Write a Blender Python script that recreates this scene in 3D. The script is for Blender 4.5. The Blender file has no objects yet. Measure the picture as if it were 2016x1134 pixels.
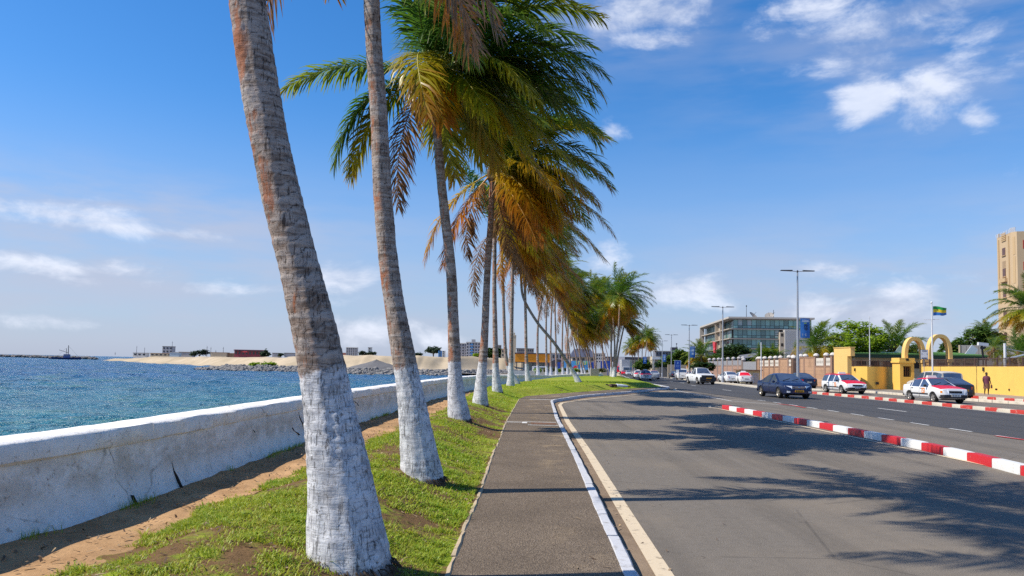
import bpy, math, random
import numpy as np
from mathutils import Vector, Matrix, noise as mnoise
rad = math.radians
SC = bpy.context.scene
COL = SC.collection
random.seed(7)
rng = np.random.default_rng(7)

# ------------------------------------------------------------------ camera
F, EYE = 1500.0, 1.65
PITCH, ROLL = rad(3.8), rad(1.2)
cd = bpy.data.cameras.new('camera'); cam = bpy.data.objects.new('camera', cd); COL.objects.link(cam)
cd.sensor_width = 36; cd.lens = F / 2016 * 36; cd.shift_y = 51 / 2016
cd.clip_start = 0.1; cd.clip_end = 9000
CM = Matrix.Rotation(math.pi / 2 + PITCH, 3, 'X') @ Matrix.Rotation(ROLL, 3, 'Z')
cam.matrix_world = Matrix.Translation((0, 0, EYE)) @ CM.to_4x4()
SC.camera = cam

# ------------------------------------------------------------------ light and colour management
SUN_EL = math.atan2(1.0, 0.82)
sd = bpy.data.lights.new('sun', 'SUN'); sun = bpy.data.objects.new('sun', sd); COL.objects.link(sun)
sd.energy = 3.7; sd.angle = rad(0.55); sd.color = (1.0, 0.93, 0.80)
sun.rotation_euler = Vector((0.82, 0.11, -1.0)).to_track_quat('-Z', 'Y').to_euler()
SC.view_settings.view_transform = 'Standard'; SC.view_settings.look = 'None'
SC.view_settings.exposure = 0.66; SC.view_settings.gamma = 1.0
SC.view_settings.use_curve_mapping = False
SC.render.engine = 'CYCLES'
SC.cycles.use_denoising = False
SC.cycles.sample_clamp_direct = 5; SC.cycles.sample_clamp_indirect = 4; SC.cycles.max_bounces = 6; SC.cycles.transparent_max_bounces = 8

def ray(px, py):
    return CM @ Vector(((px - 1008) / F, (618 - py) / F, -1.0))

SKY_STRENGTH = 0.15
SOFT_BLOBS = [(1750, 600, 420, 110, .75), (1330, 600, 160, 80, .6), (1950, 520, 140, 90, .5), (1650, 530, 200, 28, .6), (150, 425, 420, 60, .85), (150, 530, 520, 50, .8), (40, 600, 260, 40, .6), (520, 570, 420, 60, .5), (300, 620, 380, 40, .45), (760, 640, 240, 50, .6), (1180, 610, 160, 60, .5), (1240, 40, 180, 70, .5), (1800, 90, 330, 130, .4), (60, 350, 160, 22, .4)]  # thin veils low over the land and the sea
CLOUD_BLOBS = [  # pixel centre, half sizes, weight: where the photograph's clouds stand in the sky
    (1600, 30, 110, 60, .8), (1755, 55, 185, 75, .84), (1650, 130, 60, 40, .75), (1925, 80, 80, 70, .7), (1850, 20, 150, 40, .6), (1708, 200, 66, 46, 1.25), (1825, 195, 60, 60, 1.05), (1830, 250, 50, 26, .8), (1925, 237, 34, 32, 1.05),
    (1270, 20, 120, 46, 1.25), (1285, 72, 80, 26, 1.1), (1180, 40, 40, 40, .9), (1205, 262, 60, 30, .7), (1190, 505, 50, 45, .8),
    (60, 418, 260, 26, .95), (250, 448, 190, 20, .9), (60, 520, 330, 20, .8), (330, 560, 260, 18, .65), (60, 634, 120, 16, .7), (690, 540, 75, 36, .95), (620, 590, 360, 45, .4),
    (720, 650, 130, 34, .8), (870, 668, 90, 26, .8), (60, 634, 80, 22, .5), (430, 640, 90, 18, .3), (1350, 580, 120, 50, .8), (1290, 640, 90, 30, .6),
    (1690, 530, 150, 26, .6), (1780, 600, 110, 50, .95), (1600, 605, 60, 40, .8), (1690, 600, 50, 34, .7), (1900, 560, 160, 50, .5), (1700, 650, 420, 40, .5),
    (2005, 335, 40, 30, .7), (1260, 325, 40, 25, .3),
]

def make_world():
    w = bpy.data.worlds.new('World'); SC.world = w; w.use_nodes = True
    nt = w.node_tree; nt.nodes.clear(); N = nt.nodes.new; L = nt.links.new
    def math_(op, a, b=None, c=None, clamp=False):
        n = N('ShaderNodeMath'); n.operation = op; n.use_clamp = clamp
        for i, v in enumerate((a, b, c)):
            if v is None: continue
            if isinstance(v, (int, float)): n.inputs[i].default_value = v
            else: L(v, n.inputs[i])
        return n.outputs[0]
    sky = N('ShaderNodeTexSky'); sky.sky_type = 'NISHITA'; sky.sun_disc = False
    sky.sun_elevation = SUN_EL; sky.sun_rotation = rad(-97.6)
    sky.altitude = 0; sky.air_density = 1.0; sky.dust_density = 0.35; sky.ozone_density = 2.4
    hs = N('ShaderNodeHueSaturation'); hs.inputs['Saturation'].default_value = 1.34; hs.inputs['Value'].default_value = 0.72
    tn = N('ShaderNodeMixRGB'); tn.blend_type = 'MULTIPLY'; tn.inputs[0].default_value = 1; tn.inputs[2].default_value = (.93, .93, 1.0, 1); L(sky.outputs[0], tn.inputs[1]); L(tn.outputs[0], hs.inputs['Color'])
    tc = N('ShaderNodeTexCoord'); sep = N('ShaderNodeSeparateXYZ'); L(tc.outputs['Generated'], sep.inputs[0])
    x, y, z = sep.outputs
    az = math_('ARCTAN2', x, y)
    hyp = math_('SQRT', math_('ADD', math_('MULTIPLY', x, x), math_('MULTIPLY', y, y)))
    el = math_('ARCTAN2', z, hyp)
    # thin atmosphere band: pale lilac grey near the horizon all the way round
    hz = N('ShaderNodeMapRange'); hz.inputs['From Min'].default_value = 0.34; hz.inputs['From Max'].default_value = 0.0
    hz.inputs['To Min'].default_value = 0.0; hz.inputs['To Max'].default_value = 0.78; hz.interpolation_type = 'SMOOTHSTEP'
    L(el, hz.inputs['Value'])
    mh = N('ShaderNodeMixRGB'); L(hz.outputs[0], mh.inputs[0]); L(hs.outputs[0], mh.inputs[1]); mh.inputs[2].default_value = (1.52, 1.95, 2.95, 1)
    # clouds
    comb = N('ShaderNodeCombineXYZ'); L(math_('MULTIPLY', az, 1.0), comb.inputs[0]); L(math_('MULTIPLY', el, 1.9), comb.inputs[1])
    n1 = N('ShaderNodeTexNoise'); n1.inputs['Scale'].default_value = 9; n1.inputs['Detail'].default_value = 9; n1.inputs['Roughness'].default_value = 0.62
    n1.inputs['Distortion'].default_value = 0.25; L(comb.outputs[0], n1.inputs['Vector'])
    n2 = N('ShaderNodeTexNoise'); n2.inputs['Scale'].default_value = 3.1; n2.inputs['Detail'].default_value = 4; L(comb.outputs[0], n2.inputs['Vector'])
    blob = None
    for (px, py, sx, sy, wt) in CLOUD_BLOBS:
        d = ray(px, py).normalized(); a0 = math.atan2(d.x, d.y); e0 = math.asin(d.z)
        da = math_('MULTIPLY', math_('SUBTRACT', az, a0), F / sx * 0.80)
        de = math_('MULTIPLY', math_('SUBTRACT', el, e0), F / sy * 0.80)
        r2 = math_('ADD', math_('MULTIPLY', da, da), math_('MULTIPLY', de, de))
        g = math_('MULTIPLY', math_('POWER', 2.718, math_('MULTIPLY', r2, -1.1)), wt)
        blob = g if blob is None else math_('MAXIMUM', blob, g)
    # elsewhere in the sky the same broken cloud goes on
    behind = math_('GREATER_THAN', math_('ABSOLUTE', az), 0.72)
    gen = N('ShaderNodeMapRange'); gen.inputs['From Min'].default_value = .52; gen.inputs['From Max'].default_value = .72; gen.inputs['To Max'].default_value = .8
    L(n2.outputs['Fac'], gen.inputs['Value'])
    blob = math_('MAXIMUM', blob, math_('MULTIPLY', gen.outputs[0], behind))
    den = math_('ADD', math_('MULTIPLY', blob, 0.95), math_('MULTIPLY', math_('SUBTRACT', n1.outputs['Fac'], 0.5), 2.3))
    dm = N('ShaderNodeMapRange'); dm.interpolation_type = 'SMOOTHSTEP'
    dm.inputs['From Min'].default_value = 0.42; dm.inputs['From Max'].default_value = 1.15; dm.inputs['To Max'].default_value = 0.80
    L(den, dm.inputs['Value'])
    dens = math_('MULTIPLY', dm.outputs[0], math_('MINIMUM', math_('MULTIPLY', blob, 2.2), 1.0))
    soft = None
    for (px, py, sx, sy, wt) in SOFT_BLOBS:
        d = ray(px, py).normalized(); a0 = math.atan2(d.x, d.y); e0 = math.asin(d.z)
        da = math_('MULTIPLY', math_('SUBTRACT', az, a0), F / sx * 0.85); de = math_('MULTIPLY', math_('SUBTRACT', el, e0), F / sy * 0.85)
        g = math_('MULTIPLY', math_('POWER', 2.718, math_('MULTIPLY', math_('ADD', math_('MULTIPLY', da, da), math_('MULTIPLY', de, de)), -1.0)), wt)
        soft = g if soft is None else math_('MAXIMUM', soft, g)
    n3 = N('ShaderNodeTexNoise'); n3.inputs['Scale'].default_value = 5; n3.inputs['Detail'].default_value = 6; n3.inputs['Roughness'].default_value = .55
    cb = N('ShaderNodeCombineXYZ'); L(math_('MULTIPLY', az, 1.0), cb.inputs[0]); L(math_('MULTIPLY', el, 4.5), cb.inputs[1]); L(cb.outputs[0], n3.inputs['Vector'])
    sr = N('ShaderNodeMapRange'); sr.interpolation_type = 'SMOOTHSTEP'; sr.inputs['From Min'].default_value = .30; sr.inputs['From Max'].default_value = .66; L(n3.outputs['Fac'], sr.inputs['Value'])
    ms_ = N('ShaderNodeMixRGB'); L(math_('MULTIPLY', soft, sr.outputs[0], None), ms_.inputs[0]); L(mh.outputs[0], ms_.inputs[1]); ms_.inputs[2].default_value = (2.30, 2.45, 3.05, 1)
    cr = N('ShaderNodeMixRGB'); L(math_('MULTIPLY', n1.outputs['Fac'], 1.0), cr.inputs[0])
    cr.inputs[1].default_value = (2.3, 2.65, 3.4, 1); cr.inputs[2].default_value = (4.9, 5.0, 5.4, 1)
    mc = N('ShaderNodeMixRGB'); L(dens, mc.inputs[0]); L(ms_.outputs[0], mc.inputs[1]); L(cr.outputs[0], mc.inputs[2])
    bg = N('ShaderNodeBackground'); bg.inputs['Strength'].default_value = SKY_STRENGTH; L(mc.outputs[0], bg.inputs['Color'])
    out = N('ShaderNodeOutputWorld'); L(bg.outputs[0], out.inputs['Surface'])
make_world()

# ------------------------------------------------------------------ geometry helpers
def zr(Y):                                   # the road and the land sink a little beyond 80 m
    return 0.0 if Y < 80 else max(-0.9, -0.006 * (Y - 80))
def at(px, py, z=0.0):                       # ground point seen at a pixel
    d = ray(px, py); zz = z
    for _ in range(40):
        t = (zz - EYE) / d.z; zz = z + zr(t * d.y)
    return (t * d.x, t * d.y, zz)
def pt(px, py, Y):                           # point at a given distance
    d = ray(px, py); t = Y / d.y
    return Vector((t * d.x, Y, EYE + t * d.z))
def on_water(px, py, z=-1.2):
    d = ray(px, py); t = (z - EYE) / d.z
    return (t * d.x, t * d.y, z)
def hor(px): return 718 + (px - 1008) * 0.021
def atX(px, X):                              # distance at which a line of sight crosses a line parallel to the road
    d = ray(px, hor(px)); return X / d.x * d.y

def tag(o, label=None, cat=None, group=None, kind=None):
    if label: o['label'] = label
    if cat: o['category'] = cat
    if group: o['group'] = group
    if kind: o['kind'] = kind
    return o
def empty(name, loc=(0, 0, 0), rz=0.0, **k):
    o = bpy.data.objects.new(name, None); COL.objects.link(o); o.location = loc; o.rotation_euler.z = rz
    o.empty_display_size = .2
    return tag(o, **k)
def link(name, me, parent=None):
    o = bpy.data.objects.new(name, me); COL.objects.link(o)
    if parent is not None: o.parent = parent
    return o
def copy_tree(o, parent=None):
    c = o.copy(); COL.objects.link(c); c.parent = parent
    for ch in [k for k in o.children]: copy_tree(ch, c)
    return c

class MB:
    def __init__(s): s.v = []; s.f = []; s.attr = {}
    def add(s, vs, fs):
        b = len(s.v); s.v.extend([tuple(p) for p in vs]); s.f.extend([tuple(i + b for i in f) for f in fs]); return s
    def hexa(s, p):                          # 8 corners: bottom 4 ccw, top 4 ccw
        return s.add(p, [(3, 2, 1, 0), (4, 5, 6, 7), (0, 1, 5, 4), (1, 2, 6, 5), (2, 3, 7, 6), (3, 0, 4, 7)])
    def box(s, c, sz, rz=0.0):
        cx, cy, cz = c; a, b, h = sz[0] / 2, sz[1] / 2, sz[2] / 2; C, S = math.cos(rz), math.sin(rz)
        q = [(-a, -b), (a, -b), (a, b), (-a, b)]
        q = [(cx + C * x - S * y, cy + S * x + C * y) for x, y in q]
        return s.hexa([(x, y, cz - h) for x, y in q] + [(x, y, cz + h) for x, y in q])
    def beam(s, p, q, w, h, up=(0, 0, 1)):
        p, q = Vector(p), Vector(q); d = (q - p).normalized(); u = Vector(up)
        sd_ = d.cross(u)
        if sd_.length < 1e-4: sd_ = Vector((1, 0, 0))
        sd_.normalize(); u = sd_.cross(d)
        a, b = sd_ * w / 2, u * h / 2
        return s.hexa([p - a - b, p + a - b, q + a - b, q - a - b, p - a + b, p + a + b, q + a + b, q - a + b])
    def tube(s, pts, rad_, n=8, cap=True):
        pts = [Vector(p) for p in pts]; m = len(pts)
        if not hasattr(rad_, '__len__'): rad_ = [rad_] * m
        t = (pts[1] - pts[0]).normalized(); u = t.orthogonal().normalized(); vs = []; fs = []
        for i in range(m):
            tt = (pts[min(i + 1, m - 1)] - pts[max(i - 1, 0)]).normalized()
            u = (u - tt * u.dot(tt)).normalized(); w = tt.cross(u)
            for k in range(n):
                a = 2 * math.pi * k / n; vs.append(pts[i] + (u * math.cos(a) + w * math.sin(a)) * rad_[i])
        for i in range(m - 1):
            for k in range(n):
                k2 = (k + 1) % n; fs.append((i * n + k, i * n + k2, (i + 1) * n + k2, (i + 1) * n + k))
        if cap: fs.append(tuple(range(n - 1, -1, -1))); fs.append(tuple((m - 1) * n + k for k in range(n)))
        return s.add(vs, fs)
    def prism(s, poly, z0, z1):
        n = len(poly); vs = [(x, y, z0) for x, y in poly] + [(x, y, z1) for x, y in poly]
        fs = [tuple(range(n - 1, -1, -1)), tuple(range(n, 2 * n))] + [(i, (i + 1) % n, n + (i + 1) % n, n + i) for i in range(n)]
        return s.add(vs, fs)
    def lathe(s, prof, n=16, axis='Z', c=(0, 0, 0)):
        vs = []; fs = []; m = len(prof)
        for r, h in prof:
            for k in range(n):
                a = 2 * math.pi * k / n; x, y = r * math.cos(a), r * math.sin(a)
                p = (x, y, h) if axis == 'Z' else ((x, h, y) if axis == 'Y' else (h, x, y))
                vs.append((p[0] + c[0], p[1] + c[1], p[2] + c[2]))
        for i in range(m - 1):
            for k in range(n):
                k2 = (k + 1) % n; fs.append((i * n + k, i * n + k2, (i + 1) * n + k2, (i + 1) * n + k))
        return s.add(vs, fs)
    def blob(s, c, r, n=8, m=6, jit=0.0):
        vs = [(c[0], c[1], c[2] - r[2])]; fs = []
        for i in range(1, m):
            ph = math.pi * i / m - math.pi / 2
            for k in range(n):
                a = 2 * math.pi * k / n; j = 1 + random.uniform(-jit, jit)
                vs.append((c[0] + r[0] * j * math.cos(ph) * math.cos(a), c[1] + r[1] * j * math.cos(ph) * math.sin(a), c[2] + r[2] * j * math.sin(ph)))
        vs.append((c[0], c[1], c[2] + r[2])); t = len(vs) - 1
        for k in range(n): fs.append((0, 1 + (k + 1) % n, 1 + k))
        for i in range(m - 2):
            for k in range(n):
                a = 1 + i * n; k2 = (k + 1) % n; fs.append((a + k, a + k2, a + n + k2, a + n + k))
        a = 1 + (m - 2) * n
        for k in range(n): fs.append((a + k, a + (k + 1) % n, t))
        return s.add(vs, fs)
    def mesh(s, name, mat, smooth=False, off=(0, 0, 0), sharp=35):
        me = bpy.data.meshes.new(name)
        vs = s.v if off == (0, 0, 0) else [(x - off[0], y - off[1], z - off[2]) for x, y, z in s.v]
        me.from_pydata(vs, [], s.f)
        for m_ in (mat if isinstance(mat, (list, tuple)) else [mat]): me.materials.append(m_)
        if smooth:
            me.polygons.foreach_set('use_smooth', [True] * len(me.polygons))
            if sharp: me.set_sharp_from_angle(angle=rad(sharp))
        me.update(); return me
    def build(s, name, mat, parent=None, smooth=False, local=False, sharp=35, **k):
        off = (0, 0, 0)
        if parent is not None and not local:
            p = parent; off = Vector((0, 0, 0))
            while p is not None: off += p.location; p = p.parent
            off = tuple(off)
        return tag(link(name, s.mesh(name, mat, smooth, off, sharp), parent), **k)

def np_mesh(name, V, Q, mat, attrs=None, smooth=False):
    """V (n,3), Q (m,3|4) numpy to a mesh, fast."""
    me = bpy.data.meshes.new(name); n, m, k = len(V), len(Q), Q.shape[1]
    me.vertices.add(n); me.vertices.foreach_set('co', V.astype(np.float32).ravel())
    me.loops.add(m * k); me.loops.foreach_set('vertex_index', Q.astype(np.int32).ravel())
    me.polygons.add(m); me.polygons.foreach_set('loop_start', np.arange(0, m * k, k, dtype=np.int32))
    if smooth: me.polygons.foreach_set('use_smooth', np.ones(m, dtype=bool))
    me.materials.append(mat)
    for an, av in (attrs or {}).items():
        a = me.attributes.new(an, 'FLOAT', 'POINT'); a.data.foreach_set('value', av.astype(np.float32))
    me.update(calc_edges=True); me.validate(); return me

def grid_mesh(name, P, mat, smooth=True, attrs=None):
    """P (r,c,3)"""
    r, c = P.shape[:2]; i = np.arange((r - 1) * (c - 1)); a = (i // (c - 1)) * c + i % (c - 1)
    return np_mesh(name, P.reshape(-1, 3), np.stack([a, a + 1, a + c + 1, a + c], 1), mat, attrs, smooth)

def resample(pts, n):
    p = np.array(pts, float); d = np.r_[0, np.cumsum(np.linalg.norm(np.diff(p, axis=0), axis=1))]
    t = np.linspace(0, d[-1], n); return np.stack([np.interp(t, d, p[:, k]) for k in range(p.shape[1])], 1)

def snoise(x, y, s=1.0, seed=0.0):
    """cheap smooth value noise on numpy arrays, -1..1"""
    x = np.asarray(x) / s + seed * 17.3; y = np.asarray(y) / s - seed * 9.1
    xi, yi = np.floor(x), np.floor(y); fx, fy = x - xi, y - yi
    fx = fx * fx * (3 - 2 * fx); fy = fy * fy * (3 - 2 * fy)
    def h(a, b):
        v = np.sin(a * 127.1 + b * 311.7 + seed * 74.7) * 43758.5453; return (v - np.floor(v)) * 2 - 1
    return (h(xi, yi) * (1 - fx) + h(xi + 1, yi) * fx) * (1 - fy) + (h(xi, yi + 1) * (1 - fx) + h(xi + 1, yi + 1) * fx) * fy

# ------------------------------------------------------------------ materials
class NT:
    def __init__(s, name):
        s.m = bpy.data.materials.new(name); s.m.use_nodes = True; s.t = s.m.node_tree; s.t.nodes.clear()
        s.out = s.N('ShaderNodeOutputMaterial')
    def N(s, ty, **k):
        n = s.t.nodes.new(ty)
        for a, b in k.items(): setattr(n, a, b)
        return n
    def L(s, a, b): s.t.links.new(a, b)
    def set(s, n, i, v):
        if hasattr(v, 'links'): s.L(v, n.inputs[i])
        else: n.inputs[i].default_value = v
    def noise(s, vec, scale, detail=4, rough=.55, dist=0):
        n = s.N('ShaderNodeTexNoise'); s.L(vec, n.inputs['Vector']); n.inputs['Scale'].default_value = scale
        n.inputs['Detail'].default_value = detail; n.inputs['Roughness'].default_value = rough; n.inputs['Distortion'].default_value = dist
        return n.outputs['Fac']
    def ramp(s, fac, a, b, lo=0.0, hi=1.0):
        n = s.N('ShaderNodeMapRange', interpolation_type='SMOOTHSTEP'); s.set(n, 'Value', fac)
        n.inputs['From Min'].default_value = a; n.inputs['From Max'].default_value = b; n.inputs['To Min'].default_value = lo; n.inputs['To Max'].default_value = hi
        return n.outputs[0]
    def mix(s, f, a, b, mode='MIX'):
        n = s.N('ShaderNodeMixRGB', blend_type=mode); s.set(n, 0, f)
        for i, v in ((1, a), (2, b)):
            if hasattr(v, 'links'): s.L(v, n.inputs[i])
            else: n.inputs[i].default_value = (*v[:3], 1)
        return n.outputs[0]
    def math(s, op, a, b=0.0, clamp=False):
        n = s.N('ShaderNodeMath', operation=op, use_clamp=clamp); s.set(n, 0, a); s.set(n, 1, b); return n.outputs[0]
    def obj(s): return s.N('ShaderNodeTexCoord').outputs['Object']
    def pos(s): return s.N('ShaderNodeNewGeometry').outputs['Position']
    def mapped(s, vec, sc, rot=(0, 0, 0)):
        n = s.N('ShaderNodeMapping'); s.L(vec, n.inputs['Vector']); n.inputs['Scale'].default_value = sc; n.inputs['Rotation'].default_value = rot
        return n.outputs[0]
    def attr(s, name): return s.N('ShaderNodeAttribute', attribute_name=name).outputs['Fac']
    def bump(s, h, strength, dist=.01, prev=None):
        n = s.N('ShaderNodeBump'); s.L(h, n.inputs['Height']); n.inputs['Strength'].default_value = strength; n.inputs['Distance'].default_value = dist
        if prev is not None: s.L(prev, n.inputs['Normal'])
        return n.outputs[0]
    def bsdf(s, col, rough=.7, metal=0.0, spec=.4, bump=None, coat=0.0, out=True):
        n = s.N('ShaderNodeBsdfPrincipled')
        if hasattr(col, 'links'): s.L(col, n.inputs['Base Color'])
        else: n.inputs['Base Color'].default_value = (*col[:3], 1)
        s.set(n, 'Roughness', rough); s.set(n, 'Metallic', metal); n.inputs['Specular IOR Level'].default_value = spec
        if coat: n.inputs['Coat Weight'].default_value = coat; n.inputs['Coat Roughness'].default_value = .04
        if bump is not None: s.L(bump, n.inputs['Normal'])
        if out: s.L(n.outputs[0], s.out.inputs['Surface'])
        return n

_mc = {}
def plain(name, col, rough=.6, metal=0.0, var=.12, scale=3.0, bump=.0, bscale=30.0, spec=.4, coat=0.0, dirt=0.0, dirtcol=(.10, .08, .06)):
    if name in _mc: return _mc[name]
    m = NT(name); v = m.obj()
    n1 = m.noise(v, scale, 5, .6)
    c = m.mix(n1, tuple(x * (1 - var) for x in col), tuple(min(1, x * (1 + var)) for x in col))
    if dirt: c = m.mix(m.ramp(m.noise(v, scale * .6, 6, .68), .52, .75, 0, dirt), c, dirtcol)
    b = m.bump(m.noise(v, bscale, 4, .6), bump, .01) if bump else None
    m.bsdf(c, rough, metal, spec, b, coat); _mc[name] = m.m; return m.m

def mat_asphalt(name, ca, cb, stain, speck=.5, wscale=1.0):
    m = NT(name); p = m.pos()
    fine = m.noise(p, 95, 2, .7); mid = m.noise(p, 9, 5, .65); big = m.noise(p, .33, 5, .6)
    streak = m.noise(m.mapped(p, (1.1, .05, 1)), 1.0, 4, .6)
    c = m.mix(m.ramp(fine, .34, .68), ca, cb)
    c = m.mix(m.ramp(mid, .35, .8, 0, .35), c, tuple(x * .7 for x in ca))
    c = m.mix(m.ramp(big, .42, .68, 0, .55), c, stain)
    c = m.mix(m.ramp(streak, .46, .66, 0, .5), c, tuple(x * .72 for x in ca))
    ck = m.N('ShaderNodeTexVoronoi', feature='DISTANCE_TO_EDGE'); m.L(m.mix(.10, p, m.N('ShaderNodeTexNoise').outputs['Color']), ck.inputs['Vector']); ck.inputs['Scale'].default_value = .28
    crack = m.math('MULTIPLY', m.ramp(ck.outputs['Distance'], .006, .002), m.ramp(m.noise(p, .5, 4), .50, .56)); c = m.mix(m.math('MULTIPLY', crack, .3), c, (.03, .028, .026))
    c = m.mix(m.math('MULTIPLY', m.ramp(m.noise(p, 1.7, 6, .7), .63, .72), .45), c, (.04, .037, .035)); c = m.mix(m.math('MULTIPLY', m.ramp(m.noise(p, 38, 3, .6), .70, .74), .6), c, (.34, .31, .27))
    vor = m.N('ShaderNodeTexVoronoi'); m.L(p, vor.inputs['Vector']); vor.inputs['Scale'].default_value = 120
    b = m.bump(vor.outputs['Distance'], .55, .006); b = m.bump(mid, .25, .01, b)
    m.bsdf(c, .82, 0, .25, b); return m.m

def mat_pavement():
    m = NT('pavement_asphalt'); p = m.pos()
    vor = m.N('ShaderNodeTexVoronoi'); m.L(p, vor.inputs['Vector']); vor.inputs['Scale'].default_value = 85
    fine = m.noise(p, 120, 2, .7); big = m.noise(p, .8, 5, .65)
    c = m.mix(m.ramp(vor.outputs['Color'], .15, .85), (.110, .083, .060), (.25, .195, .142))
    c = m.mix(m.ramp(fine, .4, .7, 0, .6), c, (.135, .102, .074))
    c = m.mix(m.ramp(big, .40, .72, 0, .55), c, (.088, .067, .049))
    # pale sandy patches worn along the kerb side
    sep = m.N('ShaderNodeSeparateXYZ'); m.L(p, sep.inputs[0])
    side = m.ramp(sep.outputs[0], .25, .95)
    patch = m.math('MULTIPLY', m.ramp(m.noise(p, 1.15, 6, .62), .52, .66), side)
    c = m.mix(m.math('MULTIPLY', patch, .8), c, (.34, .25, .15))
    b = m.bump(vor.outputs['Distance'], .9, .010); b = m.bump(fine, .4, .004, b)
    m.bsdf(c, .88, 0, .2, b); return m.m

def mat_paint(name, col, wear=.5, under=(.10, .09, .08), scale=9, rough=.6, bump=.3):
    m = NT(name); p = m.pos(); n = m.noise(p, scale, 8, .72); n2 = m.noise(p, scale * .25, 5, .6)
    w = m.ramp(m.math('ADD', m.math('MULTIPLY', n, .7), m.math('MULTIPLY', n2, .3)), .62 - .16 * wear, .70)
    c = m.mix(n2, tuple(x * .8 for x in col), col)
    c = m.mix(w, c, under)
    m.bsdf(c, rough, 0, .3, m.bump(n, bump, .008)); return m.m

def mat_wall():
    m = NT('whitewashed_wall'); p = m.pos()
    sep = m.N('ShaderNodeSeparateXYZ'); m.L(p, sep.inputs[0])
    big = m.noise(p, .9, 6, .65); mid = m.noise(p, 5, 6, .65); fine = m.noise(p, 26, 5, .65)
    c = m.mix(m.ramp(mid, .3, .7), (.76, .735, .70), (.90, .875, .84))
    # rusty mould band under the coping and grey wash lower down
    band = m.math('MULTIPLY', m.ramp(sep.outputs[2], .42, .62), m.ramp(sep.outputs[2], 1.0, .70))
    st = m.math('MULTIPLY', band, m.ramp(m.noise(m.mapped(p, (1, 1, 2.2)), 2.2, 7, .7), .34, .62))
    c = m.mix(m.math('MULTIPLY', st, .55), c, (.40, .33, .25))
    low = m.ramp(m.math('ADD', sep.outputs[2], m.math('MULTIPLY', mid, .25)), .42, .26)
    c = m.mix(m.math('MULTIPLY', low, .5), c, (.42, .36, .29))
    c = m.mix(m.math('MULTIPLY', m.ramp(m.noise(p, 3.3, 8, .75), .60, .68), .5), c, (.30, .26, .21))
    c = m.mix(m.math('MULTIPLY', m.ramp(fine, .62, .68), .7), c, (.10, .09, .08)); c = m.mix(m.math('MULTIPLY', m.ramp(m.noise(p, 11, 7, .7), .60, .66), .55), c, (.30, .25, .20))
    vor = m.N('ShaderNodeTexVoronoi', feature='DISTANCE_TO_EDGE'); m.L(m.mix(.12, p, m.N('ShaderNodeTexNoise').outputs['Color']), vor.inputs['Vector']); vor.inputs['Scale'].default_value = 1.1
    crack = m.math('MULTIPLY', m.ramp(vor.outputs['Distance'], .012, .003), m.ramp(big, .50, .60))
    c = m.mix(m.math('MULTIPLY', crack, .5), c, (.10, .09, .08))
    b = m.bump(mid, .5, .03); b = m.bump(fine, .6, .012, b)
    m.bsdf(c, .85, 0, .2, b); return m.m

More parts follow.
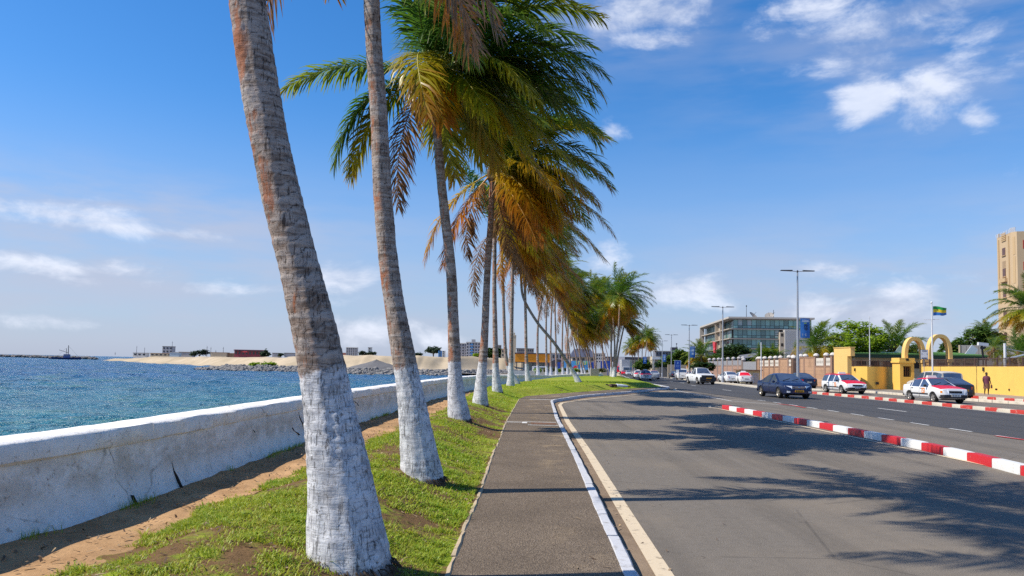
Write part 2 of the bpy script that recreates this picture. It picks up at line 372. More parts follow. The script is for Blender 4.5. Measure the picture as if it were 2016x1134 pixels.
def mat_trunk(name, gscale=1.0, orange=1.0):
    m = NT(name); o = m.obj(); h = m.attr('along'); ang = m.attr('around')
    cv = m.N('ShaderNodeCombineXYZ'); m.L(m.math('MULTIPLY', ang, 1.0), cv.inputs[0]); m.L(h, cv.inputs[2]); v = cv.outputs[0]
    streak = m.noise(m.mapped(o, (64, 64, 7)), 1.0, 4, .7, .6); cuts = m.noise(m.mapped(o, (9, 9, 60)), 1.0, 5, .66, .8)
    ring = m.noise(m.mapped(o, (1.8, 1.8, 19)), 1.0, 4, .6)
    mid = m.noise(o, 7, 6, .65); fine = m.noise(o, 55, 5, .7)
    bark = m.mix(m.ramp(mid, .32, .68), (.150, .100, .072), (.40, .31, .25))
    bark = m.mix(m.ramp(ring, .42, .62, 0, .7), bark, (.47, .405, .36))
    bark = m.mix(m.ramp(fine, .50, .72, 0, .55), bark, (.10, .068, .052))
    fiss = m.ramp(streak, .575, .63); cut = m.ramp(cuts, .60, .655)
    bark = m.mix(m.math('MULTIPLY', fiss, .8), bark, (.040, .028, .023)); bark = m.mix(m.math('MULTIPLY', cut, .40), bark, (.055, .038, .030)); sw = m.math('ADD', m.attr('saw'), m.math('MULTIPLY', m.math('SUBTRACT', fine, .5), .35)); scar = m.math('MULTIPLY', m.ramp(sw, .20, .06), m.ramp(mid, .30, .55, .35, 1.0)); bark = m.mix(m.math('MULTIPLY', m.ramp(sw, .62, .98), .45), bark, (.50, .44, .39)); bark = m.mix(m.math('MULTIPLY', scar, .85), bark, (.050, .034, .027))
    side = m.N('ShaderNodeNewGeometry'); sx = m.N('ShaderNodeSeparateXYZ'); m.L(side.outputs['Normal'], sx.inputs[0])
    lich = m.math('MULTIPLY', m.math('MULTIPLY', m.ramp(m.noise(m.mapped(o, (5, 5, 2.0)), 1.3, 7, .72), .50, .60), orange), m.ramp(m.math('ADD', m.attr('around'), m.math('MULTIPLY', mid, .6)), .05, .75))
    bark = m.mix(m.math('MULTIPLY', lich, .75), bark, (.40, .125, .045))
    white = m.mix(m.ramp(mid, .28, .62), (.42, .415, .43), (.72, .715, .72))
    white = m.mix(m.ramp(m.noise(o, 4.1, 8, .74), .50, .64, 0, .75), white, (.27, .265, .27))
    white = m.mix(m.math('MULTIPLY', m.ramp(m.noise(o, 9.5, 6, .7), .63, .68), .8), white, (.11, .095, .085))
    chips = m.math('MAXIMUM', m.ramp(streak, .525, .60), m.math('MULTIPLY', m.ramp(cuts, .63, .68), .5)); chips = m.math('MULTIPLY', chips, m.ramp(m.noise(o, 2.6, 5, .65), .36, .56, .25, 1.0))
    white = m.mix(m.math('MULTIPLY', scar, .55), white, (.16, .15, .14)); white = m.mix(m.math('MULTIPLY', chips, .62), white, (.075, .065, .06))
    foot = m.ramp(m.math('ADD', h, m.math('MULTIPLY', mid, .18)), .24, .10)
    white = m.mix(foot, white, (.075, .058, .045))
    edge = m.ramp(m.math('ADD', h, m.math('ADD', m.math('MULTIPLY', fine, .14), m.math('MULTIPLY', streak, .14))), 1.60, 1.52)
    c = m.mix(edge, bark, white)
    hh = m.math('ADD', m.math('MULTIPLY', fiss, -.5), m.math('SUBTRACT', m.math('MULTIPLY', ring, .8), m.math('MULTIPLY', cut, .6)))
    b = m.bump(hh, .7, .016); b = m.bump(fine, .5, .006, b)
    m.bsdf(c, .9, 0, .15, b); return m.m

def mat_frond(name, base, tip, dry, spread=.55):
    """leaf colour: base colour turning to tip colour and dry brown towards the frond's and the leaflets' ends"""
    m = NT(name); s = m.attr('s'); u = m.attr('u'); r = m.attr('r')
    info = m.N('ShaderNodeObjectInfo')
    k = m.math('ADD', m.math('MULTIPLY', s, .75), m.math('ADD', m.math('MULTIPLY', u, .25), m.math('MULTIPLY', m.math('SUBTRACT', r, .5), .35)))
    k = m.math('ADD', k, m.math('MULTIPLY', m.math('SUBTRACT', info.outputs['Random'], .5), .45))
    c = m.mix(m.ramp(k, spread - .3, spread + .2), base, tip)
    c = m.mix(m.ramp(k, spread + .25, spread + .6), c, dry)
    c = m.mix(m.math('MULTIPLY', r, .3), c, tuple(x * .6 for x in base))
    a = m.bsdf(c, .33, 0, .6, None, 0, False)
    t = m.N('ShaderNodeBsdfTranslucent'); m.L(m.mix(.35, c, (1, .9, .25), 'MULTIPLY'), t.inputs['Color'])
    ms = m.N('ShaderNodeMixShader'); ms.inputs[0].default_value = .56
    m.L(a.outputs[0], ms.inputs[1]); m.L(t.outputs[0], ms.inputs[2]); m.L(ms.outputs[0], m.out.inputs['Surface'])
    return m.m

def mat_leaf(name, a_, b_, trans=.3):
    m = NT(name); r = m.attr('r'); c = m.mix(r, a_, b_)
    a = m.bsdf(c, .5, 0, .4, None, 0, False)
    t = m.N('ShaderNodeBsdfTranslucent'); m.L(c, t.inputs['Color'])
    ms = m.N('ShaderNodeMixShader'); ms.inputs[0].default_value = trans
    m.L(a.outputs[0], ms.inputs[1]); m.L(t.outputs[0], ms.inputs[2]); m.L(ms.outputs[0], m.out.inputs['Surface'])
    return m.m

def mat_soil(name, a_, b_, c_, sc=1.0):
    m = NT(name); p = m.pos(); n1 = m.noise(p, 2.2 * sc, 6, .65); n2 = m.noise(p, 30 * sc, 5, .7); n3 = m.noise(p, .6 * sc, 4, .6)
    c = m.mix(m.ramp(n1, .3, .7), a_, b_); c = m.mix(m.ramp(n3, .45, .7, 0, .7), c, c_)
    c = m.mix(m.ramp(n2, .58, .72, 0, .6), c, tuple(x * .45 for x in a_))
    b = m.bump(n1, .5, .05); b = m.bump(n2, .7, .015, b)
    m.bsdf(c, .95, 0, .1, b); return m.m

def mat_lawn():
    m = NT('lawn_ground'); p = m.pos()
    d = m.N('ShaderNodeSeparateXYZ'); m.L(p, d.inputs[0]); far = m.ramp(d.outputs[1], 14, 40)
    n1 = m.noise(p, 1.3, 6, .65); n2 = m.noise(p, 18, 5, .7); n3 = m.noise(p, .35, 4, .6)
    grass = m.mix(m.ramp(n2, .3, .7), (.12, .20, .012), (.27, .34, .022))
    grass = m.mix(m.ramp(n3, .4, .7, 0, .5), grass, (.26, .31, .03))
    soil = m.mix(n2, (.085, .05, .022), (.24, .145, .07))
    bare = m.ramp(m.math('ADD', n1, m.math('MULTIPLY', far, -.20)), .40, .52)
    grass = m.mix(m.ramp(m.noise(p, .12, 5, .65), .42, .62, 0, .55), grass, (.33, .30, .06)); c = m.mix(bare, grass, soil)
    b = m.bump(n2, .9, .03); m.bsdf(c, .95, 0, .1, b); return m.m

def mat_water():
    m = NT('sea_water'); p = m.pos()
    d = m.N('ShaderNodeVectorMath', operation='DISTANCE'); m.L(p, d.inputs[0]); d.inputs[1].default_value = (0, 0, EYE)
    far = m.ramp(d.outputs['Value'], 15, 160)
    n1 = m.noise(m.mapped(p, (.8, 1.9, 1), (0, 0, .25)), 1.5, 4, .58, .3)
    n2 = m.noise(m.mapped(p, (.7, 1.9, 1), (0, 0, .25)), .30, 6, .62)
    big = m.noise(m.mapped(p, (.5, 1.3, 1)), .045, 4, .6)
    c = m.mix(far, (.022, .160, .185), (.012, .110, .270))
    c = m.mix(m.ramp(big, .40, .65, 0, .75), c, (.012, .11, .18))
    c = m.mix(m.ramp(n2, .52, .66, 0, .7), c, (.045, .18, .135))
    foam = m.math('MULTIPLY', m.ramp(m.math('ADD', m.math('MULTIPLY', n1, .55), m.math('MULTIPLY', n2, .45)), .645, .68), .7)
    c = m.mix(foam, c, (.7, .75, .78))
    n0 = m.noise(m.mapped(p, (.55, 2.2, 1), (0, 0, .25)), .11, 5, .6)
    hgt = m.math('ADD', m.math('MULTIPLY', n2, 2.2), m.math('ADD', m.math('MULTIPLY', n0, m.math('MULTIPLY', far, 9.0)), m.math('MULTIPLY', n1, m.math('SUBTRACT', .42, m.math('MULTIPLY', far, .38)))))
    b = m.bump(hgt, 1.0, 1.0)
    m.bsdf(c, .29, 0, .34, b); return m.m

def mat_brick(name, a_, b_, mortar, sc=1.0):
    m = NT(name); o = m.pos()
    n = m.N('ShaderNodeTexBrick'); m.L(m.mapped(o, (1, 1, 1), (rad(90), 0, rad(90))), n.inputs['Vector'])
    n.inputs['Color1'].default_value = (*a_, 1); n.inputs['Color2'].default_value = (*b_, 1); n.inputs['Mortar'].default_value = (*mortar, 1)
    n.inputs['Scale'].default_value = sc; n.inputs['Brick Width'].default_value = .42; n.inputs['Row Height'].default_value = .2; n.inputs['Mortar Size'].default_value = .014
    c = m.mix(m.ramp(m.noise(o, .8, 6, .65), .45, .8, 0, .6), n.outputs['Color'], tuple(x * .55 for x in a_))
    m.bsdf(c, .9, 0, .15, m.bump(n.outputs['Fac'], -.4, .02)); return m.m

def mat_glass(name, tint=(.02, .05, .055), rough=.04, var=True):
    m = NT(name); o = m.obj(); info = m.N('ShaderNodeObjectInfo')
    c = m.mix(info.outputs['Random'], tuple(x * .5 for x in tint), tuple(x * 1.7 for x in tint)) if var else m.mix(0., tint, tint)
    m.bsdf(c, rough, 0, .9, m.bump(m.noise(o, .7, 2), .04, .05)); return m.m

ASPH = mat_asphalt('slip_road_asphalt', (.128, .110, .090), (.220, .190, .157), (.225, .184, .138))
ASPH2 = mat_asphalt('main_road_asphalt', (.050, .049, .051), (.094, .092, .093), (.074, .070, .067))
PAVE = mat_pavement(); WALLM = mat_wall(); WATER = mat_water(); LAWN = mat_lawn()
KERBW = mat_paint('kerb_white_paint', (.58, .58, .60), .75, (.24, .22, .19), 8)
REDP = mat_paint('red_block_paint', (.54, .022, .026), .34, (.30, .12, .10), 6, .5)
WHITEP = mat_paint('white_block_paint', (.76, .75, .72), .40, (.40, .37, .33), 6, .5)
OLDRED = mat_paint('weathered_red_paint', (.50, .05, .035), .35, (.50, .42, .33), 7)
OLDWHITE = mat_paint('weathered_cream_paint', (.62, .55, .44), .4, (.36, .30, .23), 7)
LINEW = mat_paint('white_road_paint', (.72, .71, .68), .5, (.10, .095, .09), 14, .7, .1)
LINEC = mat_paint('cream_road_paint', (.66, .54, .38), .6, (.17, .135, .10), 9, .75, .1)
LINER = mat_paint('red_road_paint', (.50, .05, .045), .5, (.10, .08, .075), 14, .7, .1)
PATHM = mat_soil('path_dirt', (.34, .20, .10), (.54, .335, .175), (.28, .175, .09))
SANDM = mat_soil('pale_sand', (.42, .335, .225), (.53, .43, .30), (.35, .28, .18), .06)
GROUND = mat_soil('dusty_ground', (.20, .175, .145), (.28, .25, .21), (.16, .14, .115))
TRUNK = mat_trunk('palm_bark'); TRUNKG = mat_trunk('palm_bark_grey', 1, .25)
DARKROOT = plain('dark_root_fibre', (.060, .042, .030), .95, var=.4, scale=20, bump=.8, bscale=60)
FIBRE = plain('palm_fibre', (.16, .095, .045), .95, var=.4, scale=14, bump=.6)
COCO = plain('coconut_husk', (.22, .17, .03), .6, var=.3)
MF = {'green': mat_frond('frond_green', (.070, .170, .024), (.24, .30, .020), (.54, .36, .02), .62),
      'lime': mat_frond('frond_yellow_green', (.16, .23, .014), (.50, .42, .018), (.62, .27, .02), .46),
      'gold': mat_frond('frond_golden', (.33, .29, .012), (.62, .36, .014), (.56, .18, .02), .42),
      'orange': mat_frond('frond_orange', (.48, .29, .015), (.60, .22, .02), (.36, .13, .03), .35),
      'dead': mat_frond('frond_dead_brown', (.34, .19, .09), (.30, .16, .08), (.20, .11, .06), .3)}
RACHIS = {'green': plain('midrib_green', (.20, .22, .03), .5), 'lime': plain('midrib_yellow', (.40, .34, .05), .5), 'gold': plain('midrib_gold', (.50, .34, .05), .5),
          'orange': plain('midrib_orange', (.48, .24, .05), .5), 'dead': plain('midrib_brown', (.22, .12, .06), .7)}

# ------------------------------------------------------------------ plan of the place (metres)
KP = np.array([(.80, -10), (.97, 5.67), (1.05, 8.42), (1.24, 14.5), (1.43, 22.5), (1.84, 33), (2.02, 34.3), (4.03, 40.4), (6.74, 46.1), (11.82, 57.9), (12.75, 61.2), (12.95, 64), (13.4, 72), (16.0, 99.2), (24.5, 166), (40.8, 286), (62, 420)])
def kx(Y): return np.interp(Y, KP[:, 1], KP[:, 0])
WP = np.array([(-3.9, -6), (-3.66, 5.55), (-3.52, 7), (-3.45, 12.5), (-3.40, 17), (-2.99, 26.7), (-2.5, 35), (-1.75, 42), (-.10, 53), (1.1, 62), (3.4, 76), (6.5, 92), (10.5, 110), (15.5, 128)])
def wx(Y): return np.interp(Y, WP[:, 1], WP[:, 0])
PL = np.array([(-.60, -6), (-.43, 5.73), (-.35, 8.26), (-.27, 13.1), (-.06, 21), (.42, 34.3)])
def px_(Y): return np.interp(Y, PL[:, 1], PL[:, 0])
GL = np.array([(-2.85, -6), (-2.74, 4.8), (-2.72, 6), (-2.76, 6.8), (-2.63, 8.2), (-2.51, 9.8), (-2.3, 15.7), (-2.05, 18.8), (-1.9, 30), (-1.75, 38), (-1.6, 43)])
def gl(Y): return np.where(Y < 43, np.interp(Y, GL[:, 1], GL[:, 0]), wx(Y) + .12)
RP = np.array([(.42, 34.3), (.75, 37.2), (3.0, 42.5), (6.2, 49.4), (11.3, 59.5), (12.2, 62), (12.5, 64), (13.1, 72), (15.7, 99.2), (24.2, 166)])
def rx_(Y): return np.where(Y < 34.3, px_(Y), np.interp(Y, RP[:, 1], RP[:, 0]))
MR = np.array([(21.2, -10), (21.7, 32), (22.0, 48), (21.7, 56), (22.4, 70), (24.2, 90), (28, 122), (31.6, 153), (36.2, 186), (56, 286), (85, 420)])
def mrx(Y): return np.interp(Y, MR[:, 1], MR[:, 0])
ML = np.array([(12.9, -10), (13.2, 20.8), (13.5, 39), (12.9, 58), (12.85, 61.5)])
def mlx(Y): return np.where(Y < 61.5, np.interp(Y, ML[:, 1], ML[:, 0]), kx(Y))
vzr = np.vectorize(zr)
def smooth(t): t = np.clip(t, 0, 1); return t * t * (3 - 2 * t)
def zl(X, Y):                                # lawn height: a low bank along the palms
    xp, xw = rx_(Y), wx(Y); w = np.maximum(xp - xw, .5)
    u = np.clip((xp - X) / np.minimum(w * .55, 1.3), 0, 1); d = np.clip((X - gl(Y)) / .7, 0, 1)
    return .135 + vzr(Y) + .30 * smooth(u) * (.55 + .45 * smooth(d))

def strip(name, Ys, xl, xr, nx, zf, mat, kind='structure', jit=0.0):
    Ys = np.asarray(Ys, float); U = np.linspace(0, 1, nx); A = xl(Ys)[:, None]; B = xr(Ys)[:, None]
    X = A + (B - A) * U[None]; Y = np.repeat(Ys[:, None], nx, 1); Z = zf(X, Y)
    return tag(link(name, grid_mesh(name, np.stack([X, Y, Z], 2), mat)), kind=kind)
def path_ribbon(mb, pts, w, z=.01, n=None, off=0.0):
    """flat ribbon of width w along a polyline, on the road"""
    p = resample(pts, n or max(2, int(len(pts) * 4))); t = np.gradient(p, axis=0); t /= np.linalg.norm(t, axis=1)[:, None] + 1e-9
    nrm = np.stack([t[:, 1], -t[:, 0]], 1); a = p + nrm * (off - w / 2); b = p + nrm * (off + w / 2); vs = []
    for i in range(len(p)):
        zz = z + zr(p[i, 1]); vs += [(*a[i], zz), (*b[i], zz)]
    mb.add(vs, [(2 * i, 2 * i + 1, 2 * i + 3, 2 * i + 2) for i in range(len(p) - 1)]); return mb

# ground, road, pavement, path, lawn
YB = np.r_[np.linspace(-12, 80, 24), np.linspace(90, 230, 16), np.linspace(300, 4000, 12)]
strip('ground', YB, lambda Y: np.where(Y < 128, wx(Y) + .05, 15.5 - (np.minimum(Y, 260) - 128) * .55), lambda Y: 700 + Y * .9, 6, lambda X, Y: vzr(Y) - .045, GROUND)
YR = np.r_[np.linspace(-10, 33, 60), np.linspace(33.3, 66, 60), np.linspace(68, 420, 70)]
strip('road', YR, lambda Y: kx(Y) - .03, mrx, 8, lambda X, Y: vzr(Y), ASPH)
strip('main_road', YR, mlx, lambda Y: mrx(Y) - .02, 6, lambda X, Y: vzr(Y) + .004 + np.clip((Y - 100) * 1e-4, 0, .02), ASPH2)
strip('service_road', np.linspace(-5, 140, 40), lambda Y: mrx(Y) + .02, lambda Y: np.interp(Y, [-5, 44, 60, 140], [29.5, 31.2, 31.6, 33.5]), 4, lambda X, Y: vzr(Y) - .02, ASPH)
strip('gutter', np.r_[np.linspace(-10, 33, 50), np.linspace(33.3, 62, 50)], lambda Y: kx(Y) - .02, lambda Y: kx(Y) + np.interp(Y, [0, 33, 38, 60], [.22, .24, .5, .5]), 2, lambda X, Y: 0 * Y + .003,
      mat_soil('gutter_dust', (.20, .145, .10), (.27, .20, .14), (.15, .11, .08)))
strip('dirt_path', np.linspace(-5, 44, 160), lambda Y: wx(Y) - .1, lambda Y: gl(Y) + .12, 14, lambda X, Y: zl(X, Y) - .004 + .018 * snoise(X, Y, .35, 3) + .012 * snoise(X, Y, .11, 4), PATHM)
YL = np.r_[np.linspace(-5, 34.2, 330), np.linspace(34.35, 128, 190)]
strip('lawn', YL, lambda Y: gl(Y) - .02, lambda Y: rx_(Y), 40, lambda X, Y: zl(X, Y) + .012 * snoise(X, Y, .30, 1) + .008 * snoise(X, Y, .09, 2) - .012 * smooth(1 - (X - gl(Y)) / .2), LAWN)
# pavement: follows the kerb and turns with it along the green
def turn(p, q, n):
    return resample(p, n), resample(q, n)
a_, b_ = turn([(x, y) for x, y in PL] , [(kx(y) - .11, y) for y in (-6, 5.7, 8.4, 14.5, 22.5, 33)], 70)
c_, d_ = turn([(.42, 34.3), (.75, 37.2), (3.0, 42.5), (6.2, 49.4), (11.3, 59.5), (12.2, 62)], [(1.73, 33), (1.93, 34.35), (3.93, 40.5), (6.64, 46.2), (11.7, 58), (12.6, 61.2)], 50)
A = np.r_[a_, c_]; B = np.r_[b_, d_]
tag(link('pavement', grid_mesh('pavement', np.stack([np.stack([A[:, 0] + (B[:, 0] - A[:, 0]) * u, A[:, 1] + (B[:, 1] - A[:, 1]) * u, np.full(len(A), .13)], 1) for u in np.linspace(0, 1, 6)], 1), PAVE)), kind='structure')

# sea: waves as geometry near the wall, one sheet to the horizon beyond
def sea():
    xs = -3.6 - np.cumsum(np.r_[0, .16 * 1.0115 ** np.arange(330)]); ys = -2 + np.cumsum(np.r_[0, .16 * 1.0105 ** np.arange(360)])
    X, Y = np.meshgrid(xs, ys); X = X.copy()
    Z = np.zeros_like(X)
    for k in range(16):
        lam = .8 * 1.24 ** k; a = .25 + rng.normal(0, .55); kx_, ky_ = math.sin(a) * 2 * math.pi / lam, -math.cos(a) * 2 * math.pi / lam
        ph = rng.uniform(0, 6.28); s = np.sin(kx_ * X + ky_ * Y + ph + 1.2 * snoise(X, Y, lam * 2.2, k))
        Z += (.0105 * lam ** .62) * (1 - np.abs(s)) * (.6 + .7 * snoise(X, Y, lam * 3, k + 30))
    fade = smooth((-3.6 - X) * 99); Z = (Z - Z.mean()) * 3.3
    edge = smooth(np.minimum((X - xs[-1]) / 30, (ys[-1] - Y) / 30))
    P = np.stack([X, Y, -1.2 + Z * edge], 2)
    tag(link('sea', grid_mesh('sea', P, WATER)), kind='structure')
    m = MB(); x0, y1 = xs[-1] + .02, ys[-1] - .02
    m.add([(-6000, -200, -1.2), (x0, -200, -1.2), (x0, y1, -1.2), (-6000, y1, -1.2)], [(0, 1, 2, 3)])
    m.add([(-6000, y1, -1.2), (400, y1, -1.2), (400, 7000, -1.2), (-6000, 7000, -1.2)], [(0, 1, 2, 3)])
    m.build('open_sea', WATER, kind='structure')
sea()

# road markings
def markings():
    m = MB(); ys = np.r_[np.linspace(-8, 32, 30)]
    cl = [(kx(y) + .27, y) for y in ys] + [(2.30, 33.9), (2.75, 35.2), (3.3, 36.7), (4.55, 39.7), (7.25, 45.3), (12.2, 56.9), (13.3, 61.4)]
    path_ribbon(m, cl, .15, .008, 160); m.build('edge_line', LINEC, kind='structure')
    m = MB(); y = 3.5
    while y < 40.5:
        path_ribbon(m, [(mlx(np.array(y)) - .03, y), (mlx(np.array(y + 1.15)) - .03, y + 1.15)], .10, .012, 2); y += 2.3
    for y in (8.5, 20.5, 32.4, 45, 58, 72):
        path_ribbon(m, [(16.75 + max(0, y - 60) * .06, y), (16.8 + max(0, y - 60) * .07, y + 2.6)], .12, .012, 2)
    path_ribbon(m, [(12.15, 57.2), (11.4, 39.4)], .10, .009, 8)
    path_ribbon(m, [(11.4, 39.4), (12.9, 36.3)], .10, .0095, 3)
    path_ribbon(m, [(mrx(y) - .35, y) for y in np.linspace(8, 56, 20)], .10, .012, 30)
    path_ribbon(m, [(13.3, 64), (13.75, 72), (16.35, 99.2), (24.9, 166), (41, 286)], .14, .022, 60)
    path_ribbon(m, [(mrx(y) - .5, y) for y in np.linspace(58, 300, 30)], .14, .022, 60)
    for y in np.arange(84, 300, 11):
        c = (kx(np.array(y)) + mrx(y)) / 2; c2 = (kx(np.array(y + 4)) + mrx(y + 4)) / 2
        path_ribbon(m, [(c, y), (c2, y + 4)], .14, .024, 2)
    m.build('white_lane_lines', LINEW, kind='structure')
    m = MB()
    path_ribbon(m, [(8.66, y) for y in (4, 12, 20, 27, 31.2)] + [(8.5, 32.6)], .11, .008, 24)
    path_ribbon(m, [(8.5, 32.6), (8.9, 34.2), (9.3, 32.6)], .11, .0084, 6)
    m.build('island_edge_line', LINEC, kind='structure')
    m = MB()
    for y0, y1 in ((33.9, 37.3), (14.5, 20.6), (4, 7)):
        path_ribbon(m, [(13.05, y0), (13.22, (y0 + y1) / 2), (13.05, y1)], .16, .016, 5)
    m.build('red_lane_marks', LINER, kind='structure')
markings()

# ------------------------------------------------------------------ kerbs, piece by piece
def piece_mesh(name, L, w, h, mat, seed):
    """a kerb piece with softened and slightly broken upper edges, x along its length, top at z = 0"""
    r = random.Random(seed); n = 5; m = MB(); rows = []
    for i in range(n):
        x = -L / 2 + L * i / (n - 1); j = lambda: r.uniform(-.006, .006)
        e = .004 if 0 < i < n - 1 else .010
        rows.append([(x, -w / 2, -h), (x, -w / 2 + j(), -.02 - e), (x, -w / 2 + .016 + j(), -e + j() * .4), (x, w / 2 - .016 + j(), -e + j() * .4), (x, w / 2 + j(), -.02 - e), (x, w / 2, -h)])
    vs = [p for q in rows for p in q]; k = 6
    fs = [(i * k + c + 1, i * k + c, (i + 1) * k + c, (i + 1) * k + c + 1) for i in range(n - 1) for c in range(k - 1)]
    fs += [tuple(range(k)), tuple((n - 1) * k + c for c in range(k - 1, -1, -1))]
    m.add(vs, fs); return m.mesh(name, mat, True, sharp=40)
def kerb_run(root, name, pts, L, w, h, meshes, ztop, pick=None, gap=.012, jit=.006, seed=3):
    """pieces laid end to end along a polyline; mesh pick by index"""
    r = random.Random(seed); p = np.array(pts, float); d = np.r_[0, np.cumsum(np.linalg.norm(np.diff(p, axis=0), axis=1))]
    s = 0; i = 0
    while s + L[i % len(L)] <= d[-1] + .01:
        l = L[i % len(L)]
        a = np.array([np.interp(s, d, p[:, 0]), np.interp(s, d, p[:, 1])]); b = np.array([np.interp(s + l, d, p[:, 0]), np.interp(s + l, d, p[:, 1])])
        c = (a + b) / 2; o = link(name, meshes[pick(i) if pick else r.randrange(len(meshes))], root)
        o.location = (c[0] + r.uniform(-jit, jit) - root.location.x, c[1] - root.location.y, ztop + zr(c[1]) + r.uniform(-jit, jit) * .6 - root.location.z)
        o.rotation_euler.z = math.atan2(b[1] - a[1], b[0] - a[0]) + r.uniform(-.008, .008)
        o.scale.x = (np.linalg.norm(b - a) - gap) / l
        s += l; i += 1

kb = empty('kerb', (1, 0, 0), kind='structure')
ms = [piece_mesh('kerb_stone', 1.0, .12, .22, KERBW, 10 + i) for i in range(4)]
kpts = [(kx(y) - .06, y) for y in np.linspace(-3, 33, 60)] + [(1.93, 34.3), (3.97, 40.45), (6.68, 46.15), (11.75, 57.95), (12.65, 61.0)]
kerb_run(kb, 'kerb_stone', kpts, [1.0], .12, .22, ms, .14)
kerb_run(kb, 'kerb_stone', [(12.72, 61.4), (12.9, 64), (13.3, 72), (15.9, 99)], [1.6], .12, .22, [piece_mesh('kerb_stone', 1.6, .12, .22, KERBW, 20)], .14)
ed = empty('path_edging', (0, 0, 0), kind='structure')
es = [piece_mesh('edging_strip', .9, .055, .12, plain('edging_concrete', (.42, .33, .22), .9, var=.3, scale=8, bump=.5, dirt=.6), 30 + i) for i in range(3)]
kerb_run(ed, 'edging_strip', [(px_(y) - .005, y) for y in np.linspace(-2, 34.2, 40)], [.9], .055, .12, es, .148, jit=.010)

isl = empty('traffic_island_kerb', (9, 20, 0), label='fresh red and white block kerb dividing the slip road from the main lanes', cat='kerb')
rb = [piece_mesh('kerb_block', .95, .19, .25, REDP, 41), piece_mesh('kerb_block', .95, .19, .25, WHITEP, 42)]
ipts = [(8.86, 31.7), (8.95, 27), (9.06, 22.9), (9.03, 19.5), (8.98, 17), (8.82, 14.8), (8.55, 12.7), (8.2, 9), (7.9, 6)]
kerb_run(isl, 'kerb_block', ipts, [.95], .24, .25, rb, .175, pick=lambda i: i % 2, jit=.004, seed=9)

rk = empty('roadside_kerb', (22, 40, 0), label='weathered red and cream kerb between main road and parked taxis', cat='kerb')
rm = [piece_mesh('kerb_block', 1.0, .28, .3, OLDRED, 51), piece_mesh('kerb_block', 1.0, .28, .3, OLDWHITE, 52)]
kerb_run(rk, 'kerb_block', [(mrx(y) + .06, y) for y in np.linspace(57, 20, 40)], [1.0, .75, 1.2, .8, .9, 1.05, .7], .28, .3, rm, .17, pick=lambda i: (i % 2), gap=.01, seed=5)
wk = empty('pale_separator_kerb', (23, 70, 0), label='long pale kerb running under the street lamps beyond the taxis', cat='kerb')
kerb_run(wk, 'kerb_block', [(mrx(y) + .2, y) for y in np.linspace(58, 150, 50)], [1.8], .5, .3, [piece_mesh('kerb_block', 1.8, .5, .3, OLDWHITE, 53)], .16)
bk = empty('lay_by_kerb', (28, 50, 0), label='cream kerb curving behind the parked taxis towards the gate', cat='kerb')
kerb_run(bk, 'kerb_block', [(25.2, 66), (27.6, 64), (28.9, 62), (28.9, 56), (28.5, 50), (28.7, 46), (29.6, 42), (30.6, 38)], [1.1], .3, .3, [piece_mesh('kerb_block', 1.1, .3, .3, OLDWHITE, 54)], .15)
fk = empty('footway_kerb', (32, 48, 0), label='red and white kerb of the footway along the yellow wall', cat='kerb')
kerb_run(fk, 'kerb_block', [(32.3, 62), (32.0, 52), (32.1, 47), (32.4, 40)], [.9], .26, .3, rm, .17, pick=lambda i: i % 2, seed=8)
strip('footway', np.linspace(36, 63, 20), lambda Y: np.interp(Y, [36, 47, 52, 62], [32.6, 32.2, 32.1, 32.4]), lambda Y: 39 + 0 * Y, 3, lambda X, Y: 0 * Y + .14, plain('footway_concrete', (.30, .235, .18), .9, var=.2, bump=.3, dirt=.4))

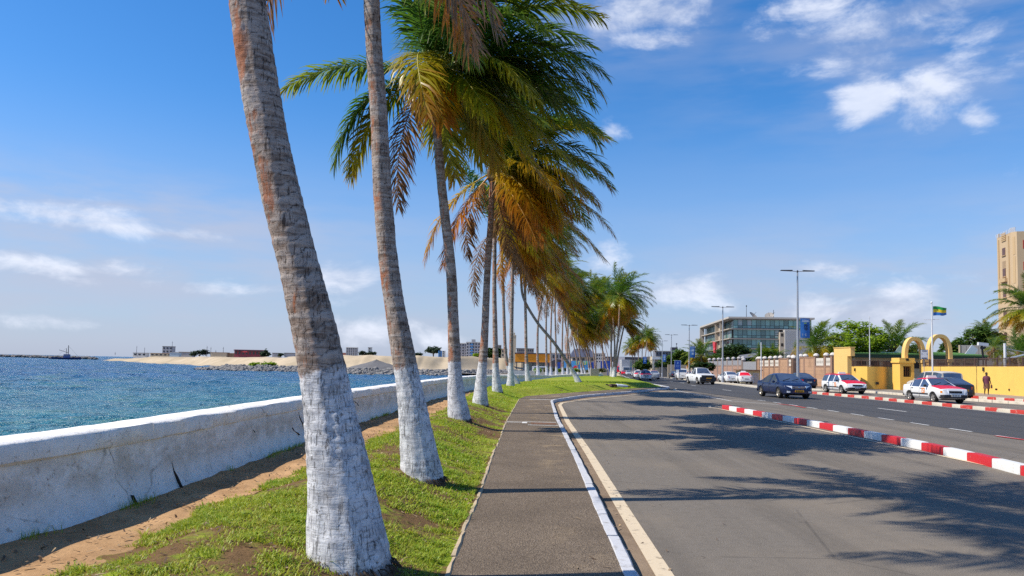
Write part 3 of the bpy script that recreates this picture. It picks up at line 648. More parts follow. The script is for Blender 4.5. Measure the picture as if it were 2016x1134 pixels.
# ------------------------------------------------------------------ sea wall
def sea_wall():
    root = empty('sea_wall', (-3.5, 6, 0), label='low whitewashed sea wall with cracked stained plaster beside the dirt path', cat='wall')
    ys = np.r_[np.linspace(-6, 30, 420), np.linspace(30.4, 128, 190)]
    hw = np.interp(ys, [-6, 45, 62, 80, 128], [1.0, 1.0, .85, .6, .5])
    prof = [(.14, 0.0), (.10, .10), (.055, .22), (.03, .36), (.02, .50), (.0, .62), (-.01, .74)]
    base = zl(wx(ys) + .1, ys) - .06
    n = len(prof); P = np.zeros((len(ys), n, 3))
    for j, (o, f) in enumerate(prof):
        z = base + (hw - base - .14 + .02) * (f / .74)
        nz = .022 * snoise(ys, z * 3, .55, 1) + .013 * snoise(ys, z * 3, .16, 2) + .006 * snoise(ys, z * 4, .05, 3)
        P[:, j] = np.stack([wx(ys) + o * np.interp(ys, [0, 45, 70], [1, 1, .4]) + nz - .03, ys, z], 1)
    body = link('wall_face', grid_mesh('wall_face', P, WALLM), root); body.location = -root.location
    # back face towards the water
    Q = np.stack([np.stack([wx(ys) - .42, ys, z_], 1) for z_ in (np.full(len(ys), -1.6), hw - .12)], 1)
    bf = link('sea_face', grid_mesh('sea_face', Q, WALLM), root); bf.location = -root.location
    # coping: separate slabs, near ones worn flush, the further ones proud
    y = -6.0; k = 0; r = random.Random(4)
    while y < 126:
        l = r.choice((2.2, 2.6, 3.1)) if y > 11 else 3.4
        nn = 14 if y < 40 else 5; yy = np.linspace(y + .006, y + l - .006, nn); H = np.interp(yy, [-6, 45, 62, 80, 128], [1.0, 1.0, .85, .6, .5])
        out = .03 if y > 11 else -.005; j = lambda s, a: a * snoise(yy, yy * 0 + s, .22, s + k) + a * .6 * snoise(yy, yy * 0 + s, .06, s + k + 5)
        w = wx(yy); sec = [(w - .44, H - .15), (w - .44 + j(1, .010), H - .006), (w - .42, H + j(2, .004)), (w + out - .022 + j(3, .016), H + j(4, .005)), (w + out + j(5, .014), H - .020 + j(6, .010)), (w + out + j(7, .016), H - .15 + j(8, .012)), (w - .03, H - .17)]
        P = np.stack([np.stack([a, yy, b], 1) for a, b in sec], 1)
        me = MB(); c = len(sec)
        me.add([tuple(p) for p in P.reshape(-1, 3)], [(i * c + q, (i + 1) * c + q, (i + 1) * c + q + 1, i * c + q + 1) for i in range(nn - 1) for q in range(c - 1)] + [tuple(range(c)), tuple((nn - 1) * c + q for q in range(c - 1, -1, -1))])
        me.build('coping_slab', WALLM, root, smooth=True, sharp=50); y += l; k += 1
    # cracks and broken-out plaster: dark ragged fissures standing in the wall face
    cm = MB(); dk = plain('crack_dark', (.035, .03, .027), .95)
    for (y0, z0, ln, ang, w) in [(12.6, .80, .55, -1.1, .035), (12.2, .58, .35, -.5, .04), (8.0, .60, .5, -1.5, .035), (15.5, .82, .8, -.9, .045), (16.6, .75, .6, -.3, .035), (14.3, .62, .4, .4, .03), (10.4, .70, .12, -.3, .05), (7.1, .38, .15, -1.3, .045)]:
        pts = []; a = ang; yy, zz = y0, z0
        for i in range(9):
            pts.append((yy, zz)); a += r.uniform(-.6, .6) * .7 + (ang - a) * .4; yy += math.cos(a) * ln / 8; zz += math.sin(a) * ln / 8
        for i in range(8):
            (a1, b1), (a2, b2) = pts[i], pts[i + 1]; ww = w * .2 * math.sin(math.pi * (i + .5) / 8) * r.uniform(.3, 1.0)
            def face_x(yv, zv):
                f = np.clip((zv - .3) / .58 * .74, 0, .74); return float(wx(yv)) + float(np.interp(f, [p[1] for p in prof], [p[0] for p in prof])) - .022
            dy, dz = -(b2 - b1), a2 - a1; q = math.hypot(dy, dz) + 1e-6; dy, dz = dy / q * ww / 2, dz / q * ww / 2
            m_ = [(a1 + dy, b1 + dz), (a2 + dy, b2 + dz), (a2 - dy, b2 - dz), (a1 - dy, b1 - dz)]
            b8 = [(face_x(*t) - .03, t[0], t[1]) for t in m_] + [(face_x(*t) + .004, t[0], t[1]) for t in m_]
            cm.hexa(b8)
    cm.build('crack', dk, root)
sea_wall()

# ------------------------------------------------------------------ grass blades (uncountable)
def grass():
    parts = []
    bands = [(3.6, 7, 16000), (7, 11, 8000), (11, 17, 2400), (17, 26, 900), (26, 34, 420), (34, 64, 110)]
    for y0, y1, den in bands:
        xm = 12.6 if y0 > 30 else .5; n = int((y1 - y0) * (xm + 2.4) * den); Y = rng.uniform(y0, y1, n); X = rng.uniform(-3.05, xm, n)
        g, p = gl(Y), rx_(Y)
        cover = snoise(X, Y, .75, 11) * .5 + snoise(X, Y, .22, 12) * .35 + snoise(X, Y, 2.2, 13) * .35
        rag = .10 * snoise(X, Y, .16, 14) + .06 * snoise(X, Y, .05, 15)
        near = np.ones(n)
        for (bx, by) in PALM_FEET:
            near *= 1 - .96 * np.exp(-(((X - bx - .12) / .55) ** 2 + ((Y - by + .15) / .75) ** 2))
        prob = smooth((cover + .42) * 1.5) * near
        ok = (X > g + .02 + rag) & (X < p - .03 - np.abs(rag) * .6) & (rng.uniform(0, 1, n) < prob)
        X, Y, cov = X[ok], Y[ok], cover[ok]; n = len(X)
        wfac = 1 + (y0 - 3.6) / 9; Z = zl(X, Y)
        hgt = rng.uniform(.008, .028, n) * (1 + .25 * cov) * (1 + (y0 - 3.6) * .02); a = rng.uniform(0, 6.283, n); lean = rng.uniform(.7, 2.6, n)
        wd = rng.uniform(.0020, .0046, n) * wfac
        ca, sa = np.cos(a), np.sin(a); bx, by = -sa * wd, ca * wd
        hgt *= 1 + .9 * (snoise(X, Y, .13, 21) > .45); mx, my = X + ca * hgt * lean * .45, Y + sa * hgt * lean * .45; tx, ty = X + ca * hgt * lean, Y + sa * hgt * lean
        V = np.stack([np.stack([X - bx, Y - by, Z - .01], 1), np.stack([X + bx, Y + by, Z - .01], 1), np.stack([mx + bx * .8, my + by * .8, Z + hgt * .72], 1), np.stack([mx - bx * .8, my - by * .8, Z + hgt * .72], 1),
                      np.stack([tx, ty, Z + hgt * .9], 1)], 1).reshape(-1, 3)
        i = np.arange(n)[:, None] * 5
        T = np.concatenate([i + [0, 1, 2], i + [0, 2, 3], i + [3, 2, 4]], 0)
        r = np.repeat(np.clip(.45 + .35 * cov + rng.normal(0, .22, n), 0, 1), 5); parts.append((V, T, r))
    n = 2600; Y = rng.uniform(4, 26, n); X = wx(Y) + .10 + np.abs(rng.normal(0, .05, n)); ok = snoise(Y, Y * 0, .35, 51) > .1; X, Y = X[ok], Y[ok]
    tx_, ty_ = rng.uniform(-2.4, .2, 60), rng.uniform(4, 20, 60); X = np.r_[X, (tx_[:, None] + rng.normal(0, .035, (60, 22))).ravel()]; Y = np.r_[Y, (ty_[:, None] + rng.normal(0, .035, (60, 22))).ravel()]; n = len(X)
    ok = X < px_(Y) - .12; X, Y = X[ok], Y[ok]; n = len(X); h2 = rng.uniform(.03, .085, n); a = rng.uniform(0, 6.283, n); ca, sa = np.cos(a), np.sin(a); w2 = .004; Z = zl(X, Y)
    V = np.stack([np.stack([X - sa * w2, Y + ca * w2, Z - .01], 1), np.stack([X + sa * w2, Y - ca * w2, Z - .01], 1), np.stack([X + ca * h2 * .6, Y + sa * h2 * .6, Z + h2], 1)], 1).reshape(-1, 3)
    parts.append((V, np.arange(n)[:, None] * 3 + np.arange(3), np.repeat(rng.uniform(.2, 1, n), 3)))
    off = 0; Vs, Ts, Rs = [], [], []
    for V, T, r in parts: Vs.append(V); Ts.append(T + off); Rs.append(r); off += len(V)
    me = np_mesh('grass', np.concatenate(Vs), np.concatenate(Ts), mat_leaf('grass_blades', (.47, .45, .040), (.17, .34, .016), .40), {'r': np.concatenate(Rs)})
    tag(link('grass', me), kind='stuff')
    # dry leaf litter and root bits on the bank and the path
    n = 5200; Y = rng.uniform(3.8, 26, n) ** 1.0; X = rng.uniform(-3.4, .3, n); ok = (X > wx(Y) + .12) & (X < px_(Y) - .02); X, Y = X[ok], Y[ok]; n = len(X)
    X2 = rng.uniform(-.4, 3.2, 900); Y2 = 3.8 + 24 * rng.uniform(0, 1, 900) ** 1.6; k2 = (rng.uniform(0, 1, 900) < np.exp(-np.abs(X2 - kx(Y2) - .12) / .35)) & (np.abs(X2 - kx(Y2) + .06) > .09)
    X = np.r_[X, X2[k2]]; Y = np.r_[Y, Y2[k2]]; n = len(X)
    Z = np.where(X > kx(Y) - .1, .012, np.where(X > px_(Y), .138, zl(X, Y) + .012)); a = rng.uniform(0, 6.28, n); l = rng.uniform(.008, .034, n); w = rng.uniform(.003, .009, n); ca, sa = np.cos(a), np.sin(a); tz = rng.uniform(-.008, .014, n)
    V = np.stack([np.stack([X - ca * l - sa * w, Y - sa * l + ca * w, Z - tz], 1), np.stack([X - ca * l + sa * w, Y - sa * l - ca * w, Z - tz * .4], 1), np.stack([X + ca * l + sa * w, Y + sa * l - ca * w, Z + tz], 1), np.stack([X + ca * l - sa * w, Y + sa * l + ca * w, Z + tz * 1.4], 1)], 1).reshape(-1, 3)
    me = np_mesh('leaf_litter', V, np.arange(n)[:, None] * 4 + np.arange(4), mat_leaf('litter', (.09, .05, .025), (.42, .30, .17), .1), {'r': np.repeat(rng.uniform(0, 1, n) ** 2, 4)})
    tag(link('leaf_litter', me), kind='stuff')

# ------------------------------------------------------------------ coconut palms
WIND = Vector((1.0, -.10, 0.05))
def frond_geo(r, az, el, Lf, droop, wind, lmax, n_leaf, age, ragged=0.0, segs=3):
    """one pinnate leaf swept by the wind: midrib verts/faces and leaflet verts/faces with colour attributes"""
    n = 22; T = Vector((math.cos(az) * math.cos(el), math.sin(az) * math.cos(el), math.sin(el))); S = Vector((-math.sin(az), math.cos(az), 0))
    p = Vector((0, 0, 0)) + T * .10; P, TT, SS = [], [], []
    tw = r.uniform(-.5, .5)
    for i in range(n + 1):
        s = i / n; P.append(p.copy()); TT.append(T.copy()); SS.append(S.copy())
        T = T + (Vector((0, 0, -1)) * droop * (.45 + 2.3 * s) + WIND * wind * (.35 + 1.1 * s)) / n
        T.normalize(); S = S + (WIND * -.0 + Vector((0, 0, tw)) * .4) / n; S = (S - T * S.dot(T)).normalized(); p = p + T * (Lf / n)
    P = np.array(P); TT = np.array(TT); SS = np.array(SS)
    mb = MB(); mb.tube([Vector(q) for q in P[::2]], list(np.interp(np.linspace(0, 1, len(P[::2])), [0, .12, .5, 1], [.05, .030, .017, .004]) * (Lf / 4.6)), 4)
    sv = np.linspace(.13, 1.0, n_leaf) ** .95; Vs, rs, ss, us = [], [], [], []
    t = sv * n; i0 = np.clip(t.astype(int), 0, n - 1); f = (t - i0)[:, None]
    Pp = P[i0] * (1 - f) + P[i0 + 1] * f; Tp = TT[i0] * (1 - f) + TT[i0 + 1] * f; Sp = SS[i0] * (1 - f) + SS[i0 + 1] * f
    Np = np.cross(Tp, Sp); Np *= np.sign(Np[:, 2:3] + 1e-6) * np.ones_like(Np) * 1.0
    Np = np.cross(Tp, Sp)
    prof = np.interp(sv, [.13, .25, .5, .8, 1.0], [.55, .9, 1.0, .72, .38]); W = np.array(WIND)
    for side in (-1, 1):
        al = np.radians(66 - 34 * sv + np.array([r.gauss(0, 9) for _ in sv]))[:, None]
        D = Sp * side * np.cos(np.radians(90) - al) + Tp * np.sin(np.radians(90) - al) + Np * (.16 - .35 * age) + np.array([[r.gauss(0, .10) for _ in range(3)] for _ in sv])
        D /= np.linalg.norm(D, axis=1)[:, None]
        L = lmax * prof * np.array([r.uniform(.82, 1.1) for _ in sv]); keep = np.array([r.random() > ragged for _ in sv])
        pts = [Pp]; dirs = [D]; q = Pp; d = D; lim = np.array([r.uniform(.35, 1.9) for _ in sv])[:, None]
        for k in range(segs):
            q = q + d * (L[:, None] / segs); pts.append(q)
            d = d + (np.array([0, 0, -1.0]) * (.75 + .55 * age) + W * (.10 + wind * .20)) * lim * (.9 / segs) * (1 + k * .5); d = d / np.linalg.norm(d, axis=1)[:, None]; dirs.append(d)
        wv = Tp - D * np.sum(Tp * D, 1)[:, None]; wv /= np.linalg.norm(wv, axis=1)[:, None] + 1e-6
        wprof = [.6, 1.0, .75, .06] if segs == 3 else ([.8, 1.0, .06] if segs == 2 else [.9, .08])
        wd = .021 * (lmax / .8) * np.array([r.uniform(.75, 1.2) for _ in sv])[:, None] * np.interp(sv, [.13, .5, 1], [.8, 1, .7])[:, None]
        col = np.array([r.random() for _ in sv])
        V = np.stack([pts[k] + wv * wd * wprof[k] * sg for k in range(segs + 1) for sg in (-1, 1)], 1)[keep]
        Vs.append(V); m = len(V); per = 2 * (segs + 1)
        rs.append(np.repeat(col[keep], per)); ss.append(np.repeat(sv[keep], per)); us.append(np.tile(np.repeat(np.linspace(0, 1, segs + 1), 2), m))
    V = np.concatenate(Vs).reshape(-1, 3); per = 2 * (segs + 1); i = (np.arange(len(V) // per) * per)[:, None]
    Q = np.concatenate([i + [2 * k, 2 * k + 1, 2 * k + 3, 2 * k + 2] for k in range(segs)], 0)
    return mb, V, Q, np.concatenate(rs), np.concatenate(ss), np.concatenate(us)

def frond_object_mesh(name, geo, kind):
    mb, V, Q, r, s, u = geo; n0 = len(mb.v); RV = np.array(mb.v); quads = np.array([f for f in mb.f if len(f) == 4])
    me = np_mesh(name, np.r_[RV, V], np.r_[quads, Q + n0], RACHIS[kind], {'r': np.r_[np.full(n0, .5), r], 's': np.r_[np.zeros(n0), s], 'u': np.r_[np.zeros(n0), u]})
    me.materials.append(MF[kind])
    me.polygons.foreach_set('material_index', np.r_[np.zeros(len(quads), np.int32), np.ones(len(Q), np.int32)]); me.update()
    return me

def crown_template(seed, n=30, Lf=4.3, n_leaf=62, wind=.85, gold=0.0, lmax=.80, dead=3, segs=3, droop=.95, extra=(), sweep=.30, low=105):
    """a list of (mesh, kind) for one crown; young leaves upright in the middle, old ones hanging, all swept by the wind"""
    r = random.Random(seed); out = []
    for i in range(n):
        a = i / (n - 1); az = i * 2.39996 + r.uniform(-.25, .25); el = rad(78 - low * a ** .85 + r.uniform(-7, 7))
        az = (az + math.pi) % (2 * math.pi) - math.pi; az *= 1 - sweep * min(1, a * 2.4)
        k = a + gold * .5 + r.uniform(-.1, .1)
        kind = 'green' if k < .58 else 'lime' if k < .82 else 'gold' if k < 1.05 else 'orange'
        L = Lf * (.72 + .34 * math.sin(math.pi * min(1, .18 + a * .9))) * r.uniform(.92, 1.08)
        upw = max(0, -math.cos(az))
        w = wind * r.uniform(.8, 1.2) * (1 - .38 * upw * (a > .25))
        out.append((frond_object_mesh('frond', frond_geo(r, az, el, L, droop * r.uniform(.75, 1.3) * (.75 + .5 * a), w, lmax, n_leaf, a * .8, .03 + .10 * a, segs), kind), kind))
    for i in range(dead):
        az = r.uniform(-1.2, 1.6) if i else 2.4; kind = 'dead' if r.random() < .55 else 'orange'
        out.append((frond_object_mesh('frond', frond_geo(r, az, rad(-38 + r.uniform(-14, 10)), Lf * r.uniform(.75, .95), 1.1, wind * .8, lmax * .8, n_leaf, 1.0, .25, segs), kind), kind))
    for (az, el, L, dr, w, kind) in extra:
        out.append((frond_object_mesh('frond', frond_geo(r, rad(az), rad(el), L, dr, w, lmax, n_leaf, .45, .05, segs), kind), kind))
    return out

_TPL = {}
def template(key):
    if key not in _TPL:
        spec = {
            'hero2': dict(seed=21, n=20, Lf=3.6, n_leaf=84, wind=.9, gold=.1, dead=0, extra=[(10, -50, 3.6, 1.3, .75, 'dead'), (-25, -40, 3.6, 1.5, .7, 'dead'), (35, -52, 3.5, 1.1, .6, 'dead'), (-60, -45, 3.2, 1.4, .6, 'dead'), (175, -58, 3.3, .7, .15, 'dead'), (60, -35, 3.5, 1.5, .8, 'orange')]),
            'hero3': dict(seed=33, n=34, Lf=3.9, n_leaf=104, wind=.72, gold=-.20, dead=1, lmax=1.02, droop=1.05, sweep=.42, low=94,
                          extra=[(178, 12, 3.5, .55, .05, 'green'), (190, -12, 3.3, 1.5, .0, 'green'), (168, -25, 3.2, 1.2, .1, 'lime'), (-8, -20, 4.1, .75, .55, 'lime'), (-15, -2, 4.3, .8, .5, 'green'), (-30, -35, 4.0, .7, .6, 'lime'), (5, 30, 4.3, .9, .5, 'green'), (10, 8, 4.4, .9, .4, 'green'), (0, 48, 4.4, .9, .5, 'green'), (-20, 20, 4.3, 1.0, .5, 'green')]),
            'hero1': dict(seed=5, n=22, Lf=3.6, n_leaf=84, wind=.9, gold=.0, dead=1, lmax=.95),
            'goldA': dict(seed=41, n=38, Lf=3.85, n_leaf=96, wind=.92, gold=.26, dead=3, lmax=1.0, droop=1.2, sweep=.58, low=96, extra=[(185, -30, 3.6, 1.1, .15, 'gold'), (200, -48, 3.4, .8, .15, 'orange'), (-10, -25, 4.4, .7, .6, 'gold'), (-20, -10, 4.5, .8, .5, 'lime')]),
            'goldB': dict(seed=52, n=38, Lf=4.2, n_leaf=88, wind=.95, gold=.24, dead=3, lmax=1.02, droop=1.2, sweep=.58, low=96, extra=[(-10, -28, 4.6, .6, .7, 'gold'), (-20, -15, 4.7, .7, .6, 'orange')]),
            'goldC': dict(seed=63, n=38, Lf=4.4, n_leaf=80, wind=1.0, gold=.22, dead=3, lmax=1.05, droop=1.2, sweep=.6, low=96),
            'midA': dict(seed=74, n=30, Lf=4.9, n_leaf=56, wind=1.05, gold=.18, dead=3, lmax=1.1, segs=2, droop=1.1, sweep=.55, low=98),
            'midB': dict(seed=85, n=30, Lf=4.9, n_leaf=56, wind=1.0, gold=.14, dead=3, lmax=1.1, segs=2, droop=1.1, sweep=.5, low=98),
            'greenA': dict(seed=96, n=46, Lf=4.3, n_leaf=56, wind=.62, gold=-.12, dead=3, lmax=1.1, segs=2, low=112),
            'calm': dict(seed=107, n=42, Lf=4.2, n_leaf=56, wind=.30, gold=.12, dead=6, lmax=1.1, segs=2),
        }[key]
        _TPL[key] = crown_template(**spec)
    return _TPL[key]

PALM_FEET = []
_trunk_r = random.Random(99)
def trunk_mesh(pts, radii_h, near, seed, mat, off):
    """tapered ringed trunk along a smooth path; attributes along (height) and around"""
    P = np.array([tuple(p) for p in pts], float); d = np.r_[0, np.cumsum(np.linalg.norm(np.diff(P, axis=0), axis=1))]
    step, n = ((.016, 56) if near == 0 else (.028, 40) if near == 1 else (.06, 22) if near == 2 else (.25, 12)); L = d[-1]
    # smooth the control path
    t = np.linspace(0, L, max(40, int(L / .12))); C = np.stack([np.interp(t, d, P[:, k]) for k in range(3)], 1)
    for _ in range(24):
        C[1:-1] = C[1:-1] * .5 + (C[:-2] + C[2:]) * .25
    h = np.arange(0, L, step); C = np.stack([np.interp(h, t, C[:, k]) for k in range(3)], 1)
    R = np.interp(h, radii_h[0], radii_h[1]); T = np.gradient(C, axis=0); T /= np.linalg.norm(T, axis=1)[:, None]
    U = np.cross(T, [0, 1.0, 0]); U /= np.linalg.norm(U, axis=1)[:, None]; Vv = np.cross(T, U)
    a = np.linspace(0, 2 * math.pi, n, endpoint=False); A, Hh = np.meshgrid(a, h)
    cx, cy = np.cos(A) * 3, np.sin(A) * 3; r = R[:, None] * np.ones_like(A); SW = np.full_like(A, .5)
    if near <= 2:
        tilt = .045 * snoise(cx * 1.3, Hh, 1.7, seed) + .012 * snoise(cx * 4, cy * 4 + Hh, 1.3, seed + 9)                       # leaf scars: uneven rings
        ringh = Hh + tilt; sp = .085 if near < 2 else .11
        sp_var = ringh / sp + .6 * snoise(ringh * 0 + seed, ringh, .5, seed + 1)
        saw = sp_var - np.floor(sp_var); SW = saw; r = r * (1 + (.042 if near else .034) * (saw ** 1.6 - .4) * smooth((Hh - .3) / .8))
        r = r * (1 + .035 * snoise(cx + cy, Hh * 2.2, .9, seed + 2) + .022 * snoise(cx - cy * .7, Hh * 5, .8, seed + 3) + .014 * snoise(cx * 2 + cy, Hh * 12, .8, seed + 4))
        fis = snoise(A * 9, Hh * 1.6, 1.0, seed + 5) ; r = r * (1 - .03 * smooth((fis - .30) / .4))
        low = smooth(1 - Hh / .35); r = r * (1 + low * .07 * snoise(A * 6, Hh * 9, 1, seed + 6))
    X = C[:, None, :] + U[:, None, :] * (r * np.cos(A))[:, :, None] + Vv[:, None, :] * (r * np.sin(A))[:, :, None]
    X = X.reshape(-1, 3) - np.array(off); m = len(h); i = np.arange((m - 1) * n); row, col = i // n, i % n; c2 = (col + 1) % n
    Q = np.stack([row * n + col, row * n + c2, (row + 1) * n + c2, (row + 1) * n + col], 1)
    return np_mesh('trunk', X, Q, mat, {'along': Hh.ravel(), 'around': np.cos(A).ravel(), 'saw': SW.ravel()}, True)

def palm(px_pts, z, crown_px, tpl, label, near=3, dia=.22, scale=1.0, dy=0.0, extra_up=None, coconuts=0, Y=None, group='coconut palms along the sea wall', mat=None, rotz=0.0, seed=None, painted=True):
    """foot at the first pixel; the trunk follows the pixels at the foot's distance (plus dy of lean away at the top)"""
    if Y is None:
        bx, by, bz = at(*px_pts[0], z)
        for _ in range(25):
            bz = .5 * bz + .5 * (float(zl(np.array(bx), np.array(by))) + .015); bx, by, bz = at(px_pts[0][0], px_pts[0][1], bz - zr(by))
    else: bx, by, bz = pt(*px_pts[0], Y).x, Y, z + zr(Y)
    s0 = _trunk_r.randint(0, 999) if seed is None else seed
    chain = list(px_pts[1:]) + [crown_px]; y0, y1 = px_pts[0][1], crown_px[1]
    pts = [Vector((bx, by, bz - .12)), Vector((bx, by, bz))]
    for (u, v) in chain:
        f = max(0, (y0 - v) / (y0 - y1)); pts.append(pt(u, v, by + dy * f ** 1.3))
    root = empty('coconut_palm', (bx, by, bz), label=label, cat='palm tree', group=group); PALM_FEET.append((bx, by))
    L = sum((pts[i + 1] - pts[i]).length for i in range(len(pts) - 1)); k = dia / .22
    rad_h = ([0, .10, .28, .6, 1.2, 2.2, L * .6, L - .5, L], [.262 * k, .250 * k, .228 * k, .192 * k, .146 * k, .118 * k, .100 * k, .092 * k, .08 * k])
    link('trunk', trunk_mesh(pts, rad_h, near, s0, mat or TRUNK, (bx, by, bz)), root)
    r = random.Random(s0)
    # root mat at the foot
    m = MB(); nn = 70 if near <= 1 else 24
    m.blob((bx, by, bz - .13), (.285 * k, .285 * k, .15), 20, 6, .05)
    for i in range(nn):
        a = r.uniform(0, 6.28); q = .225 * k; l = r.uniform(.02, .10) * k
        m.tube([(bx + math.cos(a) * q * .8, by + math.sin(a) * q * .8, bz + r.uniform(-.02, .04)), (bx + math.cos(a + .1) * (q + l * .5), by + math.sin(a + .1) * (q + l * .5), bz - .01), (bx + math.cos(a + .2) * (q + l), by + math.sin(a + .2) * (q + l), bz - .06)], [.007, .006, .003], 4)
    m.build('root_mat', DARKROOT, root)
    top = pts[-1] - Vector((bx, by, bz)); fib = MB(); fib.blob((top.x, top.y, top.z + .1), (.17, .17, .42), 9, 6, .18); fib.build('crown_shaft', FIBRE, root, local=True)
    for me, kind in template(tpl):
        o = link('frond', me, root); o.location = top + Vector((0, 0, r.uniform(0, .22))); o.scale = (scale,) * 3; o.rotation_euler.z = rotz
    if coconuts:
        cm = MB(); cm.blob((0, 0, 0), (.10, .10, .13), 9, 6); me = cm.mesh('coconut', COCO, True)
        for i in range(coconuts):
            a = i * 2.1 + r.uniform(-.4, .4); o = link('coconut', me, root); o.location = top + Vector((math.cos(a) * r.uniform(.2, .36), math.sin(a) * r.uniform(.2, .36), r.uniform(-.35, .05))); o.rotation_euler = (r.uniform(-.5, .5), r.uniform(-.5, .5), 0)
        # flower stalks
        sm = MB()
        for i in range(7):
            a = r.uniform(0, 6.28); sm.tube([top, top + Vector((math.cos(a) * .3, math.sin(a) * .3, .28)), top + Vector((math.cos(a) * .75, math.sin(a) * .75, r.uniform(-.2, .15)))], [.02, .014, .006], 4)
        sm.build('flower_stalk', COCO, root, local=True)
    return root

palm([(690, 1104), (671, 940), (641, 745), (600, 560), (555, 395), (520, 247), (500, 99), (483, 0), (466, -250), (456, -700)], .42, (448, -1500), 'hero1', 'nearest coconut palm, thick leaning trunk whitewashed below, its crown out of view', 0, .255, dy=0)
palm([(833, 938), (826, 889), (806, 762), (797, 712), (781, 636), (769, 560), (752, 395), (749, 247), (735, 99), (732, 0), (724, -160)], .45, (712, -405), 'hero2', 'second coconut palm, orange lichen on its bent trunk, brown dead fronds hanging', 1, .225, dy=.3)
palm([(906, 824), (898, 800), (895, 722), (892.6, 643), (890, 569), (888.6, 520), (875, 423), (863, 296), (856.5, 212)], .45, (850, 150), 'hero3', 'green crowned coconut palm just behind the bent orange trunk, with coconuts', 2, .235, coconuts=9)
palm([(946, 795), (945, 765), (950, 717), (954, 668), (956, 619), (958, 569), (960, 520), (966, 440)], .45, (970, 345), 'goldA', 'coconut palm with a wide slanted white base and golden fronds, fourth along the wall', 2, .225, 1.0)
palm([(980, 771), (977, 767), (976, 722), (974.6, 643), (973, 569)], .42, (974, 455), 'goldB', 'fifth coconut palm along the sea wall, dead yellow fronds hanging against its trunk', 2, .22)
palm([(1005, 759), (1006, 722), (1007, 643), (1008.6, 569)], .40, (1010, 455), 'goldC', 'coconut palm standing directly left of the thin beige tower, at the pavement end', 3, .22)
palm([(1019, 755.5), (1009, 740), (999.5, 727), (994.6, 693), (992, 619), (989.6, 545), (988, 520)], .35, (987, 440), 'goldB', 'coconut palm whose trunk curves down behind another beside the beige tower', 3, .20)
palm([(1041, 750), (1038, 742), (1035.8, 693), (1034.8, 619), (1033, 557)], .35, (1030, 480), 'goldA', 'coconut palm in front of the left part of the orange building', 3, .22)
palm([(1060, 744), (1058, 702), (1058.4, 651.6), (1060.4, 621), (1066, 595)], .35, (1074, 548), 'goldC', 'coconut palm in front of the middle of the orange building', 3, .23)
mid = [([(1077, 742.5), (1075.6, 702), (1075, 641), (1076, 601)], (1079, 560), 'midA', 'slim coconut palm at the right part of the orange building'),
       ([(1085, 741.5), (1083.8, 682), (1085.8, 611)], (1089, 572), 'goldB', 'slim coconut palm at the right end of the orange building'),
       ([(1096, 741.5), (1094.5, 682), (1092.5, 611)], (1093, 573), 'midB', 'coconut palm between the orange building and the leaning palm trunk'),
       ([(1108.7, 741), (1106.7, 692), (1108, 611)], (1112, 580), 'goldC', 'coconut palm behind the lower part of the leaning palm trunk'),
       ([(1117.6, 741), (1117, 682), (1118.8, 607)], (1123, 578), 'midA', 'upright pale trunked coconut palm just right of the leaning trunk'),
       ([(1125, 741), (1122, 702), (1117, 662), (1113, 637)], (1112, 612), 'midB', 'bowed coconut palm right beside the foot of the leaning trunk')]
for i, (pp, cr, tp, lb) in enumerate(mid): palm(pp, .30, cr, tp, lb, 3, .23, 1.05)
palm([(1140, 752), (1119, 716), (1091, 674), (1060, 639), (1040, 607), (1030, 588), (1026, 574), (1027, 555)], .22, (1023, 525), 'midA', 'strongly leaning coconut palm crossing the other trunks above the green', 3, .22, .9, mat=TRUNKG)
slant = [([(1139.5, 739.5), (1135.5, 708), (1127.4, 672)], (1124, 645)), ([(1146.6, 741), (1142.6, 708), (1138.5, 674)], (1137, 640)), ([(1153.7, 741), (1146.6, 712), (1133.4, 680)], (1128, 655)),
         ([(1162, 741), (1156.8, 702), (1149.7, 676)], (1147, 640)), ([(1166, 741), (1162, 708), (1153.7, 672)], (1152, 636)), ([(1172.6, 740.5), (1170, 708), (1166, 682)], (1164, 648)),
         ([(1200.4, 738.5), (1192, 708), (1182, 674)], (1178, 645)), ([(1202.4, 738), (1196, 698), (1188, 670)], (1184, 632))]
names = ['first', 'second', 'third', 'fourth', 'fifth', 'sixth']
for i, (pp, cr) in enumerate(slant):
    lb = f'{names[i]} from the left of the thin left-leaning palms before the blue hoarding' if i < 6 else ['longer of the two left-leaning palms joining the clump at the tip', 'steeper of the two left-leaning palms joining the clump at the tip'][i - 6]
    palm(pp, .25, cr, ['midA', 'midB', 'midA', 'midB', 'midA', 'midB', 'midB', 'midA'][i], lb, 3, .21, 1.0, group='thin palms leaning left near the blue hoarding')
for pp, cr, tp, lb, sc in [([(1204, 741), (1203, 682), (1205, 653.6)], (1200, 618), 'goldA', 'left trunk of the palm clump at the tip of the green, golden crown', .9), ([(1207.5, 741.5), (1210.5, 682), (1208.5, 649.5)], (1206, 605), 'greenA', 'middle trunk of the palm clump at the tip of the green', .92),
                          ([(1208.8, 742), (1213.6, 692), (1217.6, 653.6)], (1221, 585), 'greenA', 'tallest palm of the clump at the tip, bright green crown', 1.05), ([(1210, 741), (1216.6, 702), (1222, 672)], (1229, 640), 'goldB', 'right trunk of the palm clump at the tip, low yellow crown', .75)]:
    palm(pp, .2, cr, tp, lb, 3, .24, sc, group='palm clump at the tip of the green')
palm([(1174, 728), (1172.5, 680), (1172, 619)], 0, (1170, 578), 'greenA', 'dark palm rising behind the clump, left of a pair', 3, .25, 1.0, Y=135, group='pair of dark palms behind the clump', mat=TRUNKG)
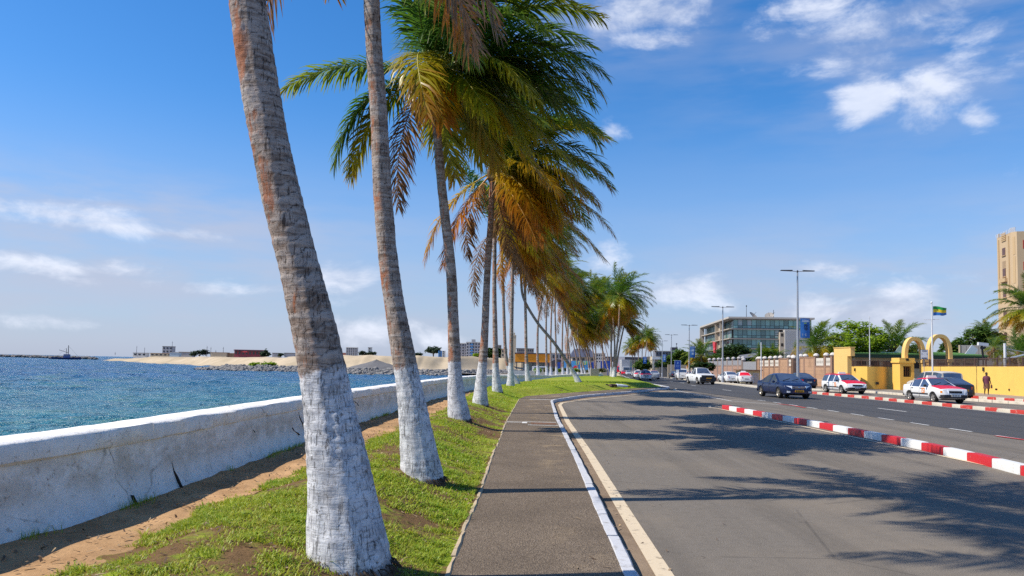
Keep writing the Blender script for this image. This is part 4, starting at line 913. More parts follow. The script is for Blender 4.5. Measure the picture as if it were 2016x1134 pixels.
palm([(1188, 728), (1186, 680), (1184, 619)], 0, (1185, 580), 'calm', 'dark palm rising behind the clump, right of a pair', 3, .25, .95, Y=140, group='pair of dark palms behind the clump', mat=TRUNKG)
for i, (x0, cx, cy, sc) in enumerate([(1269, 1275, 665, 1.25), (1263, 1265, 671, 1.2), (1256, 1257, 672, 1.1), (1249, 1249, 682, 1.1), (1245, 1242, 688, 1.0), (1282, 1279, 677, 1.2)]):
    palm([(x0, 734), (x0 + 1, 705)], 0, (cx, cy), 'greenA' if i != 3 else 'calm', ['tallest palm of the distant group by the avenue', 'palm left of the tallest in the distant group by the avenue', 'middle palm of the distant group by the avenue', 'second palm from the left in the distant group by the avenue', 'leftmost palm of the distant group by the avenue', 'rightmost palm of the distant group by the avenue'][i],
         3, .28, sc * .82, Y=235 + i * 4, group='distant palms by the avenue', mat=TRUNKG, rotz=i * 1.1)
grass()

# ------------------------------------------------------------------ cars
GLASSC = plain('car_glass', (.13, .17, .24), .06, .55, var=.5, scale=1.1, spec=.8)
TYRE = plain('tyre_rubber', (.018, .017, .016), .85, bump=.2); RIMM = plain('alloy_rim', (.45, .40, .33), .35, .7); STEELRIM = plain('steel_rim', (.34, .32, .30), .5, .5)
TRIM = plain('black_trim', (.02, .02, .022), .55); UNDER = plain('underbody', (.012, .012, .012), .9)
LAMPC = plain('headlight_lens', (.85, .87, .90), .12, .1, coat=.6); LAMPR = plain('tail_light_lens', (.42, .012, .015), .12, coat=.6); LAMPO = plain('indicator_lens', (.75, .25, .02), .15, coat=.5)
CHROME = plain('chrome', (.62, .63, .65), .15, .95)
PLATEO = plain('orange_plate', (.78, .36, .015), .5); PLATEW = plain('pale_plate', (.66, .65, .60), .5); PLATED = plain('dark_plate', (.05, .05, .055), .5)
def carpaint(name, col, rough=.28): return plain(name, col, .34, 0, .04, 2, spec=.4, coat=.35)
P_NAVY = carpaint('navy_car_paint', (.010, .018, .060)); P_NAVY2 = carpaint('dark_blue_car_paint', (.012, .018, .045)); P_WHITE = carpaint('white_car_paint', (.72, .72, .71)); P_RED = plain('red_car_paint', (.62, .010, .030), .45, 0, .04, 2, spec=.3, coat=.08)
P_BLACK = carpaint('black_car_paint', (.022, .022, .03)); P_SILVER = carpaint('silver_car_paint', (.42, .44, .47)); P_BEIGE = carpaint('beige_car_paint', (.55, .49, .40)); P_GREY = carpaint('grey_car_paint', (.16, .165, .175)); P_PINK = carpaint('faded_red_car_paint', (.55, .16, .17))

CARS = {
 'sedan': dict(L=4.55, W=.89, zt=[(-2.27, .50), (-2.25, .72), (-2.17, .93), (-1.95, .98), (-1.45, 1.01), (-.72, 1.37), (-.25, 1.435), (.25, 1.42), (1.18, .98), (1.75, .89), (2.08, .78), (2.22, .62), (2.27, .48)], ws=(.27, 1.16), rw=(-1.43, -.74), cab=(-1.40, 1.12), roof=1.43, belt=(.90, .86), wheels=(1.36, -1.32), wr=.325, doors=((-.02, .98), (-1.08, -.04)), boot=(-2.2, -1.45)),
 'oldsedan': dict(L=4.25, W=.83, zt=[(-2.12, .50), (-2.11, .80), (-2.05, .97), (-1.5, 1.0), (-1.32, 1.01), (-.80, 1.34), (-.4, 1.385), (.15, 1.37), (.92, .96), (1.7, .85), (2.04, .78), (2.10, .60), (2.12, .48)], ws=(.17, .91), rw=(-1.31, -.81), cab=(-1.28, .86), roof=1.38, belt=(.90, .85), wheels=(1.28, -1.17), wr=.30, doors=((-.08, .82), (-.98, -.10)), boot=(-2.04, -1.33)),
 'wagon': dict(L=4.30, W=.845, zt=[(-2.15, .50), (-2.14, .80), (-2.08, 1.02), (-1.80, 1.40), (-1.2, 1.45), (-.3, 1.465), (.3, 1.42), (1.05, .98), (1.7, .88), (2.02, .76), (2.12, .60), (2.15, .48)], ws=(.32, 1.04), rw=(-2.07, -1.81), cab=(-1.92, .98), roof=1.45, belt=(.92, .86), wheels=(1.28, -1.22), wr=.31, doors=((-.03, .90), (-.98, -.05)), boot=None),
 'hatch': dict(L=4.1, W=.84, zt=[(-2.05, .50), (-2.04, .78), (-1.98, .96), (-1.75, 1.02), (-1.0, 1.36), (-.3, 1.40), (.2, 1.38), (1.0, .95), (1.65, .85), (1.95, .74), (2.03, .58), (2.05, .48)], ws=(.22, .99), rw=(-1.73, -1.02), cab=(-1.5, .94), roof=1.40, belt=(.92, .85), wheels=(1.22, -1.18), wr=.30, doors=((-.12, .86), (-.98, -.14)), boot=None),
 'suv': dict(L=4.65, W=.92, zt=[(-2.32, .55), (-2.31, .95), (-2.25, 1.15), (-2.12, 1.72), (-1.4, 1.80), (-.2, 1.81), (.35, 1.76), (1.05, 1.18), (1.7, 1.10), (2.18, .98), (2.30, .75), (2.32, .55)], ws=(.37, 1.04), rw=(-2.24, -2.13), cab=(-2.15, 1.0), roof=1.79, belt=(1.12, 1.08), wheels=(1.42, -1.40), wr=.38, doors=((.0, .95), (-1.0, -.02)), boot=None),
 'pickup': dict(L=5.0, W=.90, zt=[(-2.5, .62), (-2.49, .95), (-2.46, 1.06), (-.66, 1.08), (-.62, 1.10), (-.48, 1.60), (-.2, 1.70), (.45, 1.68), (1.15, 1.10), (1.7, 1.05), (2.28, .97), (2.42, .80), (2.46, .55)], ws=(.47, 1.14), rw=(-.61, -.49), cab=(-.50, 1.08), roof=1.69, belt=(1.06, 1.04), wheels=(1.55, -1.55), wr=.37, doors=((.05, 1.02), (-.44, .03)), boot=None),
}
_carcache = {}
def car(kind, loc, heading, label, paint, roofp=None, hoodp=None, bootp=None, sign=False, rack=False, plate=PLATEO, rim=STEELRIM, grp=None, bumper=None, badge=None, stripe=False, detail=True, cat='car', name=None, bullbar=False, box=None):
    """heading: angle of the nose from +X. One body grid is split into panels and panes; each is a part."""
    K = CARS[kind]; L, W = K['L'], K['W']; zx = [p[0] for p in K['zt']]; zz = [p[1] for p in K['zt']]
    xs = set(np.round(np.arange(-L / 2, L / 2 + .001, .09 if detail else .2), 3)) | set(zx)
    for a, b in ((K['ws']), (K['rw']), (K['cab'])): xs |= {a, b}
    gaps = []
    for a, b in K['doors']: xs |= {a, b}
    xs |= {K['doors'][0][0] - .02, K['doors'][1][1]}
    xs |= {K['wheels'][0] + d for d in (-.4, -.3, -.15, 0, .15, .3, .4)} | {K['wheels'][1] + d for d in (-.4, -.3, -.15, 0, .15, .3, .4)}
    xs = sorted(xs); xs = [x for i, x in enumerate(xs) if i == 0 or x - xs[i - 1] > .006]
    half = L / 2; wrf = W * .70 if kind != 'suv' else W * .78
    def ztop(x): return float(np.interp(x, zx, zz))
    def sect(x):
        t = abs(x) / half; zt = ztop(x)
        w = W * (1 - .05 * t ** 2 - .22 * max(0, (t - .86) / .14) ** 2.2)
        zb = .20 + .10 * max(0, (t - .8) / .2) + .02
        belt = min(np.interp(x, [-half, half], K['belt']), zt - .03); f = np.clip((zt - belt - .03) / (K['roof'] - belt - .03), 0, 1); wr_ = w * .955 + (wrf - w * .955) * f
        pts = [(0, zb - .02), (w * .86, zb), (w * .97, zb + .13), (w, .50), (w * 1.0, min(.68, belt - .06)), (w * .985, belt - .035), (w * .955, belt), (wr_, zt - .05 * f - .006), (wr_ - .11, zt + .006), (wr_ * .45, zt + .028), (0, zt + .034)]
        arch = 0
        for xw in K['wheels']:
            R = K['wr'] + .045
            if abs(x - xw) < R: arch = max(arch, K['wr'] + math.sqrt(R * R - (x - xw) ** 2))
        return [(y, max(z, min(arch, belt - .08)) if i in (1, 2, 3, 4) else z) for i, (y, z) in enumerate(pts)]
    S = [sect(x) for x in xs]; nc = len(S[0])
    bins = {}
    def put(key, quad, flip): bins.setdefault(key, MB()).add(quad if not flip else quad[::-1], [(0, 1, 2, 3)])
    for i in range(len(xs) - 1):
        xm = (xs[i] + xs[i + 1]) / 2
        for j in range(nc - 1):
            zdiff = ztop(xm) - np.interp(xm, [-half, half], K['belt'])
            key = 'body'
            if j == 6 and K['cab'][0] < xm < K['cab'][1] and zdiff > .09:
                fr = [d for d in K['doors'] if d[0] + .05 < xm < d[1] - .04]
                if fr or (xm < K['doors'][1][0] - .07 and kind in ('wagon', 'suv', 'hatch')) or (xm < K['doors'][1][0] - .05 and xm > K['cab'][0] + .12): key = 'window' + ('F' if xm > K['doors'][0][0] else 'R' if xm > K['doors'][1][0] else 'Q')
                elif xm > K['doors'][0][1] - .05: key = 'body'
            elif j >= 8 and K['ws'][0] < xm < K['ws'][1]: key = 'windshield'
            elif j >= 8 and K['rw'][0] < xm < K['rw'][1]: key = 'rear_window'
            elif j >= 7 and K['rw'][1] <= xm <= K['ws'][0]: key = 'roof'
            elif j >= 7 and xm > K['ws'][1] and xm < half - .16: key = 'hood'
            elif j >= 7 and K['boot'] and K['boot'][0] < xm < K['boot'][1]: key = 'boot_lid'
            elif 2 <= j <= 5:
                for q, d in enumerate(K['doors']):
                    if d[0] < xm < d[1]: key = 'door' + 'FR'[q]
            for sgn in (1, -1):
                q = [(xs[i], sgn * S[i][j][0], S[i][j][1]), (xs[i + 1], sgn * S[i + 1][j][0], S[i + 1][j][1]), (xs[i + 1], sgn * S[i + 1][j + 1][0], S[i + 1][j + 1][1]), (xs[i], sgn * S[i][j + 1][0], S[i][j + 1][1])]
                k2 = key + ('+' if sgn > 0 else '-') if key[:4] in ('wind', 'door') and key != 'windshield' else key
                put(k2, q, sgn < 0)
    for i, fl in ((0, False), (len(xs) - 1, True)):
        ring = [(xs[i], y, z) for y, z in S[i]] + [(xs[i], -y, z) for y, z in S[i][-2:0:-1]]
        bins['body'].add(ring if fl else ring[::-1], [tuple(range(len(ring)))])
    root = empty(name or ('taxi' if sign else 'pickup_truck' if kind == 'pickup' else 'parked_car' if 'parked' in label else 'car'), (loc[0], loc[1], loc[2]), heading, label=label, cat=cat, group=grp)
    names = {'windowF': 'side_window', 'windowR': 'side_window', 'windowQ': 'quarter_window', 'doorF': 'door', 'doorR': 'door'}
    def weld(mb):                                           # merge doubled corners so that panels shade smoothly
        idx = {}; nv = []; mp = []
        for v in mb.v:
            k = (round(v[0], 4), round(v[1], 4), round(v[2], 4))
            if k not in idx: idx[k] = len(nv); nv.append(v)
            mp.append(idx[k])
        f2 = []
        for f in mb.f:
            g = []
            for q in f:
                if mp[q] not in g: g.append(mp[q])
            if len(g) > 2: f2.append(tuple(g))
        mb.v, mb.f = nv, f2; return mb
    doors = {}
    for k, mb in bins.items():
        base = k.rstrip('+-'); nm = names.get(base, base)
        pm = bootp if (base == 'rear_window' and bootp) else GLASSC if 'wind' in base else {'roof': roofp, 'hood': hoodp, 'boot_lid': bootp}.get(base) or paint
        o = weld(mb).build(nm, pm, root, True, True, sharp=42)
        if base == 'hood' and hoodp: o['label'] = 'hood in a second colour'
        if base[:4] == 'door': doors[k] = o
    # seams, handles, sills, arches, trim
    for k, d in zip('FR', K['doors']):
        for s in (1, -1):
            if 'door' + k + ('+' if s > 0 else '-') not in doors: continue
            dr = doors['door' + k + ('+' if s > 0 else '-')]
            m = MB(); m.box((d[0] + .16, s * (W * .985 + .004), .80), (.17, .03, .035)); m.build('handle', TRIM, dr, local=True)
            m = MB(); m.box((d[0] + .0, s * (W * .995 + .001), .56), (.012, .012, .58)); m.build('door_seam', UNDER, dr, local=True)
            if stripe: m = MB(); m.box(((d[0] + d[1]) / 2, s * (W + .008), .50), (d[1] - d[0] - .03, .022, .06)); m.build('rub_strip', TRIM, dr, local=True)
            if stripe and k == 'F':
                m = MB(); m.box((d[0] + .42, s * (W + .004), .68), (.30, .008, .30)); em = m.build('door_emblem', plain('taxi_emblem_orange', (.72, .24, .05), .5), dr, local=True)
                m = MB(); m.box((d[0] + .46, s * (W + .009), .72), (.16, .006, .06)); m.box((d[0] + .40, s * (W + .009), .62), (.12, .006, .10)); m.build('emblem_print', P_WHITE, em, local=True)
    m = MB(); m.box((0, 0, .30), (L * .90, W * 1.62, .20)); m.box((K['wheels'][0], 0, .48), (.80, W * 1.5, .40)); m.box((K['wheels'][1], 0, .48), (.80, W * 1.5, .40)); m.build('underbody', UNDER, root, local=True)
    R = K['wr']; key = ('w', round(R, 3), rim.name)
    if key not in _carcache:
        t = MB(); t.lathe([(R * .66, -.10), (R * .93, -.105), (R, -.07), (R, .07), (R * .93, .105), (R * .66, .10), (R * .64, .03)], 20, 'Y')
        h = MB(); h.lathe([(.001, .075), (R * .18, .085), (R * .22, .055), (R * .58, .065), (R * .66, .095), (R * .69, .09)], 20, 'Y')
        for q in range(5):
            a = q * 2 * math.pi / 5; h.beam((math.cos(a) * R * .15, .088, math.sin(a) * R * .15), (math.cos(a) * R * .64, .088, math.sin(a) * R * .64), R * .20, .03, (0, 1, 0))
        b = MB(); b.lathe([(R * .67, .05), (.001, .05)], 16, 'Y')
        _carcache[key] = (t.mesh('tyre', TYRE, True), h.mesh('rim', rim, True), b.mesh('brake_disc', UNDER))
    for xw in K['wheels']:
        for s in (1, -1):
            w = empty('wheel', (xw, s * (W - .115), R)); w.parent = root; w.rotation_euler.z = 0 if s > 0 else math.pi
            for q, nm in zip(_carcache[key], ('tyre', 'rim', 'brake_disc')): link(nm, q, w)
            if detail:                                       # dark rim of the wheel arch
                m = MB(); m.tube([(xw + math.cos(a) * (R + .045), s * (W * .995), R + math.sin(a) * (R + .045)) for a in np.linspace(.15, math.pi - .15, 12)], .013, 4); m.build('arch_lip', TRIM if bumper else paint, root, local=True)
    zf = .63 if kind not in ('suv', 'pickup') else .84
    def face_x(y, sgn, z):                                   # x of the nose or tail at half width y
        c = [xs[i] for i in range(len(xs)) if max(p[0] for p in S[i] if p[1] < z + .35) >= abs(y) - .001 and max(p[1] for p in S[i]) >= z - .03]
        return (max(c) if sgn > 0 else min(c))
    for s in (1, -1):
        def lens(nm, sg, y0, y1, z0, z1, mat, back=.30, rake=.0):
            xa, xb = face_x(y0, sg, (z0 + z1) / 2), face_x(y1, sg, (z0 + z1) / 2) - sg * .02; xa += sg * .03; xb += sg * .05
            m = MB(); m.hexa([(xa - sg * .1, s * y0, z0), (xb - sg * .1, s * y1, z0), (xb, s * y1, z0), (xa, s * y0, z0), (xa - sg * (.1 + rake), s * y0, z1), (xb - sg * (.14 + rake), s * y1, z1 + .015), (xb - sg * rake, s * y1, z1 + .015), (xa - sg * rake, s * y0, z1)]); return m.build(nm, mat, root, local=True)
        hl = lens('headlight', 1, W * .46, W * .90, zf - .07, zf + .11, LAMPC, rake=.03)
        if kind in ('sedan',): lens('fog_light', 1, W * .60, W * .80, .36, .45, LAMPC)
        if stripe: lens('indicator', 1, W * .86, W * .93, zf - .04, zf + .07, LAMPO)
        lens('tail_light', -1, W * .55, W * .90, .68 if kind not in ('suv', 'pickup') else .85, .86 if kind not in ('suv', 'pickup') else 1.08, LAMPR)
        m = MB(); xm_ = K['ws'][1] - .22; zb_ = float(np.interp(xm_, [-half, half], K['belt'])) + .06
        m.blob((xm_, s * (W + .09), zb_ + .03), (.06, .10, .075), 8, 5); m.beam((xm_ + .02, s * (W * .93), zb_ - .02), (xm_, s * (W + .06), zb_ + .02), .04, .03); m.build('mirror', paint if not bumper else TRIM, root, True, True)
    def bar(nm, sg, z0, z1, mat, wf=.94, out=.03, th=.10):
        m = MB(); ys = np.linspace(-W * wf, W * wf, 13); vs = []
        for y in ys:
            x = face_x(abs(y) * .98, sg, (z0 + z1) / 2) + sg * out * (1 - .4 * (abs(y) / W) ** 2); vs += [(x - sg * th, y, z0), (x, y, z0 + .02), (x, y, z1 - .02), (x - sg * th, y, z1)]
        m.add(vs, [(i * 4 + q, i * 4 + 4 + q, i * 4 + 4 + (q + 1) % 4, i * 4 + (q + 1) % 4) for i in range(12) for q in range(4)]); return m.build(nm, mat, root, True, True)
    bm = bumper or paint
    bar('front_bumper', 1, .30, .50 if kind not in ('suv', 'pickup') else .66, bm); bar('rear_bumper', -1, .32, .52 if kind not in ('suv', 'pickup') else .62, bm)
    # grille
    zg = zf + (.02 if kind != 'sedan' else -.02); g = MB(); ys = np.linspace(-W * .47, W * .47, 7); vs = []
    for y in ys:
        x = face_x(abs(y) * .6, 1, zg) + .014; hh = .065 if kind not in ('sedan', 'pickup', 'suv') else .11 * (1 - (abs(y) / W / .6) ** 2) + .012
        vs += [(x, y, zg - hh), (x - .02, y, zg + hh * .9), (x - .1, y, zg + hh * .9), (x - .1, y, zg - hh)]
    g.add(vs, [(i * 4 + q, i * 4 + 4 + q, i * 4 + 4 + (q + 1) % 4, i * 4 + (q + 1) % 4) for i in range(6) for q in range(4)]); go = g.build('grille', TRIM, root, local=True)
    m = MB(); x = face_x(.2, 1, zg) + .022
    for q in (-.05, 0, .05): m.box((x, 0, zg + q), (.02, W * (.78 - abs(q) * 4), .012))
    if kind == 'sedan': m.beam((x, -W * .46, zg + .085), (x, W * .46, zg + .085), .03, .03); m.blob((x + .02, 0, zg + .055), (.02, .07, .04), 8, 4)
    m.build('grille_bars', CHROME if kind in ('sedan', 'suv') else TRIM, go, local=True)
    for sg in (1, -1):
        z = .45 if sg > 0 else (.62 if kind not in ('suv', 'pickup') else .70); x = face_x(.2, sg, z) + sg * .045
        m = MB(); m.box((x, 0, z), (.016, .52, .12)); po = m.build('number_plate', plate, root, local=True)
        m = MB()
        for q, wv in zip((-.20, -.155, -.08, -.035, .01, .09, .15), (.03, .028, .03, .012, .03, .03, .03)): m.box((x + sg * .009, q, z), (.004, wv, .07))
        m.build('plate_print', TRIM if plate is not PLATED else P_WHITE, po, local=True)
    m = MB(); m.beam((K['ws'][1] - .02, -.5, ztop(K['ws'][1]) + .045), (K['ws'][1] - .25, .02, ztop(K['ws'][1] - .25) + .05), .02, .02); m.beam((K['ws'][1] - .02, .05, ztop(K['ws'][1]) + .045), (K['ws'][1] - .25, .55, ztop(K['ws'][1] - .25) + .045), .02, .02); m.build('wiper', UNDER, root, local=True)
    if sign:
        m = MB(); zt = ztop(-.25) + .03; m.hexa([(-.36, -.28, zt), (-.14, -.28, zt), (-.14, .28, zt), (-.36, .28, zt), (-.31, -.24, zt + .14), (-.19, -.24, zt + .14), (-.19, .24, zt + .14), (-.31, .24, zt + .14)]); m.build('roof_sign', plain('taxi_sign_plastic', (.62, .60, .60), .4), root, local=True)
    if rack:
        m = MB()
        for s in (1, -1):
            m.tube([(-1.65, s * .56, K['roof'] - .03), (-1.5, s * .56, K['roof'] + .06), (-.2, s * .56, K['roof'] + .075), (-.05, s * .56, K['roof'] + .01)], .018, 6)
        m.build('roof_rail', P_RED, root, local=True)
    if kind == 'pickup':
        m = MB(); m.box((-1.55, 0, 1.09), (1.74, W * 1.72, .012)); m.build('load_bed', UNDER, root, local=True)
        m = MB(); m.box((-.55, 0, 1.76), (.5, W * 1.2, .10)); m.tube([(-.66, -.7, 1.1), (-.66, -.66, 1.72), (-.66, .66, 1.72), (-.66, .7, 1.1)], .03, 6); m.build('roll_bar', TRIM, root, local=True)
        m = MB(); m.box((2.50, 0, .60), (.16, W * 1.9, .34)); m.box((2.46, 0, .88), (.10, W * 1.5, .18)); m.build('front_guard', plain('dark_plastic_guard', (.035, .036, .04), .6), root, local=True)
        m = MB(); m.box((2.587, .05, .66), (.014, .52, .12)); m.build('number_plate', PLATEO, root, local=True)
    return root

DOWN = -math.pi / 2; UP = math.pi / 2
def gz(x, y): return zr(y)
car('sedan', (16.55, 46.4, .006), DOWN + .05, 'dark navy sedan with an orange plate driving towards the red and white kerb', P_NAVY, rim=RIMM, plate=PLATEO)
car('wagon', (25.6, 58.8, -.02), DOWN + .06, 'white station wagon taxi with red bonnet and roof before the curved yellow wall', P_WHITE, P_RED, P_RED, sign=True, rack=True, plate=PLATED, bumper=TRIM, stripe=True, cat='taxi', grp='red and white taxis by the kerb')
car('oldsedan', (24.75, 44.7, -.02), DOWN + .02, 'white saloon taxi with red bonnet parked before the gate post', P_WHITE, P_RED, P_RED, sign=True, plate=PLATEW, bumper=TRIM, stripe=True, cat='taxi', grp='red and white taxis by the kerb')
car('hatch', (28.75, 50.6, -.02), UP + .04, 'black hatchback seen from behind, half hidden by the saloon taxi', P_BLACK, plate=PLATEO)
car('suv', (31.0, 55.9, -.02), UP + .03, 'cream van-like car showing only its roof behind the black hatchback', P_BEIGE, plate=PLATEW)
car('sedan', (27.3, 72.0, -.02), UP - .04, 'dark blue saloon parked with its tail towards us behind the navy sedan', P_NAVY2, plate=PLATEW)
car('pickup', (20.1, 81.0, .0), DOWN + .08, 'white pickup truck with dark front guard driving towards us', P_WHITE, plate=PLATEO, bumper=TRIM, cat='pickup truck')
car('hatch', (26.6, 93.5, zr(93)), UP, 'white car with dark rear window parked beside a lamp post before the pink wall', P_WHITE, plate=PLATEW, detail=False)
car('oldsedan', (27.8, 91.5, zr(91)), UP - .1, 'white taxi with a red tail parked before the small cream hut', P_WHITE, P_WHITE, None, P_RED, sign=True, plate=PLATEW, detail=False, cat='taxi')
for (px_i, py_i, kd, hd, lb, cols, kw) in [
    (1270.2, 749, 'oldsedan', DOWN, 'red fronted taxi nearest of the distant oncoming cars', (P_WHITE, P_RED, P_RED), dict(sign=True, cat='taxi')),
    (1256.4, 745, 'oldsedan', DOWN, 'red bonneted taxi just left of the nearest distant taxi', (P_WHITE, P_WHITE, P_RED), dict(sign=True, cat='taxi')),
    (1287, 747, 'hatch', UP, 'faded red car seen from behind, right of the distant oncoming taxis', (P_SILVER, P_PINK, None), {}),
    (1228, 738, 'hatch', DOWN, 'small red car far down the avenue by the tip of the green', (P_RED, None, None), {}),
    (1237, 739, 'sedan', DOWN, 'silver car far down the avenue beside the small red car', (P_SILVER, None, None), {}),
    (1249, 736, 'suv', DOWN, 'dark car far away left of the queue of traffic', (P_GREY, None, None), {}),
    (1257.6, 737.5, 'suv', UP, 'grey blue car far away in the queue above the red taxis', (P_NAVY2, None, None), {}),
    (1268.5, 737, 'oldsedan', UP, 'white car far away in the middle of the queue', (P_WHITE, None, None), {}),
    (1278.5, 738, 'hatch', UP, 'black car far away right of the white one in the queue', (P_BLACK, None, None), {}),
    (1295, 738.5, 'suv', UP, 'beige van far away below the pale building', (P_BEIGE, None, None), {}),
    (1307.5, 741, 'suv', UP, 'black off-roader parked on the slope left of the blue road sign', (P_BLACK, None, None), {}),
    (1327, 745, 'sedan', UP, 'dark car standing left under the blue road sign', (P_BLACK, None, None), {}),
    (1341, 747.5, 'suv', UP, 'white off-roader standing right behind the blue road sign', (P_WHITE, None, None), {}),
    (1351.6, 746, 'hatch', UP, 'dark red car right of the white off-roader', (P_RED, None, None), {}),
    (1362, 748.5, 'oldsedan', UP, 'pinkish white car half hidden by the white pickup', (P_WHITE, P_PINK, None), {})]:
    x, y, z = at(px_i, py_i)
    car(kd, (x, y, z), hd - .12, lb, cols[0], cols[1], cols[2], detail=False, plate=PLATEW, grp=None, **kw)

def box_truck(px, py, Y, w, h, label, paint, cab):
    p = pt(px, py, Y); z0 = zr(Y); r = empty('box_truck', (p.x, Y, z0), label=label, cat='truck')
    m = MB(); m.box((0, 0, .9 + h / 2), (w, 6, h)); m.build('cargo_box', paint, r, local=True)
    m = MB(); m.hexa([(-w * .45, -5, .5), (w * .45, -5, .5), (w * .45, -3.1, .5), (-w * .45, -3.1, .5), (-w * .42, -4.6, 2.6), (w * .42, -4.6, 2.6), (w * .42, -3.1, 2.7), (-w * .42, -3.1, 2.7)]); m.build('cab', cab, r, local=True)
    m = MB(); m.hexa([(-w * .38, -4.86, 1.5), (w * .38, -4.86, 1.5), (w * .38, -4.8, 1.5), (-w * .38, -4.8, 1.5), (-w * .36, -4.68, 2.35), (w * .36, -4.68, 2.35), (w * .36, -4.6, 2.35), (-w * .36, -4.6, 2.35)]); m.build('windshield', GLASSC, r, local=True)
    wm = MB(); wm.lathe([(.001, -.14), (.46, -.14), (.5, -.1), (.5, .1), (.46, .14), (.001, .14)], 12, 'X'); me = wm.mesh('wheel', TYRE)
    for x in (-w * .42, w * .42):
        for y in (-4.2, 1.8): o = link('wheel', me, r); o.location = (x, y, .5)
    m = MB(); m.box((0, -.5, .75), (w * .8, 8, .25)); m.build('chassis', UNDER, r, local=True)
    return r
box_truck(1229.5, 730, 280, 2.9, 4.3, 'tall grey box truck at the far end of the avenue', P_SILVER, P_SILVER)
box_truck(1236, 730, 330, 3.0, 3.6, 'smaller grey green box truck right of the tall grey one', plain('grey_green_box', (.22, .27, .26), .6), P_GREY)
box_truck(1219, 730, 300, 3.4, 5.6, 'white container truck behind the palm clump', P_WHITE, P_RED)

# ------------------------------------------------------------------ street lamps, banners, poles, signs
POLE = plain('lamp_pole_grey', (.42, .43, .45), .45, .4); LAMPH = plain('lamp_head_dark', (.04, .042, .05), .5); BLUEB = plain('banner_blue', (.030, .155, .46), .7, var=.25, scale=1.5); PALEB = plain('banner_pale', (.58, .68, .78), .7)
DARKP = plain('banner_dark_print', (.02, .03, .06), .7); GREENP = plain('banner_green_print', (.35, .55, .12), .7)
def street_lamp(X, Y, H, label, z0):
    r = empty('street_lamp', (X, Y, z0), label=label, cat='street lamp', group='double arm street lamps along the road')
    m = MB(); m.tube([(0, 0, 0), (0, 0, H * .5), (0, 0, H)], [.115, .085, .055], 10); m.build('pole', POLE, r, True, True)
    m = MB(); m.lathe([(.001, .0), (.26, .0), (.26, .05), (.15, .09), (.14, .9), (.11, .95)], 10); m.build('pole_base', POLE, r, True, True)
    for s in (-1, 1):
        m = MB(); m.tube([(0, 0, H - .02), (s * .5, 0, H + .03), (s * .75, 0, H + .04)], .03, 6); a = m.build('arm', POLE, r, True, True)
        m = MB(); m.hexa([(s * .42, -.13, H - .0), (s * 1.32, -.10, H + .02), (s * 1.32, .10, H + .02), (s * .42, .13, H - .0), (s * .42, -.11, H + .10), (s * 1.30, -.08, H + .085), (s * 1.30, .08, H + .085), (s * .42, .11, H + .10)]); m.build('lamp_head', LAMPH, a, local=True)
    m = MB(); m.lathe([(.001, H + .1), (.06, H + .07), (.06, H - .1)], 8); m.build('pole_cap', LAMPH, r, local=True)
    return r
def banner(X, Y, zc, w, h, label, full=True):
    r = empty('street_banner', (X, Y, zc), label=label, cat='banner', group='blue event banners on the lamp posts')
    N = 9; m = MB(); vs = [];
    for i in range(N):
        for j in range(5):
            u, v = j / 4, i / (N - 1); vs.append((u * w, -.03 - .05 * math.sin(u * 3.1) * (1 + .3 * math.sin(v * 5)), (v - .5) * h))
    m.add(vs, [(i * 5 + j, i * 5 + j + 1, i * 5 + j + 6, i * 5 + j + 5) for i in range(N - 1) for j in range(4)]); b = m.build('banner_cloth', BLUEB, r, True, True)
    m = MB(); m.tube([(-.08, 0, h / 2 + .02), (w + .05, 0, h / 2 + .02)], .018, 6); m.tube([(-.08, 0, -h / 2 - .02), (w + .05, 0, -h / 2 - .02)], .018, 6); m.build('banner_rod', POLE, r, local=True)
    def decal(mat, quads, nm):
        m = MB()
        for (u0, v0, u1, v1, sk) in quads: m.add([(u0 * w, -.105, (v0 - .5) * h), (u1 * w, -.105, (v0 - .5) * h), ((u1 + sk) * w, -.105, (v1 - .5) * h), ((u0 + sk) * w, -.105, (v1 - .5) * h)], [(0, 1, 2, 3)])
        m.build(nm, mat, b, local=True)
    if full:
        decal(PALEB, [(.12, .90, .88, .925, 0), (.18, .86, .80, .88, 0), (.12, .82, .9, .85, 0), (.14, .14, .24, .16, 0), (.14, .19, .24, .21, 0), (.14, .09, .24, .11, 0), (.20, .15, .24, .20, 0), (.14, .10, .18, .15, 0), (.33, .15, .40, .165, 0),
                      (.48, .19, .60, .21, 0), (.48, .15, .52, .20, 0), (.48, .14, .60, .16, 0), (.56, .10, .60, .15, 0), (.48, .09, .60, .11, 0)], 'banner_lettering')
        decal(GREENP, [(.30, .74, .62, .78, .05)], 'banner_print')
        decal(DARKP, [(.36, .55, .46, .68, .06), (.38, .42, .44, .55, -.04), (.46, .40, .50, .55, .05), (.34, .60, .50, .64, .12), (.42, .69, .50, .74, .02), (.58, .55, .68, .67, .05), (.58, .38, .64, .55, -.02), (.66, .38, .71, .55, .04), (.56, .60, .72, .63, .10), (.62, .68, .70, .73, .02)], 'banner_figures')
    else: decal(PALEB, [(.2, .55, .75, .75, .05), (.3, .25, .7, .45, 0), (.15, .85, .85, .9, 0)], 'banner_print')
    return r
LAMPS = [(1570, 66, 533), (1423, 44, 604), (1357, 32, 640), (1322, 25.5, 659), (1304, 21, 671), (1289, 17, 684), (1277, 14.5, 691)]
lampn = ['tallest double arm street lamp, right of the glass office building', 'double arm street lamp standing before the left front of the office building', 'double arm street lamp just right of the blue road sign', 'double arm street lamp just left of the blue road sign', 'double arm street lamp left of the pale building front', 'farther double arm street lamp by the distant palms', 'farthest double arm street lamp by the distant palms']
LP = []
